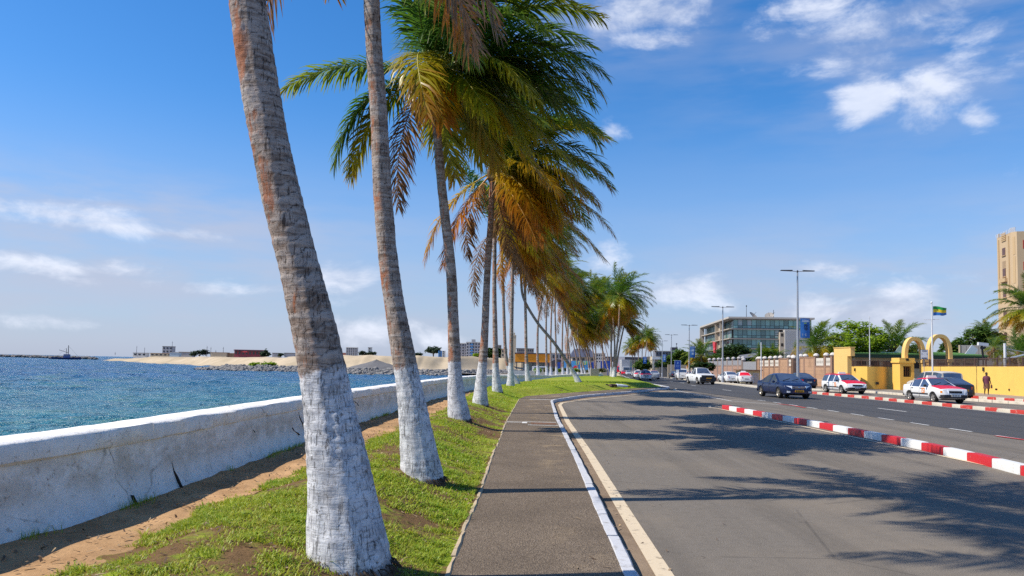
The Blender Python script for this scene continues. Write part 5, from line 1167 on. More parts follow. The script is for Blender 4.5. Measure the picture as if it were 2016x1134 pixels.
for (x, w, y), lb in zip(LAMPS, lampn):
    Y = 2.6 * 1500 / w; p = pt(x, y, Y); z0 = zr(Y) + (.0 if Y < 80 else 0); street_lamp(p.x, Y, p.z - z0 - .05, lb, z0); LP.append((p.x, Y))
b0 = pt(1574, 646, 59); banner(b0.x + .02, 58.9, b0.z, .72, 1.5, 'big blue banner with two dark runners on the tallest street lamp')
for i, (px_i, py_i, k, lb) in enumerate([(1359, 693, 2, 'blue banner on the street lamp above the white pickup'), (1304.5, 705, 4, 'blue banner on a distant street lamp left of the pale building'), (1307.5, 705, 4, '')][:2]):
    X, Y = LP[k]; q = pt(px_i, py_i, Y); banner(X + .12, Y - .1, q.z, .8, 1.75, lb, False)
q = pt(1266, 709, 215); banner(q.x, 215, q.z, 1.0, 1.9, 'tiny blue banner far down the avenue beside the round tree', False)
def simple_pole(px, ytop, Y, z0, r0, r1, label, name='white_pole', mat=None, cat='pole', extra=None):
    p = pt(px, ytop, Y); r = empty(name, (p.x, Y, z0), label=label, cat=cat)
    m = MB(); m.tube([(0, 0, 0), (0, 0, (p.z - z0) * .5), (0, 0, p.z - z0)], [r0, (r0 + r1) / 2, r1], 10); m.build('pole', mat or P_POLEW, r, True, True)
    m = MB(); m.lathe([(.001, 0), (r0 * 2.2, 0), (r0 * 2.2, .06), (r0 * 1.1, .1)], 10); m.build('pole_foot', mat or P_POLEW, r, local=True)
    return r, p.z - z0
P_POLEW = plain('white_pole_paint', (.66, .67, .69), .45)
simple_pole(1711.5, 623, 84, 0, .055, .035, 'thin bare white pole rising behind the curved yellow wall')
fp, fh = simple_pole(1834, 597, 62, 0, .075, .045, 'white flagpole with crossbar behind the yellow wall', 'flagpole', cat='flagpole')
m = MB(); m.blob((0, 0, fh + .06), (.09, .09, .09), 8, 6); m.build('finial', P_POLEW, fp, True, True)
m = MB(); m.tube([(-.66, 0, fh - 1.36), (.62, 0, fh - 1.30)], .022, 6); m.build('crossbar', P_POLEW, fp, local=True)
def flag():
    p = pt(1835.5, 603, 62); r = empty('flag', (p.x + .05, 62, p.z), label='green yellow and blue striped flag streaming from the white flagpole', cat='flag')
    for i, (nm, c) in enumerate((('green_band', (.02, .30, .06)), ('yellow_band', (.80, .58, .02)), ('blue_band', (.03, .16, .48)))):
        vs = []; n = 16
        for k in range(n):
            u = k / (n - 1)
            for v in (0, 1):
                zt = -(i + v) * .255 * (1 - .28 * u ** 2); vs.append((u * 1.16, .13 * math.sin(u * 7 + .5 * (i + v)) * u, zt + .03 * math.sin(u * 6) - .10 * u + (.04 if u < .5 else 0) * u))
        m = MB(); m.add(vs, [(2 * k, 2 * k + 2, 2 * k + 3, 2 * k + 1) for k in range(n - 1)]); m.build(nm, plain('flag_' + nm, c, .6), r, True, True)
flag()
simple_pole(1978, 676, 61.5, 0, .10, .10, 'stout white post at the right behind the yellow wall', cat='post')
q0, q1 = pt(1983, 706, 61), pt(2040, 693, 61); r = empty('barrier_arm', (q0.x, 61, q0.z), label='white slanting barrier arm right of the stout white post', cat='barrier'); m = MB(); m.beam(q0, q1, .10, .10); m.build('arm', P_POLEW, r)
m = MB(); m.tube([q0 + Vector((.1, .1, .8)), q1 + Vector((0, .1, -.2))], .025, 6); m.build('stay', POLE, r)
simple_pole(1498.5, 674, 96, 0, .07, .06, 'thin pale pole standing beside the small cream hut', cat='pole')
def road_sign():
    x, y, z = at(1334, 749.5); r = empty('road_sign', (x, y, z), label='tall blue sign board on two posts beside the avenue', cat='sign')
    t = pt(1334, 709.5, y).z - z; w = 12.6 * y / 1500; h = 18.5 * y / 1500
    m = MB(); m.box((0, 0, t - h / 2), (w, .06, h)); b = m.build('sign_board', plain('sign_blue', (.012, .085, .46), .45), r, local=True)
    m = MB(); m.box((0, -.034, t - .04), (w, .006, .05)); m.box((0, -.034, t - h + .04), (w, .006, .05)); m.box((-w / 2 + .03, -.034, t - h / 2), (.05, .0055, h)); m.box((w / 2 - .03, -.034, t - h / 2), (.05, .0055, h)); m.build('sign_border', PALEB, b, local=True)
    m = MB(); pale = plain('sign_pale_print', (.25, .42, .75), .5)
    m.lathe([(.001, -.036), (.14, -.037)], 12, 'Y', (0, 0, t - h * .28))
    for q, ww in ((.50, .55), (.58, .6), (.66, .5), (.80, .45)): m.box((0, -.034, t - h * q), (w * ww, .005, .05))
    m.build('sign_print', pale, b, local=True)
    m = MB(); m.tube([(-w * .28, .05, 0), (-w * .28, .05, t - .05)], .04, 6); m.tube([(w * .28, .05, 0), (w * .28, .05, t - .05)], .04, 6); m.build('post', POLE, r, local=True)
road_sign()

# ------------------------------------------------------------------ yellow walled compound on the right
YEL = plain('yellow_render', (.80, .51, .115), .85, var=.10, scale=1.2, bump=.25, bscale=14, dirt=.30, dirtcol=(.42, .27, .10))
YEL2 = plain('ochre_render', (.78, .50, .17), .85, var=.10, scale=1.2, bump=.25, bscale=14, dirt=.25, dirtcol=(.45, .30, .14))
RAIL = plain('brown_railing', (.095, .055, .042), .6); GREENR = plain('green_roof', (.085, .19, .050), .6, var=.25, scale=2, dirt=.4, dirtcol=(.14, .15, .07)); GREEND = plain('dark_green_fascia', (.030, .060, .030), .6)
CREAMW = plain('cream_wall', (.46, .37, .24), .85, var=.15, dirt=.3); CONC = plain('concrete', (.34, .32, .29), .9, var=.2, scale=2, bump=.3, dirt=.4); HOLE = plain('dark_opening', (.03, .022, .018), .8)
def railing(label, pts, h, z0, step=.16, name='railing'):
    p = np.array(pts, float); d = np.r_[0, np.cumsum(np.linalg.norm(np.diff(p, axis=0), axis=1))]; r = empty(name, (p[0][0], p[0][1], z0), label=label, cat='railing')
    P3 = [Vector((x, y, 0)) for x, y in p]
    for zz, nm in ((h - .04, 'top_rail'), (.10, 'bottom_rail')):
        m = MB(); m.tube([v + Vector((0, 0, z0 + zz)) for v in P3], .030, 5); m.build(nm, RAIL, r)
    m = MB(); s = 0; k = 0; pm = MB()
    while s <= d[-1]:
        x, y = np.interp(s, d, p[:, 0]), np.interp(s, d, p[:, 1])
        if k % 12 == 0: pm.box((x, y, z0 + h / 2), (.07, .07, h + .08))
        else: m.box((x, y, z0 + h / 2), (.028, .028, h - .02))
        s += step; k += 1
    m.build('bars', RAIL, r, kind='stuff'); pm.build('rail_posts', RAIL, r)
    return r
def wall_strip(mb, pts, z0, z1, th, inward):
    """thick wall along a polyline; inward = sign of the normal on the far side"""
    p = np.array(pts, float); t = np.gradient(p, axis=0); t /= np.linalg.norm(t, axis=1)[:, None]; n = np.stack([t[:, 1], -t[:, 0]], 1) * inward; q = p + n * th
    vs = []
    for a, b in zip(p, q): vs += [(a[0], a[1], z0), (a[0], a[1], z1), (b[0], b[1], z1), (b[0], b[1], z0)]
    N = len(p); mb.add(vs, [(i * 4 + k, i * 4 + (k + 1) % 4, i * 4 + 4 + (k + 1) % 4, i * 4 + 4 + k) for i in range(N - 1) for k in range(4)] + [(0, 1, 2, 3), tuple((N - 1) * 4 + k for k in (3, 2, 1, 0))])
def yellow_compound():
    rp = [(36.2, 44), (37.0, 55), (37.9, 61), (39.9, 74.2)]
    r = empty('boundary_wall', (37, 55, 0), label='long yellow boundary wall at the right behind the walking person', cat='wall')
    m = MB(); wall_strip(m, resample(rp, 24), -.3, 2.28, .3, 1); m.build('wall_face', YEL, r)
    m = MB()
    for px_i, py_i in ((1937, 727),): p = pt(px_i, py_i, 61.2); m.box((p.x - .0, p.y, p.z), (.14, .22, .32))
    for px_i, y in ((1962, 770), (1988, 771), (2007, 772)): p = pt(px_i, y, 57.2); m.box((p.x - .02, p.y, .55), (.10, .12, .14))
    m.build('weep_hole', HOLE, r)
    railing('dark railing standing on top of the long yellow wall', [(x + .15, y) for x, y in rp], .68, 2.28)
    # curved entrance wall
    cp = []
    for px_i, Y in ((1669, 82), (1675, 79.6), (1688, 77.3), (1708, 76.1), (1730, 76.0), (1748, 77.4), (1762, 80.2), (1773, 86)): q = pt(px_i, 740, Y); cp.append((q.x, Y))
    r = empty('curved_wall', (cp[2][0], cp[2][1], 0), label='curved yellow entrance wall behind the station wagon taxi', cat='wall')
    m = MB(); wall_strip(m, resample(cp, 30), -.2, 2.2, .28, -1); m.build('wall_face', YEL, r, True)
    m = MB(); p = pt(1727, 757, 76.0); m.box((p.x, 76.0, .55), (.25, .2, .25)); p = pt(1683, 728, 77.9); m.box((p.x, 77.9, p.z), (.14, .12, .3)); m.build('weep_hole', HOLE, r)
    railing('brown railing on top of the curved yellow entrance wall', [(x, y + .14) for x, y in resample(cp, 16)[:, :2]], .62, 2.2, .15)
    # tall stepped pillar wall
    XP = 32.4; yn, yt, yf = atX(1668.5, XP), atX(1675, XP), atX(1642, XP); zt, zs = pt(1660, 685, 74.6).z, pt(1672, 701, 73).z
    r = empty('pillar_wall', (XP, yf, 0), label='tall stepped ochre wall end between the brick wall and the curved wall', cat='wall')
    m = MB(); m.box((XP + .2, (yn + yf) / 2, zs / 2 - .1), (.4, yf - yn, zs + .196)); m.box((XP + .2, (yt + yf) / 2, (zs + zt) / 2), (.4, yf - yt, zt - zs)); m.build('wall_face', YEL2, r)
    m = MB(); m.box((XP + .2, (yt + yf) / 2, zt + .035), (.5, yf - yt + .1, .07)); m.build('coping', YEL2, r)
    # gate post with a dark barred window
    g0, g1 = pt(1772, 740, 75).x, pt(1800, 740, 75).x; zc = pt(1786, 708, 75).z; w = g1 - g0; cx = (g0 + g1) / 2
    r = empty('gate_post', (cx, 75, 0), label='yellow gate post with a dark barred window between the two walls', cat='gate post')
    wz0, wz1 = pt(1786, 742, 75).z, pt(1786, 721, 75).z; wl, wr_ = pt(1778.5, 730, 75).x, pt(1794, 730, 75).x
    m = MB(); D = 1.5
    m.box((cx, 75 + D / 2, (wz0 - .3) / 2), (w, D, wz0 + .3)); m.box((cx, 75 + D / 2, (wz1 + zc - .32) / 2), (w, D, zc - .32 - wz1)); m.box(((g0 + wl) / 2, 75 + D / 2, (wz0 + wz1) / 2), (wl - g0, D, wz1 - wz0)); m.box(((g1 + wr_) / 2, 75 + D / 2, (wz0 + wz1) / 2), (g1 - wr_, D, wz1 - wz0)); m.build('post_body', YEL, r)
    m = MB(); m.box((cx, 75 + D / 2, zc - .24), (w + .22, D + .2, .16)); m.box((cx, 75 + D / 2, zc - .0), (w + .12, D + .1, .32)); m.build('post_cap', YEL, r)
    m = MB(); m.box((cx, 74.93, zc), (.26, .06, .22)); m.build('cap_lamp', HOLE, r)
    m = MB(); m.box(((wl + wr_) / 2, 75.5, (wz0 + wz1) / 2), (wr_ - wl, .04, wz1 - wz0)); wo = m.build('window', HOLE, r)
    m = MB()
    for k in range(4): x = wl + (wr_ - wl) * (k + .7) / 4.4; m.box((x, 75.2, (wz0 + wz1) / 2), (.035, .035, wz1 - wz0))
    m.build('window_bars', plain('brown_bars', (.22, .12, .07), .6), wo)
    # two arches
    def arch(pl, pr, ptop, pfoot_l, pfoot_r, Y, label, dY):
        L_, R_ = pt(pl, pfoot_l, Y), pt(pr, pfoot_r, Y); top = pt((pl + pr) / 2, ptop, Y).z
        r = empty('gate_arch', ((L_.x + R_.x) / 2, Y, L_.z), label=label, cat='arch', group='yellow arches over the gate')
        cxx = (L_.x + R_.x) / 2; hw = (R_.x - L_.x) / 2; m = MB(); n = 26; th, dp = .34, .62; outer, inner = [], []
        zb = min(L_.z, R_.z)
        for i in range(n + 1):
            a = math.pi * (1 - i / n); cc = math.copysign(abs(math.cos(a)) ** .85, math.cos(a)); outer.append((cxx + hw * cc, zb + (top - zb) * math.sin(a) ** .75)); inner.append((cxx + (hw - th) * cc, zb + (top - zb - th) * math.sin(a) ** .75))
        vs = []
        for (ox, oz), (ix, iz) in zip(outer, inner):
            f = (ox - cxx) / hw * dY
            vs += [(ox, Y + f, oz), (ox, Y + f + dp, oz), (ix, Y + f + dp, iz), (ix, Y + f, iz)]
        m.add(vs, [(i * 4 + k, i * 4 + (k + 1) % 4, i * 4 + 4 + (k + 1) % 4, i * 4 + 4 + k) for i in range(n) for k in range(4)] + [(0, 1, 2, 3), (n * 4 + 3, n * 4 + 2, n * 4 + 1, n * 4)])
        m.build('arch_ring', YEL2, r, True, sharp=30)
        m = MB()
        for p in (L_, R_):
            s = 1 if p is L_ else -1; m.box((p.x + s * .2, Y + .31 - s * dY, zb - .15), (.5, .74, .28)); m.box((p.x + s * .2, Y + .31 - s * dY, (zb - .3) / 2 + .9), (.32, .56, zb - 2.0))
        m.build('arch_base', YEL2, r)
    arch(1781, 1823, 663.5, 708, 702, 76, 'left yellow arch rising from the gate post', 0)
    arch(1829, 1876, 658, 706, 706, 74, 'right yellow arch behind the flagpole', 0)
    # small white sign
    s0 = pt(1819.5, 698, 69.5); r = empty('notice_sign', s0, label='small white notice sign with dark frame between the two arches', cat='sign'); w, h = 15.5 * 69.5 / 1500, 19.5 * 69.5 / 1500
    m = MB(); m.box((0, 0, 0), (w, .05, h)); m.build('sign_frame', TRIM, r, local=True)
    m = MB(); m.box((0, -.028, 0), (w - .07, .03, h - .07)); b = m.build('sign_face', plain('sign_white', (.78, .80, .83), .4), r, local=True)
    m = MB(); m.box((0, -.045, h * .36), (w * .60, .008, .07)); m.box((0, -.045, -h * .34), (w * .72, .008, .05)); m.box((0, -.045, -h * .42), (w * .66, .008, .04)); m.box((-w * .33, -.045, .05), (.06, .008, .07)); m.box((w * .33, -.045, .05), (.06, .008, .07)); m.build('sign_lettering', plain('sign_navy_print', (.02, .03, .10), .5), b, local=True)
    m = MB(); m.tube([(0, .06, -h / 2), (0, .06, -s0.z + .6)], .03, 6); m.build('sign_post', POLE, r, local=True)
    # low building with a green roof
    X0, X1, Y0 = pt(1668, 700, 97).x, pt(1941, 700, 97).x, 97; zf = pt(1800, 706, Y0).z; r = empty('green_roofed_building', ((X0 + X1) / 2, Y0, 0), label='low building with a long green metal roof behind the yellow walls', cat='building')
    m = MB(); m.box(((X0 + X1) / 2, Y0 + 6, zf / 2), (X1 - X0 - 1.2, 11, zf + .2)); m.build('wall', CREAMW, r)
    m = MB()
    for k in range(9): x = X0 + 2 + k * (X1 - X0 - 4) / 8; m.box((x, Y0 + .48, zf - .85), (1.2, .1, .8))
    m.build('window', HOLE, r)
    m = MB(); m.hexa([(X0, Y0 - .3, zf), (X1, Y0 - .3, zf), (X1, Y0 + 12, zf), (X0, Y0 + 12, zf), (X0, Y0 - .3, zf + .42), (X1, Y0 - .3, zf + .42), (X1, Y0 + 12, zf + .5), (X0, Y0 + 12, zf + .5)]); ro = m.build('roof_edge', GREEND, r)
    m = MB(); m.hexa([(X0 - .1, Y0 - .4, zf + .43), (X1 + .1, Y0 - .4, zf + .43), (X1 + .1, Y0 + 12, zf + .52), (X0 - .1, Y0 + 12, zf + .52), (X0 - .1, Y0 - .4, zf + .60), (X1 + .1, Y0 - .4, zf + .60), (X1, Y0 + 7, zf + 1.05), (X0, Y0 + 7, zf + 1.05)]); ro = m.build('roof', GREENR, r)
    sm = MB(); nn = 46
    for k in range(nn): x = X0 + (X1 - X0) * (k + .5) / nn; sm.beam((x, Y0 - .38, zf + .615), (x, Y0 + 6.9, zf + 1.065), .06, .05)
    sm.build('roof_seam', GREENR, ro)
    m = MB(); p = pt(1755, 688, 98); m.box((p.x, 98, zf + .72), (3.2, 1.2, .12)); m.build('roof_sheet', plain('pale_roof_sheet', (.42, .50, .32), .6), r)
    m = MB(); m.tube([(X0 + .8, Y0 - .2, zf - .1), (X0 + .5, Y0 - .1, zf - .7), (X0 + .2, Y0 + .3, zf - 1.5)], .06, 6); m.build('downpipe', plain('pale_pipe', (.55, .48, .36), .6), r)
    # concrete wall far right with slats of its panels, camera post
    a, b = pt(1891, 690, 112), pt(2090, 690, 108); r = empty('concrete_wall', (a.x, 112, 0), label='grey concrete panel wall behind the camera post', cat='wall'); z1 = pt(1900, 681, 112).z; N = 16
    for k in range(N):
        p, q = a.lerp(b, k / N), a.lerp(b, (k + 1) / N - .004); m = MB(); m.beam((p.x, p.y, z1 / 2), (q.x, q.y, z1 / 2), .2, z1 + .2); m.build('wall_panel', CONC, r)
    m = MB(); m.box((a.x - .1, 112, z1 / 2), (.2, .3, z1 + .2)); m.build('wall_end', REL_ if 0 else CREAMW, r)
    p = pt(1934.5, 679, 90); r = empty('security_camera', (p.x, 90, p.z), label='white security camera on a short dark post at the end of the green roof', cat='camera'); m = MB(); m.beam((-.55, 0, .12), (.62, 0, .02), .34, .36); m.build('housing', P_POLEW, r, local=True)
    m = MB(); m.beam((-.1, 0, -.1), (.05, 0, -1.6), .16, .16); m.box((.05, 0, -.35), (.5, .3, .3)); m.tube([(.05, 0, -1.5), (.05, 0, -p.z)], .09, 6); m.build('bracket', TRIM, r, local=True)
    m = MB(); m.box((.63, 0, .02), (.03, .24, .24)); m.build('lens', GLASSC, r, local=True)
    p = pt(1912, 690, 99); r = empty('satellite_dish', (p.x, 99, p.z - .3), label='pale slanted dish panel on the green roof near the camera', cat='dish'); m = MB(); m.beam((-.45, 0, -.5), (.5, 0, .75), 1.0, .08, (0, 1, 0)); m.build('dish_panel', P_POLEW, r, local=True); m = MB(); m.beam((0, .1, 0), (0, .3, -.8), .06, .06); m.build('dish_arm', POLE, r, local=True)
    p = pt(1771, 690, 97.5); r = empty('solar_panel', (p.x, 97.5, p.z - .2), label='small slanted panel propped on the roof left of the arches', cat='panel'); m = MB(); m.beam((-.35, 0, -.4), (.4, 0, .6), .9, .06, (0, 1, 0)); m.build('panel_face', plain('panel_pale', (.50, .56, .48), .4), r, local=True); m = MB(); m.beam((.1, .1, .1), (.4, .1, -.6), .05, .05); m.build('panel_prop', TRIM, r, local=True)
yellow_compound()

# ------------------------------------------------------------------ brick boundary wall with capped piers
def brick_wall():
    BRK = mat_brick('block_masonry_tan', (.42, .25, .155), (.49, .31, .20), (.29, .20, .14), 1.0); BRP = mat_brick('block_masonry_pink', (.36, .22, .17), (.42, .28, .22), (.26, .19, .16), 1.0)
    PIER = plain('pier_brown', (.30, .185, .13), .9, var=.25, scale=2, bump=.3); PIERG = plain('pier_grey', (.30, .235, .21), .9, var=.2, bump=.3); CAPM = plain('pier_cap', (.60, .56, .52), .85, var=.15); CAPG = plain('pier_cap_grey', (.42, .40, .40), .85, var=.15); REL = plain('relief_panel', (.62, .57, .50), .85, var=.12); GREYP = plain('grey_upper_panel', (.26, .265, .29), .85, var=.15)
    XW = 33.3
    def seg(pxs, label, brick, pier, cap, kinds, zt, top):
        ys = [atX(p, XW) for p in pxs]; root = empty('brick_wall', (XW, ys[-1], zr(ys[-1])), label=label, cat='wall', group='brick boundary walls along the service road')
        cm = MB(); cm.lathe([(.27, 0), (.33, .06), (.32, .14), (.24, .26), (.10, .33), (.001, .35)], 8); capme = cm.mesh('pier_cap', cap, True)
        for y in ys:
            m = MB(); m.box((XW, y, zr(y) + zt / 2), (.40, .44, zt)); m.build('pier', pier, root)
            o = link('pier_cap', capme, root); o.location = Vector((XW, y, zr(y) + zt)) - root.location
        for k in range(len(ys) - 1):
            y0, y1 = ys[k] + .22, ys[k + 1] - .22; yc, l, z = (y0 + y1) / 2, y1 - y0, zr((y0 + y1) / 2); kd = kinds[k]
            if l < .1: continue
            hgt = zt - .15 if kd == 'full' else top
            if kd == 'gate':
                m = MB(); m.box((XW + .1, yc, z + 1.3), (.08, l, 2.6)); m.build('gate_leaf', plain('dark_gate', (.05, .035, .04), .5), root); continue
            m = MB(); m.box((XW - .03, yc, z + hgt / 2), (.28, l, hgt)); m.build('brick_panel', brick, root)
            m = MB(); m.box((XW - .03, yc, z + hgt + .06), (.36, l, .12)); m.build('band_course', pier, root)
            if kd in ('relief', 'grey'):
                hh = zt - .35 - hgt; m = MB(); m.box((XW - .08, yc, z + hgt + .14 + hh / 2), (.16, l * (.86 if kd == 'relief' else .98), hh)); rl = m.build('relief_panel', REL if kd == 'relief' else GREYP, root)
                if kd == 'relief':
                    m = MB()
                    for q in range(4): m.box((XW - .165, yc + l * .78 * ((q + .5) / 4 - .5), z + hgt + .14 + hh * .5), (.03, l * .09, hh * .32))
                    m.box((XW - .163, yc, z + hgt + .14 + hh * .5), (.02, l * .80, .04)); m.build('relief_motif', plain('relief_dark', (.40, .36, .31), .9), rl)  # raised motif in a darker tone than its panel
        return root
    seg([1640, 1627, 1607, 1586, 1577], 'tan block wall with white relief panels left of the tall ochre wall end', BRK, PIER, CAPM, ['relief', 'relief', 'full', 'full'], 3.25, 2.1)
    seg([1562, 1554, 1537, 1527, 1517, 1506, 1497, 1493], 'middle tan block wall with white relief panels behind the navy sedan', BRK, PIER, CAPM, ['relief', 'full', 'relief', 'relief', 'relief', 'relief', 'full'], 3.2, 2.1)
    seg([1576, 1563], 'dark gate between the tan block walls behind the tall street lamp', BRK, PIER, CAPM, ['gate'], 3.1, 2.0)
    seg([1463, 1455, 1444, 1433.5, 1422.6, 1415, 1406, 1397], 'pinkish block wall with grey upper panels behind the white pickup', BRP, PIERG, CAPG, ['grey'] * 7, 3.35, 2.35)
    seg([1492, 1464], 'low grey wall stretch behind the small cream hut', BRP, PIERG, CAPG, ['grey'], 3.1, 1.6)
    # cream hut
    p0, p1 = pt(1458, 740, 97).x, pt(1497, 740, 97).x; r = empty('guard_hut', ((p0 + p1) / 2, 97, zr(97)), label='small cream hut with a flat rusty roof before the brick wall', cat='hut'); w = p1 - p0; h = pt(1477, 730, 97).z - zr(97)
    m = MB(); m.box((0, 1, h / 2), (w, 2, h)); m.build('wall', plain('cream_hut', (.66, .58, .36), .85, var=.1, dirt=.3), r, local=True)
    m = MB(); m.box((-.05, .9, h + .07), (w + .45, 2.6, .14)); m.build('roof', plain('rusty_roof', (.22, .12, .07), .8, var=.3, dirt=.4), r, local=True)
    for x, zz, a, b in ((-w * .18, h * .58, .62, .7), (w * .27, h * .42, .62, 1.15)):
        m = MB(); m.box((x, -.01, zz), (a + .12, .06, b + .12)); f = m.build('window_frame', P_POLEW, r, local=True); m = MB(); m.box((x, -.05, zz), (a, .03, b)); m.build('shutter', POLE, f, local=True)
    # plain plaster wall further on, with the pink striped fence
    a, b = atX(1397, 33.3), 150
    r = empty('plaster_wall', (33.3, a, zr(a)), label='plain beige plaster wall running on beyond the brick wall', cat='wall'); m = MB(); wall_strip(m, [(33.3, a + .5), (34.4, 140), (36.5, 158)], -1.2, 1.75, .25, -1); m.build('wall_face', plain('beige_plaster', (.42, .37, .28), .9, var=.2, dirt=.4), r)
    r = empty('pink_fence', (36.6, 160, zr(160)), label='faded pink picket fence beyond the plain beige wall', cat='fence')
    for k in range(14): m = MB(); y = 159 + k * 1.0; x = 36.7 + k * .22; m.box((x, y, zr(y) + 1.3), (.12, .55, 2.6)); m.build('picket', plain('pink_picket', (.50, .28, .25), .85, var=.25), r)
    m = MB(); m.beam((36.9, 159, .6), (39.6, 172, .55), .08, .12); m.build('fence_rail', plain('pink_rail', (.40, .22, .2), .85), r)
brick_wall()

# ------------------------------------------------------------------ glass office building
def office():
    X0, Y0 = 69.8, 240.0; zb = -.9; ang = math.atan2(-6, 60)      # long side runs away from us
    FR = plain('office_concrete', (.46, .42, .37), .8, var=.08, scale=.2); FRB = plain('office_beige', (.44, .37, .29), .8, var=.08, scale=.2); SLAB = plain('office_slab', (.28, .26, .24), .7); MUL = plain('mullion_dark', (.06, .075, .075), .5)
    GL_ = mat_glass('office_glass', (.15, .29, .26), .07); GW = plain('office_pale_pane', (.42, .48, .46), .2)
    r = empty('office_building', (X0, Y0, zb), ang, label='five storey glass office building with an oversailing flat roof', cat='building')
    W, D, FH, NF = 23.4, 60.0, 3.08, 6; H = FH * NF
    def B(name, mat, fn, parent=r): m = MB(); fn(m); return m.build(name, mat, parent, local=True)
    # core behind the glass
    B('core', plain('office_core', (.05, .055, .055), .8), lambda m: m.box((W / 2 + .6, D / 2 + .6, H / 2), (W - 2, D - 2, H)))
    for f in range(NF): B('floor_slab', SLAB if 1 else FR, lambda m: m.box((W * .49, D / 2 - .1, f * FH + FH - .16), (W + .9, D + 1.0, .34)))
    B('left_ledge', FRB, lambda m: [m.box((-.72, D / 2, f * FH + FH - .12), (.9, D, .26)) for f in range(NF - 1)])
    def roof(m):
        m.hexa([(-1.6, -1.2, H + .0), (W + 1.2, -1.2, H + .0), (W + 1.2, D + .6, H + .0), (-1.6, D + .6, H + .0), (-1.6, -1.2, H + .55), (W + 1.2, -1.2, H + .55), (W + 1.2, D + .6, H + .55), (-1.6, D + .6, H + .55)])
    B('roof', FR, roof)
    B('end_wall', FR, lambda m: m.box((-.8, D + .2, H / 2), (1.7, .8, H)))
    B('dividing_fin', FRB, lambda m: m.box((-.5, 16.5, H / 2), (1.5, .5, H)))
    B('dividing_fin', FRB, lambda m: m.box((-.5, 26.5, H / 2), (1.5, .5, H)))
    B('recess_wall', FRB, lambda m: m.box((.1, 21.5, H / 2), (.4, 9.4, H)))
    # front panes
    rr = random.Random(5); nx = 10; pw = W * .60 / nx
    m = MB(); m.box((0, 0, 0), (pw - .12, .06, FH * .62 - .1)); big = m.mesh('pane', GL_); bigw = m.mesh('pane', GW); m = MB(); m.box((0, 0, 0), (pw - .12, .06, FH * .24)); small = m.mesh('pane', GL_)
    m = MB()
    for f in range(NF):
        for k in range(nx):
            cx = .1 + pw * (k + .5); o = link('pane', bigw if (f == 5 and 1 <= k <= 4 and rr.random() < .55) else big, r); o.location = (cx, .02 + rr.uniform(-.012, .012), f * FH + .16 + FH * .33 + FH * .24); o.rotation_euler = (rr.uniform(-.012, .012), 0, rr.uniform(-.02, .02))
            o = link('pane', small, r); o.location = (cx, .02, f * FH + .14 + FH * .13)
        m.box((.1 + pw * nx / 2, .0, f * FH + .14 + FH * .26), (pw * nx, .12, .08))
    for k in range(nx + 1): m.box((.1 + pw * k, .0, H / 2), (.09, .14, H - .3))
    for k in range(7):
        o = link('pane', big, r); o.location = (.1 + pw * (nx + k + .5), .02, 5 * FH + .16 + FH * .57); o = link('pane', small, r); o.location = (.1 + pw * (nx + k + .5), .02, 5 * FH + .14 + FH * .13)
    m.build('mullion', MUL, r, local=True)
    # left side panes: two blocks of windows
    m2 = MB(); m2.box((0, 0, 0), (.06, 1.35, FH - .75)); side = m2.mesh('pane', GL_); sidew = m2.mesh('pane', GW); m = MB()
    for f in range(NF):
        for y0, n in ((1.2, 9), (28.5, 17)):
            for k in range(n):
                o = link('pane', sidew if rr.random() < (.30 if f in (2, 3, 4) else .08) else side, r); o.location = (-.05 if f < 5 else .5, y0 + 1.62 * (k + .5), f * FH + FH / 2 - .1); o.rotation_euler.z = rr.uniform(-.015, .015)
            for k in range(n + 1): m.box((-.1, y0 + 1.62 * k, f * FH + FH / 2 - .1), (.14, .10, FH - .6))
    m.build('mullion', MUL, r, local=True)
    # stair tower: ribbed concrete
    B('stair_tower', plain('ribbed_concrete', (.42, .41, .40), .85, var=.06), lambda m: m.box((W * .82, .6, 7.55), (W * .34, 6.2, 15.1)))
    B('tower_rib', plain('rib_concrete', (.48, .47, .46), .85), lambda m: [m.box((W * .66 + k * .2, -2.52, 7.55), (.07, .06, 14.9)) for k in range(39)])
    B('tower_flank', FRB, lambda m: m.box((W * .622, .3, 7.2), (1.25, 4.4, 14.4)))
    B('flank_opening', HOLE, lambda m: [m.box((W * .622, -1.92, f * FH + 1.2), (.7, .06, .9)) for f in range(5)])
    B('ladder_panel', P_POLEW, lambda m: [m.box((W * .57, -.16, f * FH + q), (.9, .05, .16)) for f in range(5) for q in (.7, 1.3, 1.9, 2.4)])
    # red sculpture in the recess
    s = empty('red_sculpture', (X0 + 1.3, Y0 + 20, zb), ang, label='red folded sculpture hanging in the recess of the office building', cat='sculpture')
    m = MB(); z = FH * 3.55; m.add([(-1.9, -2.0, z + .6), (-1.9, 3.4, z + 1.1), (-1.7, 3.0, z - 1.4), (-1.9, .6, z - 3.9), (-1.6, -.4, z - 1.2), (-1.3, -2.0, z + .4), (-1.3, 3.4, z + .9), (-1.1, 1.0, z - 3.6)], [(0, 1, 2, 4), (4, 2, 3), (5, 7, 6), (0, 5, 6, 1), (1, 6, 7, 3, 2), (0, 4, 3, 7, 5)]); m.build('red_shell', plain('sculpture_red', (.66, .03, .045), .4), s, local=True)
    # roof top gear
    for (px_i, py_i, h, nm, lb) in [(1469.5, 602, 6, 'antenna', 'thin mast on the office roof')]:
        p = pt(px_i, py_i, 255); a = empty('antenna_mast', (p.x, 255, zb + H + .5), label='thin antenna mast on the office roof', cat='antenna'); m = MB(); m.tube([(0, 0, 0), (0, 0, p.z - zb - H - .5)], [.10, .05], 6); m.blob((0, 0, p.z - zb - H - .6), (.22, .22, .3), 6, 4); m.build('mast', TRIM, a, local=True)
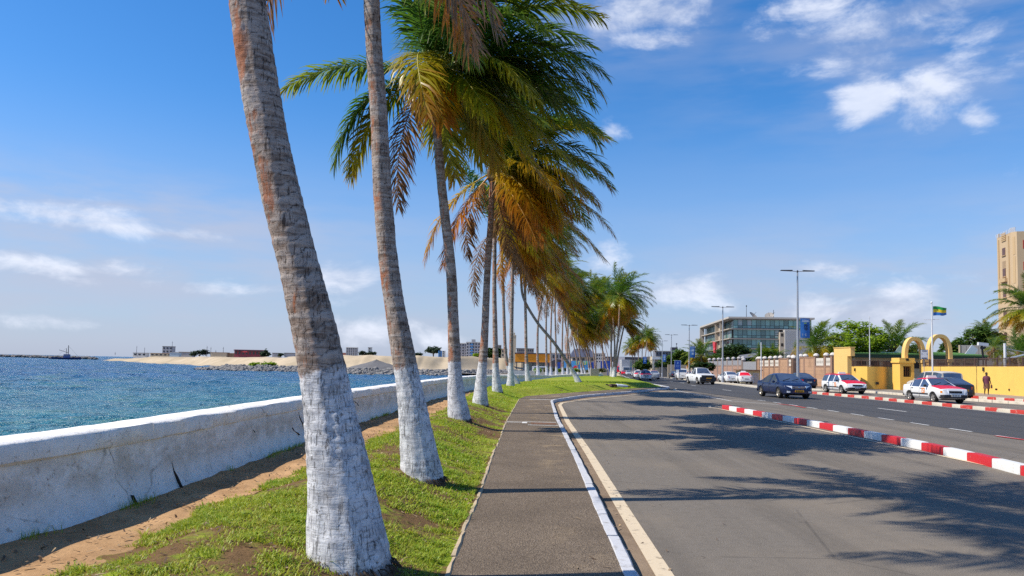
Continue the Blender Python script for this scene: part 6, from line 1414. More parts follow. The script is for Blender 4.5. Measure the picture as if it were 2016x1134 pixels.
    for i, (px_i, lb) in enumerate(((1482, 'left satellite dish on the office roof'), (1515, 'right satellite dish on the office roof'))):
        p = pt(px_i, 619, 252); a = empty('satellite_dish', (p.x, 252, zb + H + .5), .6 - i * 1.3, label=lb, cat='dish'); m = MB(); pr = [(.001, 0), (.6, .05), (1.1, .18), (1.5, .36), (1.52, .40), (1.1, .24), (.001, .06)]; m.lathe(pr, 14); d = m.build('dish_bowl', SLAB, a, True, True); d.rotation_euler = (.75, .15, 0); d.location = (0, 0, 1.3)
        m = MB(); m.tube([(0, 0, 0), (0, 0, 1.3)], .12, 6); m.tube([(0, 0, 1.3), (.2, -1.2, 2.5)], .05, 5); m.build('dish_mount', TRIM, a, local=True)
        if i: m = MB(); m.tube([(1.2, .4, 0), (1.2, .4, 3.4)], .08, 5); m.tube([(.7, .4, 2.2), (1.7, .4, 2.5)], .05, 5); m.build('aerial', TRIM, a, local=True)
    # grey sheet roofs before it
    r2 = empty('grey_shed', (58.5, 165, -.5), label='low shed with grey sheet roofs below the office front', cat='shed')
    a, b, t = pt(1480, 705, 165), pt(1537, 705, 165), pt(1520, 691, 168); m = MB(); m.box(((a.x + b.x) / 2, 168, 1.4), (b.x - a.x - 1, 6, 4)); m.build('wall', CREAMW, r2)
    m = MB(); m.add([(a.x, 164, a.z), (b.x, 164, a.z), (b.x - .5, 170, t.z + .2), (a.x + 3.2, 170, t.z + .2), (a.x, 164, a.z + .12), (b.x, 164, a.z + .12), (b.x - .5, 170, t.z + .32), (a.x + 3.2, 170, t.z + .32)], [(3, 2, 1, 0), (4, 5, 6, 7), (0, 1, 5, 4), (1, 2, 6, 5), (2, 3, 7, 6), (3, 0, 4, 7)]); m.build('roof', plain('grey_sheet', (.22, .215, .21), .6, var=.2, dirt=.4), r2)
    a, b = pt(1463, 701, 160), pt(1500, 699, 160); m = MB(); m.hexa([(a.x, 159, a.z - .5), (b.x, 159, b.z - .2), (b.x, 163, b.z + .4), (a.x, 163, a.z + .1), (a.x, 159, a.z - .4), (b.x, 159, b.z - .1), (b.x, 163, b.z + .5), (a.x, 163, a.z + .2)]); m.build('lean_to_roof', plain('grey_sheet_dark', (.15, .15, .155), .6, var=.2), r2)
office()

# ------------------------------------------------------------------ stone tower at the right edge
def tower():
    ST = plain('tower_stone', (.52, .38, .23), .85, var=.07, scale=.4, bump=.2, bscale=3); ST2 = plain('tower_ledge', (.50, .35, .19), .85, var=.07); WIN = plain('tower_window', (.12, .055, .035), .35); SL = plain('tower_slat', (.40, .29, .18), .7)
    Y = 159.; zt = pt(1978, 461, Y).z; zl_ = pt(1978, 591, Y).z; x0 = pt(1964.5, 560, 164).x; r = empty('stone_tower', (x0 + 2, Y + 4, 0), label='tall beige stone tower block cut by the right edge', cat='building')
    F0, F1 = (x0, 164.), (pt(1992, 560, 157).x, 157.); F2 = (pt(2004, 560, 155.6).x, 155.6); F3 = (F2[0] + 5.5, 154.2); c = F2[0]
    fp = [F0, F1, F2, F3, (c + 12, 158), (c + 14, 176), (x0 + 9.5, 176)]
    def poly(mb, z0, z1, k=0.0):
        cx, cy = c, Y + 6; mb.prism([(cx + (x - cx) * (1 + k), cy + (y - cy) * (1 + k)) for x, y in fp], z0, z1)
    m = MB(); poly(m, -1, zl_ - .5, -.01); poly(m, zl_ + .6, zt); m.build('wall', ST, r)
    m = MB(); poly(m, zl_ - .5, zl_ - .05, .012); poly(m, zl_ - .05, zl_ + .6, .028); m.build('ledge', ST2, r)
    def on(u, f, z0, z1, w, mat, name, d=.06, parent=r):
        P, Q = Vector((*f[0], 0)), Vector((*f[1], 0)); t = (Q - P).normalized(); n = Vector((t.y, -t.x, 0)); p = P.lerp(Q, u) + n * d / 2
        m = MB(); m.box((p.x, p.y, (z0 + z1) / 2), (w, abs(d) + .04, z1 - z0), math.atan2(t.y, t.x)); return m.build(name, mat, parent)
    Z = lambda py: pt(1978, py, Y).z
    f0, f2, f1 = (F0, F1), (F2, F3), (F1, F2)
    for (y0, y1, w) in ((486, 501, 1.5), (527, 543, 1.5), (569, 584, 1.5), (611, 626, 1.6), (654, 668, 1.6)):
        wd = on(.5, f0, Z(y1), Z(y0), w, WIN, 'window'); on(.5, f0, Z(y1) - .12, Z(y1), w + .4, ST2, 'window_sill', .2, wd)
    for y0, y1 in ((512, 527), (554, 569)):
        for k in (-.09, 0, .09): on(.5 + k, f0, Z(y1), Z(y0), .42, SL, 'slat')
    for y0, y1 in ((457, 473),):
        for k in range(5): on(.52, f0, Z(y0 + k * 3.4 + 2.2), Z(y0 + k * 3.4), 2.2, ST2, 'louver', .14)
    on(.5, f0, Z(554), Z(547), 3.0, ST2, 'canopy', .5)
    for k in (.14, .86): on(k, f0, zl_ + .7, zt - .6, .5, ST2, 'pilaster', .16)
    for y0, y1 in ((470, 505), (508, 560)): on(.5, f1, Z(y1), Z(y0), .55, ST2, 'recess_panel', .03)
    for k in range(5):
        for u in (.25, .75): on(u, f2, Z(478 + 41.5 * k + 16), Z(478 + 41.5 * k), .7, plain('red_shutter', (.34, .05, .03), .5), 'window')
    m = MB()
    for u in np.linspace(.1, .9, 6):
        P = Vector((*F1, 0)).lerp(Vector((*F2, 0)), u); m.box((P.x, P.y + .3, zt + .5), (.12, .12, 1.0))
    for u in np.linspace(.05, .95, 9):
        P = Vector((*F0, 0)).lerp(Vector((*F1, 0)), u); m.box((P.x, P.y + .4, zt + .4), (.10, .10, .8))
    m.build('parapet_posts', P_POLEW, r)
    for u in (.05, .95): P = Vector((*F0, 0)).lerp(Vector((*F1, 0)), u); m = MB(); m.box((P.x + .35, P.y + .1, zt + .45), (.4, .4, .9)); m.build('parapet_pier', ST, r)
tower()

# ------------------------------------------------------------------ trees and shrubs
LEAFB = {'dark': mat_leaf('leaf_dark_green', (.018, .045, .010), (.050, .095, .016)), 'mid': mat_leaf('leaf_mid_green', (.05, .11, .016), (.12, .20, .03)), 'bright': mat_leaf('leaf_bright_green', (.17, .29, .015), (.33, .45, .03), .45),
         'dry': mat_leaf('leaf_dry_green', (.09, .10, .03), (.20, .19, .06)), 'far': mat_leaf('leaf_far_green', (.035, .060, .035), (.07, .10, .055))}
BARK = plain('tree_bark', (.14, .105, .08), .95, var=.3, bump=.5)
def foliage(ells, n, leaf, mat, seed, name='crown', flat=.0):
    """leaves in clumps on and inside the given ellipsoids ((centre),(radii)); returns (V,Q,r)"""
    g = np.random.default_rng(seed); vol = np.array([e[1][0] * e[1][1] * e[1][2] for e in ells]) ** .7; cnt = (n * vol / vol.sum()).astype(int); C = []
    for (c, rr), k in zip(ells, cnt):
        nc = max(6, k // 26); d = g.normal(size=(nc, 3)); d /= np.linalg.norm(d, axis=1)[:, None]; cc = np.array(c) + d * np.array(rr) * g.uniform(.55, 1.0, (nc, 1)) ** .6
        sz = g.uniform(.10, .24, (nc, 1)) * np.mean(rr); idx = g.integers(0, nc, k); p = cc[idx] + g.normal(size=(k, 3)) * sz[idx] * np.array([1, 1, .6]); C.append(p)
    P = np.concatenate(C); n = len(P); a = g.uniform(0, 6.283, n); tilt = g.uniform(-.8, .5, n)
    d = np.stack([np.cos(a) * np.cos(tilt), np.sin(a) * np.cos(tilt), np.sin(tilt)], 1); w = np.stack([-np.sin(a), np.cos(a), g.uniform(-.6, .6, n)], 1); s = leaf * g.uniform(.6, 1.4, (n, 1))
    V = np.stack([P - w * s * .32, P + d * s * .5 - w * s * .30, P + d * s, P + d * s * .45 + w * s * .34], 1).reshape(-1, 3)
    return V, np.arange(n)[:, None] * 4 + np.arange(4), np.repeat(g.uniform(0, 1, n), 4)
def tree(px, ybase, Y, ells_px, leaf, n, mat, label, name='leafy_tree', trunk=True, group=None, zb=None, cat='tree'):
    """ells_px: (cx, cy, rx, ry) in pixels of the photograph at distance Y"""
    k = Y / 1500; z0 = zr(Y) if zb is None else zb; p = pt(px, ybase, Y); root = empty(name, (p.x, Y, z0), label=label, cat=cat, group=group); ells = []
    for (cx, cy, rx, ry) in ells_px: q = pt(cx, cy, Y); ells.append(((q.x, Y + random.uniform(-.5, .5) * rx * k, q.z), (rx * k, rx * k * .9, ry * k)))
    V, Q, r = foliage(ells, n, leaf, mat, int(px * 7)); V = V - np.array([p.x, Y, z0]); V[:, 2] = np.maximum(V[:, 2], .05)
    link('crown', np_mesh('crown', V, Q, LEAFB[mat], {'r': r}), root)
    if trunk:
        m = MB(); top = max(e[0][2] for e in ells); zc = min(e[0][2] for e in ells); m.tube([(p.x, Y, z0 - .1), (p.x + .1, Y, (z0 + zc) / 2), (p.x, Y, zc)], [.05 * (top - z0) * .8 + .05, .04 * (top - z0) * .7 + .04, .03 * (top - z0)], 8)
        for c, rr in ells: m.tube([(p.x, Y, z0 + (zc - z0) * .7), ((p.x + c[0]) / 2, (Y + c[1]) / 2, (zc + c[2]) / 2 - .1), c], [.03 * (top - z0), .02 * (top - z0), .01 * (top - z0)], 6)
        m.build('trunk', BARK, root)
    return root
tree(1680, 700, 100, [(1655, 682, 32, 22), (1690, 672, 42, 22), (1650, 662, 26, 10), (1700, 645, 24, 11), (1672, 640, 22, 8), (1715, 668, 30, 22), (1638, 695, 22, 14)], .34, 9000, 'bright', 'bright light green spreading tree above the tall ochre wall end')
tree(1760, 700, 118, [(1735, 678, 26, 16), (1775, 684, 26, 12)], .34, 3000, 'dark', 'dark green bush behind the fan of palm leaves above the green roof')
tree(1930, 690, 130, [(1925, 665, 24, 20), (1945, 672, 22, 16), (1912, 680, 20, 12), (1932, 650, 14, 10)], .4, 6500, 'mid', 'rounded green tree left of the stone tower')
tree(1885, 690, 124, [(1868, 688, 14, 14), (1890, 680, 14, 14)], .5, 1500, 'mid', 'broad leaved clump right behind the right yellow arch', 'shrub', cat='shrub')
tree(1955, 690, 140, [(1958, 668, 16, 14)], .4, 1600, 'dry', 'olive green tree close to the foot of the stone tower')
tree(1440, 712, 175, [(1425, 706, 26, 12), (1448, 697, 26, 18), (1462, 704, 18, 14), (1432, 690, 16, 8)], .5, 7500, 'dark', 'dark green tree before the left corner of the office building')
tree(1402, 716, 165, [(1400, 712, 22, 13), (1385, 716, 18, 12), (1415, 714, 18, 10)], .5, 4500, 'mid', 'green shrubs along the top of the pink wall', 'shrub', cat='shrub')
tree(1336, 712, 200, [(1336, 703, 20, 14), (1320, 710, 16, 10), (1352, 710, 16, 12), (1338, 695, 12, 6)], .6, 5500, 'mid', 'green round tree behind the blue road sign')
tree(1310, 718, 215, [(1308, 716, 14, 8)], .6, 1200, 'dark', 'dark shrub below the pale building', 'shrub', cat='shrub')
tree(1266, 726, 230, [(1266, 717, 13, 10), (1258, 720, 9, 7), (1273, 719, 8, 8)], .5, 3500, 'bright' if 0 else 'mid', 'small round green tree under the distant palms')
tree(1378, 728, 120, [(1376, 722, 16, 9), (1392, 722, 12, 8)], .35, 2600, 'dark', 'dark shrubs at the foot of the brown palm', 'shrub', False, cat='shrub')
# fan of palm leaves and smaller palms behind the walls
OP = 'ornamental palms behind the walls'
palm([(1605, 735), (1606, 715)], 0, (1604, 690), 'calm', 'shaggy palm with a skirt of dead leaves beside the tallest street lamp', 3, .45, 1.05, Y=92, group=OP, mat=TRUNKG)
palm([(1768, 730), (1765, 705)], 0, (1762, 690), 'calm', 'wide fan shaped palm behind the left arch', 3, .40, 1.1, Y=100, group=OP, mat=TRUNKG, rotz=.8)
palm([(1380, 735), (1381, 720)], 0, (1380, 704), 'calm', 'feathery palm between the blue banner and the office building', 3, .30, 1.0, Y=150, group=OP, mat=TRUNKG, rotz=2.0)
palm([(2030, 735), (2026, 690)], 0, (2022, 612), 'hero1', 'wind bent palm reaching in from the right edge', 3, .24, 1.0, Y=72, group=OP, mat=TRUNKG, rotz=2.7)
palm([(2008, 735), (2007, 715)], 0, (2005, 700), 'greenA', 'low green palm before the stone tower', 3, .30, .8, Y=78, group=OP, mat=TRUNKG)
palm([(1944, 735), (1944, 712)], 0, (1943, 660), 'calm', 'thin palm rising over the rounded tree left of the tower', 3, .25, .8, Y=138, group=OP, mat=TRUNKG, rotz=1.5)
palm([(1958, 730), (1957, 712)], 0, (1956, 690), 'dead_small' if 0 else 'midB', 'small sparse palm before the grey concrete wall', 3, .18, .55, Y=100, group=OP, mat=TRUNKG, rotz=.4)
for i, (px_i, lb) in enumerate(((1497, 'leftmost'), (1512, 'middle'), (1526, 'rightmost'))):
    palm([(px_i, 735), (px_i, 720)], 0, (px_i, 708), 'greenA', f'{lb} of the three low palms along the top of the middle block wall', 3, .3, .62, Y=122, group=OP, mat=TRUNKG, rotz=i * 2.)

# ------------------------------------------------------------------ sand spit, rocks, far shore
def far_shore():
    sh = [(195, 709.5), (240, 712), (290, 714.5), (340, 717), (385, 720), (440, 722.5), (520, 725.5), (600, 727.5), (690, 730), (780, 732), (880, 733.5), (960, 734), (1030, 735)]
    base = []
    for (u, v) in sh:
        x, y, _ = on_water(u, v); base.append((x, y))
    base = np.array(base)
    tops = {195: 708, 240: 703, 270: 700, 300: 702, 380: 700, 440: 700.5, 520: 699.5, 590: 699.5, 660: 700, 720: 698, 800: 699, 880: 699.5, 930: 700, 970: 702, 1000: 704, 1040: 708}
    S = resample(np.c_[base, [s[0] for s in sh]], 420); tx = np.interp(S[:, 2], list(tops), list(tops.values()))
    ztop = np.array([max(.2, pt(u, v, y + 16).z) for u, v, y in zip(S[:, 2], tx, S[:, 1])])
    prof_d = np.array([-6, -1, 0, 3, 5, 8, 11, 14, 17, 22, 60, 420]); prof_h = np.array([-.5, -.12, 0, .08, .14, .30, .55, .80, .97, 1.0, .97, .80]); R = []
    for d, f in zip(prof_d, prof_h):
        yy = S[:, 1] + d * (1 + .12 * snoise(S[:, 2], S[:, 2] * 0 + d, 26, 7)); xx = S[:, 0] + (d * .10)
        z = np.where(f < 0, -1.2 + f * 2, -1.2 + (ztop + 1.2) * f); z = z - .45 * (0 < f) * (ztop > .6) * min(1, d / 6) + (.55 * snoise(xx, yy * .3, 8, 3) + .35 * np.abs(snoise(xx, yy * .3, 3.2, 4))) * (0 < f) * min(1, d / 6) * (ztop > .6)
        R.append(np.stack([xx, yy, z], 1))
    tag(link('sand_bank', grid_mesh('sand_bank', np.stack(R, 0), SANDM)), kind='structure')
    # scrub patches on the sand
    for i, (u, v, w, lb, mt) in enumerate(((500, 719, 10, 'left low green bush at the foot of the sand bank', 'bright'), (532, 719, 13, 'right low green bush at the foot of the sand bank', 'bright'))):
        tree(u, v, 205, [(u, v - 1.5, w, 3)], .6, 700, mt, lb, 'bush', False, zb=-.6, cat='bush')
    # rock revetment: real rocks joined
    g = np.random.default_rng(3); RK = plain('revetment_rock', (.22, .21, .20), .95, var=.45, scale=.8, bump=.6, bscale=3); m = MB(); rr = random.Random(2)
    lo = [(384, 727), (464, 729.5), (594, 732), (682, 736.5), (773, 738.5), (882, 740), (960, 739), (1050, 738)]; hi_h = 1.05
    L3 = resample([on_water(u, v)[:2] for u, v in lo], 330)
    for i, (x, y) in enumerate(L3):
        tap = min(1, i / 25)
        for k in range(7):
            f = k / 6; s = rr.uniform(.30, .68); m.blob((x + rr.uniform(-.4, .4), y + f * 5.0 + rr.uniform(-.3, .3), -1.25 + f * hi_h * tap + rr.uniform(-.2, .25)), (s, s * rr.uniform(.7, 1.1), s * rr.uniform(.5, .8)), 6, 4, .28)
    tag(m.build('rock_revetment', RK), kind='stuff')
    p = pt(735, 708, 190); r = empty('gravel_heap', (p.x, 190, .3), label='grey gravel heap behind the rocks on the sandy shore', cat='heap'); gm = plain('grey_gravel', (.15, .145, .145), .95, var=.3, scale=3, bump=.7, bscale=8); m = MB(); vs = []; n, q = 48, 12
    for j in range(q):
        f = j / (q - 1)
        for i in range(n):
            a = 2 * math.pi * i / n; rad_ = 8.6 * f * (1 + .12 * math.sin(a * 3 + 1) + rr.uniform(-.04, .04)); vs.append((rad_ * math.cos(a) + .8 * (1 - f), rad_ * math.sin(a) * .8, p.z - .3 - (p.z + .3) * f ** .85 + rr.uniform(-.10, .10)))
    m.add(vs, [(j * n + i, (j + 1) * n + i, (j + 1) * n + (i + 1) % n, j * n + (i + 1) % n) for j in range(q - 1) for i in range(n)]); m.build('heap', gm, r, True, True, sharp=0)
    # breakwater at the horizon
    m = MB(); 
    for i in range(420):
        f = i / 419; a = pt(-60 + 250 * f, 704, 760 - 180 * f); s = rr.uniform(.6, 1.3); m.blob((a.x, a.y + rr.uniform(-2, 2), -1 + rr.uniform(0, 1.5)), (s * 1.5, s, s * .8), 6, 4, .25)
    tag(m.build('breakwater', plain('breakwater_rock', (.20, .18, .165), .95, var=.4, scale=.4)), kind='stuff')
    # grassy flat beyond the wall, low white wall, and yellowish scrub
    strip('far_flat', np.linspace(100, 400, 30), lambda Y: np.interp(Y, [100, 128, 180, 235, 400], [9.2, 14.0, 4.0, -14, -20]), lambda Y: kx(Y) - .5, 8, lambda X, Y: vzr(Y) + .05 + .0 * X, SANDM)
    for i in range(11):
        u = 1062 + i * 12.5 + rr.uniform(-3, 3); tree(u, 733, 118 + rr.uniform(-6, 8), [(u, 729 + rr.uniform(-2, 2), rr.uniform(5, 8), rr.uniform(2.2, 4.5))], .26, 420, 'dry' if i % 3 else 'bright', ['leftmost','second','third','fourth','fifth','sixth','seventh','eighth','ninth','tenth','last'][i] + ' clump from the left of the low scrub beyond the sea wall', 'scrub_bush', False, group='scrub beyond the sea wall', cat='bush')
    a, b = pt(1010, 728, 150), pt(1182, 728, 150); r = empty('low_white_wall', (a.x, 150, -.4), label='low pale wall running behind the scrub and palm feet', cat='wall'); m = MB(); m.box(((a.x + b.x) / 2, 150, -.05), (b.x - a.x, .3, 1.1)); m.build('wall_face', plain('pale_low_wall', (.60, .55, .46), .9, var=.15, dirt=.4), r)
    a, b = pt(1182, 728, 140), pt(1195, 728, 140); r = empty('concrete_block', (a.x, 140, -.4), label='grey concrete block beside the palm clump', cat='block'); m = MB(); m.box(((a.x + b.x) / 2, 140, .3), (b.x - a.x, 1.2, 1.6)); m.build('block_body', CONC, r); m = MB(); m.box(((a.x + b.x) / 2, 140, 1.14), (b.x - a.x + .1, 1.3, .08)); m.build('block_cap', CONC, r)
    p = pt(1220, 736, 100); r = empty('kiosk_box', (p.x - 2.0, 112, zr(112)), label='grey box with blue bucket right behind the palm clump', cat='box'); m = MB(); m.box((0, 0, .75), (1.2, 1, 1.5)); m.build('box_body', CONC, r, local=True); m = MB(); m.lathe([(.001, 0), (.25, 0), (.33, .5), (.3, .5), (.24, .05)], 10, 'Z', (.9, -.7, 0)); m.build('bucket', plain('bucket_blue', (.06, .28, .6), .4), r, local=True)
far_shore()

# ------------------------------------------------------------------ distant buildings
def block(px0, px1, ytop, ybot, Y, label, wall, roof=None, floors=0, cols=0, win=None, name='distant_building', parapet=True, depth=None, z0=None, cat='building', extra=None, rz=0):
    a, b = pt(px0, ytop, Y), pt(px1, ytop, Y); zb = pt((px0 + px1) / 2, ybot, Y).z if z0 is None else z0; w = b.x - a.x; h = (a.z + b.z) / 2 - zb; D = depth or max(4, w * .5)
    r = empty(name, ((a.x + b.x) / 2, Y, zb), rz, label=label, cat=cat)
    m = MB(); m.box((0, D / 2, h / 2 - .5), (w, D, h + 1)); m.build('wall', wall, r, local=True)
    if roof is not None:
        m = MB(); t = max(.25, h * .05); m.box((0, D / 2 - .05, h + t / 2), (w * 1.04, D * 1.06, t)); m.build('roof', roof, r, local=True)
    if floors and cols:
        fw, fh = w / cols * .52, h / floors * .5; wm = MB(); wm.box((0, 0, 0), (fw, .1, fh)); me = wm.mesh('window', win or DWIN)
        for f in range(floors):
            for c in range(cols): o = link('window', me, r); o.location = (-w / 2 + w * (c + .5) / cols, -.02, h * (f + .52) / floors)
    if extra: extra(r, w, h, D)
    return r
DWIN = plain('distant_window', (.05, .055, .065), .3)
def far_buildings():
    GW = plain('far_grey_wall', (.40, .40, .42), .85, var=.1); WW = plain('far_white_wall', (.62, .61, .58), .85, var=.1); MAR = plain('far_maroon_wall', (.26, .050, .075), .8, var=.15); BRW = plain('far_brown_roof', (.30, .20, .13), .85, var=.2); BLU = plain('far_blue_wall', (.06, .24, .55), .7, var=.2); LB = plain('far_pale_blue', (.36, .46, .54), .7, var=.15); DKR = plain('far_dark_roof', (.055, .055, .075), .7, var=.2); OR = plain('orange_fascia', (.72, .27, .012), .6, var=.06); BEI = plain('far_beige', (.52, .44, .32), .85, var=.12)
    block(320, 340, 682.5, 695, 470, 'grey control hut on stilts with flat roof on the far sand spit', GW, DKR, 2, 3)
    block(296, 338, 696, 701, 468, 'long low shed below the control hut on the sand spit', BEI, BRW, 1, 5)
    block(334, 352, 694, 700, 466, 'pale blue shed right of the control hut on the sand spit', LB, GW)
    block(352, 378, 693.5, 700, 480, 'shed with a grey sloping roof right of the pale blue one', GW, BRW)
    block(262, 288, 695, 701, 500, 'small white shed with masts at the left of the sand spit', WW, GW, 1, 3)
    for i, (u, v, Y) in enumerate(((339.5, 672, 468), (269.5, 681, 500), (285, 684, 500), (408, 681, 420), (415.5, 683, 425), (440, 683, 420), (425, 689, 420), (227, 693, 505))):
        p = pt(u, v, Y); r = empty('mast', (p.x, Y, 2.5), label=['thin mast on the roof of the control hut', 'left mast beside the small white shed', 'right mast beside the small white shed', 'tallest of the thin masts left of the maroon building', 'second thin mast left of the maroon building', 'thin mast just left of the maroon building', 'short mast left of the maroon building', 'short mast at the very tip of the sand spit'][i], cat='mast', group='thin masts on the sand spit'); m = MB(); m.tube([(0, 0, 0), (0, 0, p.z - 2.5)], [.16, .08], 5); m.box((0, 0, p.z - 3.4), (.9, .08, .08)); m.build('pole', DKR, r, local=True)
    block(415, 446, 694.5, 701, 410, 'low brown roofed shed left of the maroon building', BEI, BRW)
    block(446, 462, 696, 701, 412, 'small brown shed touching the maroon building', BRW, BRW)
    def mar(r, w, h, D): m = MB(); m.box((-w * .12, -.1, h * .78), (w * .17, .15, h * .30)); m.build('sign_panel', plain('pink_sign', (.75, .10, .16), .5), r, local=True); m = MB(); m.box((0, -.6, h * .88), (w * 1.0, 1.0, .25)); m.build('awning', DKR, r, local=True)
    block(461.5, 517, 689.5, 701, 400, 'long maroon building with a bright pink sign on the far shore', MAR, plain('maroon_roof', (.33, .10, .12), .7), 1, 8, extra=mar)
    block(536, 548, 695.5, 700.5, 430, 'tiny dark roofed shed right of the maroon building', GW, DKR); block(560, 579, 695.5, 700, 430, 'small low shed beyond the sand right of the grey tree', GW, DKR)
    tree(393, 702, 430, [(388, 694, 9, 3.5), (400, 693, 9, 4), (380, 696, 6, 3)], 1.2, 900, 'far', 'spreading dark tree left of the thin masts'); tree(522, 702, 395, [(521, 695, 8, 5.5)], 1.2, 700, 'far', 'grey green tree at the right end of the maroon building')
    tree(553, 701, 430, [(553, 697, 4, 2.5)], 1.2, 150, 'far', 'tiny tree between two sheds beyond the sand')
    block(681.5, 703, 684.5, 700, 640, 'grey apartment block on the skyline left of the second trunk', GW, WW, 5, 5); block(671.5, 679, 695, 700, 600, 'small reddish house left of the skyline apartment block', plain('far_red_wall', (.45, .18, .14), .8), BRW)
    tree(716, 701, 560, [(714, 694, 6, 4), (735, 694, 5, 3.5), (726, 696, 6, 3)], 1.6, 700, 'far', 'dark trees beside the pale water tower on the skyline')
    block(724.5, 731, 684.5, 698, 560, 'pale water tower building between dark trees on the skyline', WW, DKR, 3, 1); 
    tree(853, 702, 480, [(848, 688, 9, 4), (860, 687, 8, 4), (854, 690, 13, 3)], 1.5, 1200, 'far', 'flat topped dark tree left of the blue and white block'); tree(826, 702, 480, [(823, 698, 9, 3)], 1.5, 400, 'far', 'low dark tree far left of the blue and white block')
    block(863, 870, 690.5, 703, 470, 'blue half of the small blue and white block', BLU, None, 3, 1); block(870.3, 876, 690.5, 703, 470, 'pale half of the small blue and white block', WW, None, 3, 1)
    def bal(r, w, h, D):
        for f in range(5):
            m = MB(); m.box((-w * .10, -.35, h * (f + .30) / 5), (w * .18, .8, h * .09)); m.build('balcony', BLU, r, local=True)
        m = MB(); m.box((w * .0, 1, h + .7), (w * .25, 3, 1.5)); m.build('roof_hut', GW, r, local=True)
    block(903, 921, 676.5, 704, 350, 'darker left wing of the apartment building', plain('far_apartment_dark', (.33, .33, .36), .85), WW, 5, 3); block(918, 946, 674.5, 704, 345, 'grey apartment building with blue balconies behind the palms', plain('far_apartment', (.45, .44, .46), .85, var=.08), WW, 5, 5, extra=bal)
    tree(938, 704, 300, [(938, 701, 7, 4)], .9, 500, 'bright', 'light green bush at the foot of the apartment building'); tree(972, 704, 330, [(966, 694, 10, 9), (980, 694, 10, 8), (958, 697, 8, 6)], 1.1, 2000, 'dark', 'mass of dark trees between two palm trunks beside the apartments')
    block(972, 987, 679, 700, 360, 'dull building top above the dark trees beside the apartments', plain('far_dull', (.28, .25, .23), .85), None, 3, 3)
    r = block(1009.7, 1016.3, 662, 712, 262, 'tall thin beige tower behind the palms', BEI, BEI, 0, 0, name='slim_tower', depth=1.2, cat='tower'); m = MB(); hh = pt(1013, 656, 262).z - r.location.z; m.box((-.1, .6, hh - .6), (.55, .6, 1.6)); m.tube([(-.2, .6, hh), (-.2, .6, hh + 1.5)], .06, 5); m.build('tower_head', BEI, r, local=True)
    block(1017, 1051, 687, 700, 290, 'grey flat building behind the orange one', plain('far_brown_grey', (.33, .29, .27), .85), DKR, 2, 8); block(987, 999, 688, 703, 280, 'yellowish house left of the slim tower', BEI, BRW, 2, 2)
    # orange fascia building on columns
    Y = 215; a, b = pt(1014.5, 696, Y), pt(1083.5, 698, Y); zt, zm, z0 = a.z, pt(1050, 713, Y).z, -.9; r = empty('orange_building', ((a.x + b.x) / 2, Y, z0), label='orange fronted open building on columns behind the palm trunks', cat='building'); w = b.x - a.x
    m = MB(); m.box((0, 3, (zt + zm) / 2 - z0), (w, 6, zt - zm)); m.build('fascia', OR, r, local=True); m = MB(); m.box((0, 3, zt - z0 + .12), (w + .3, 6.4, .3)); m.build('roof', DKR, r, local=True)
    m = MB(); m.box((0, 3, zm - z0 - .12), (w, 6, .22)); m.build('soffit', DKR, r, local=True)
    for k in range(7): m = MB(); m.box((-w / 2 + w * (k + .3) / 6.6, .4, (zm - z0) / 2), (.25, .25, zm - z0)); m.build('column', DKR, r, local=True)
    m = MB(); m.box((w * .1, 4.5, (zm - z0) / 2), (w * .75, .2, zm - z0)); m.build('back_wall', LB, r, local=True)
    # dark mound roofs, hall, hoardings
    r = empty('dark_roofed_hall', (pt(1100, 700, 240).x, 240, -.9), label='dark humped roof right of the orange building', cat='building'); m = MB(); w = 46 * 240 / 1500; pr = [(-w / 2, 2), (-w * .38, 3.5), (-w * .12, 4.6), (w * .1, 4.4), (w * .3, 3.0), (w / 2, 2.2)]; vs = [(x, y, z) for y in (0, 8) for x, z in pr] + [(x, y, 0) for y in (0, 8) for x, z in pr]; n = 6
    m.add(vs, [(i, i + 1, n + i + 1, n + i) for i in range(n - 1)] + [(i + 2 * n, i + 1 + 2 * n, i + 1, i) for i in range(n - 1)]); m.build('roof', DKR, r, local=True); m = MB(); m.box((0, 4.2, 1.1), (w * .98, 8, 2.2)); m.build('wall', plain('hall_dark', (.12, .12, .14), .8), r, local=True)
    def hall(r, w, h, D): m = MB(); m.add([(-w / 2 - .5, -.6, h), (w / 2 + .5, -.6, h), (w / 2 - 1, D / 2, h + 2.8), (-w / 2 + 1, D / 2, h + 2.8), (-w / 2 - .5, D + .5, h), (w / 2 + .5, D + .5, h)], [(0, 1, 2, 3), (3, 2, 5, 4), (0, 3, 4), (1, 5, 2)]); m.build('roof', plain('navy_roof', (.07, .075, .11), .6), r, local=True)
    block(1126, 1171, 703, 722, 260, 'hall with a dark navy pitched roof above the blue hoarding', plain('hall_beige', (.42, .38, .33), .85), None, 2, 5, extra=hall, depth=9)
    block(1169, 1192, 696.5, 722, 300, 'white flat block right of the navy roofed hall', WW, GW, 4, 5)
    block(1086, 1122, 696, 722, 300, 'pale flat building behind the dark humped roof', GW, WW, 2, 5)
    # hoardings: panels side by side
    r = empty('site_hoarding', (pt(1140, 716, 175).x, 175, zr(175)), label='blue advertising hoarding with green and yellow graffiti lettering beyond the palms', cat='hoarding'); lb, db = plain('hoarding_light_blue', (.08, .34, .72), .6, var=.15, scale=.7), plain('hoarding_dark_blue', (.015, .06, .34), .6, var=.15, scale=.7)
    u = 1096
    cols = {0: db, 1: plain('hoarding_dull', (.25, .17, .2), .7), 2: lb, 3: lb, 4: lb, 5: lb, 6: lb, 7: lb, 8: lb, 9: db, 10: db, 11: plain('hoarding_pale', (.5, .52, .55), .7), 12: db, 13: db, 14: db}
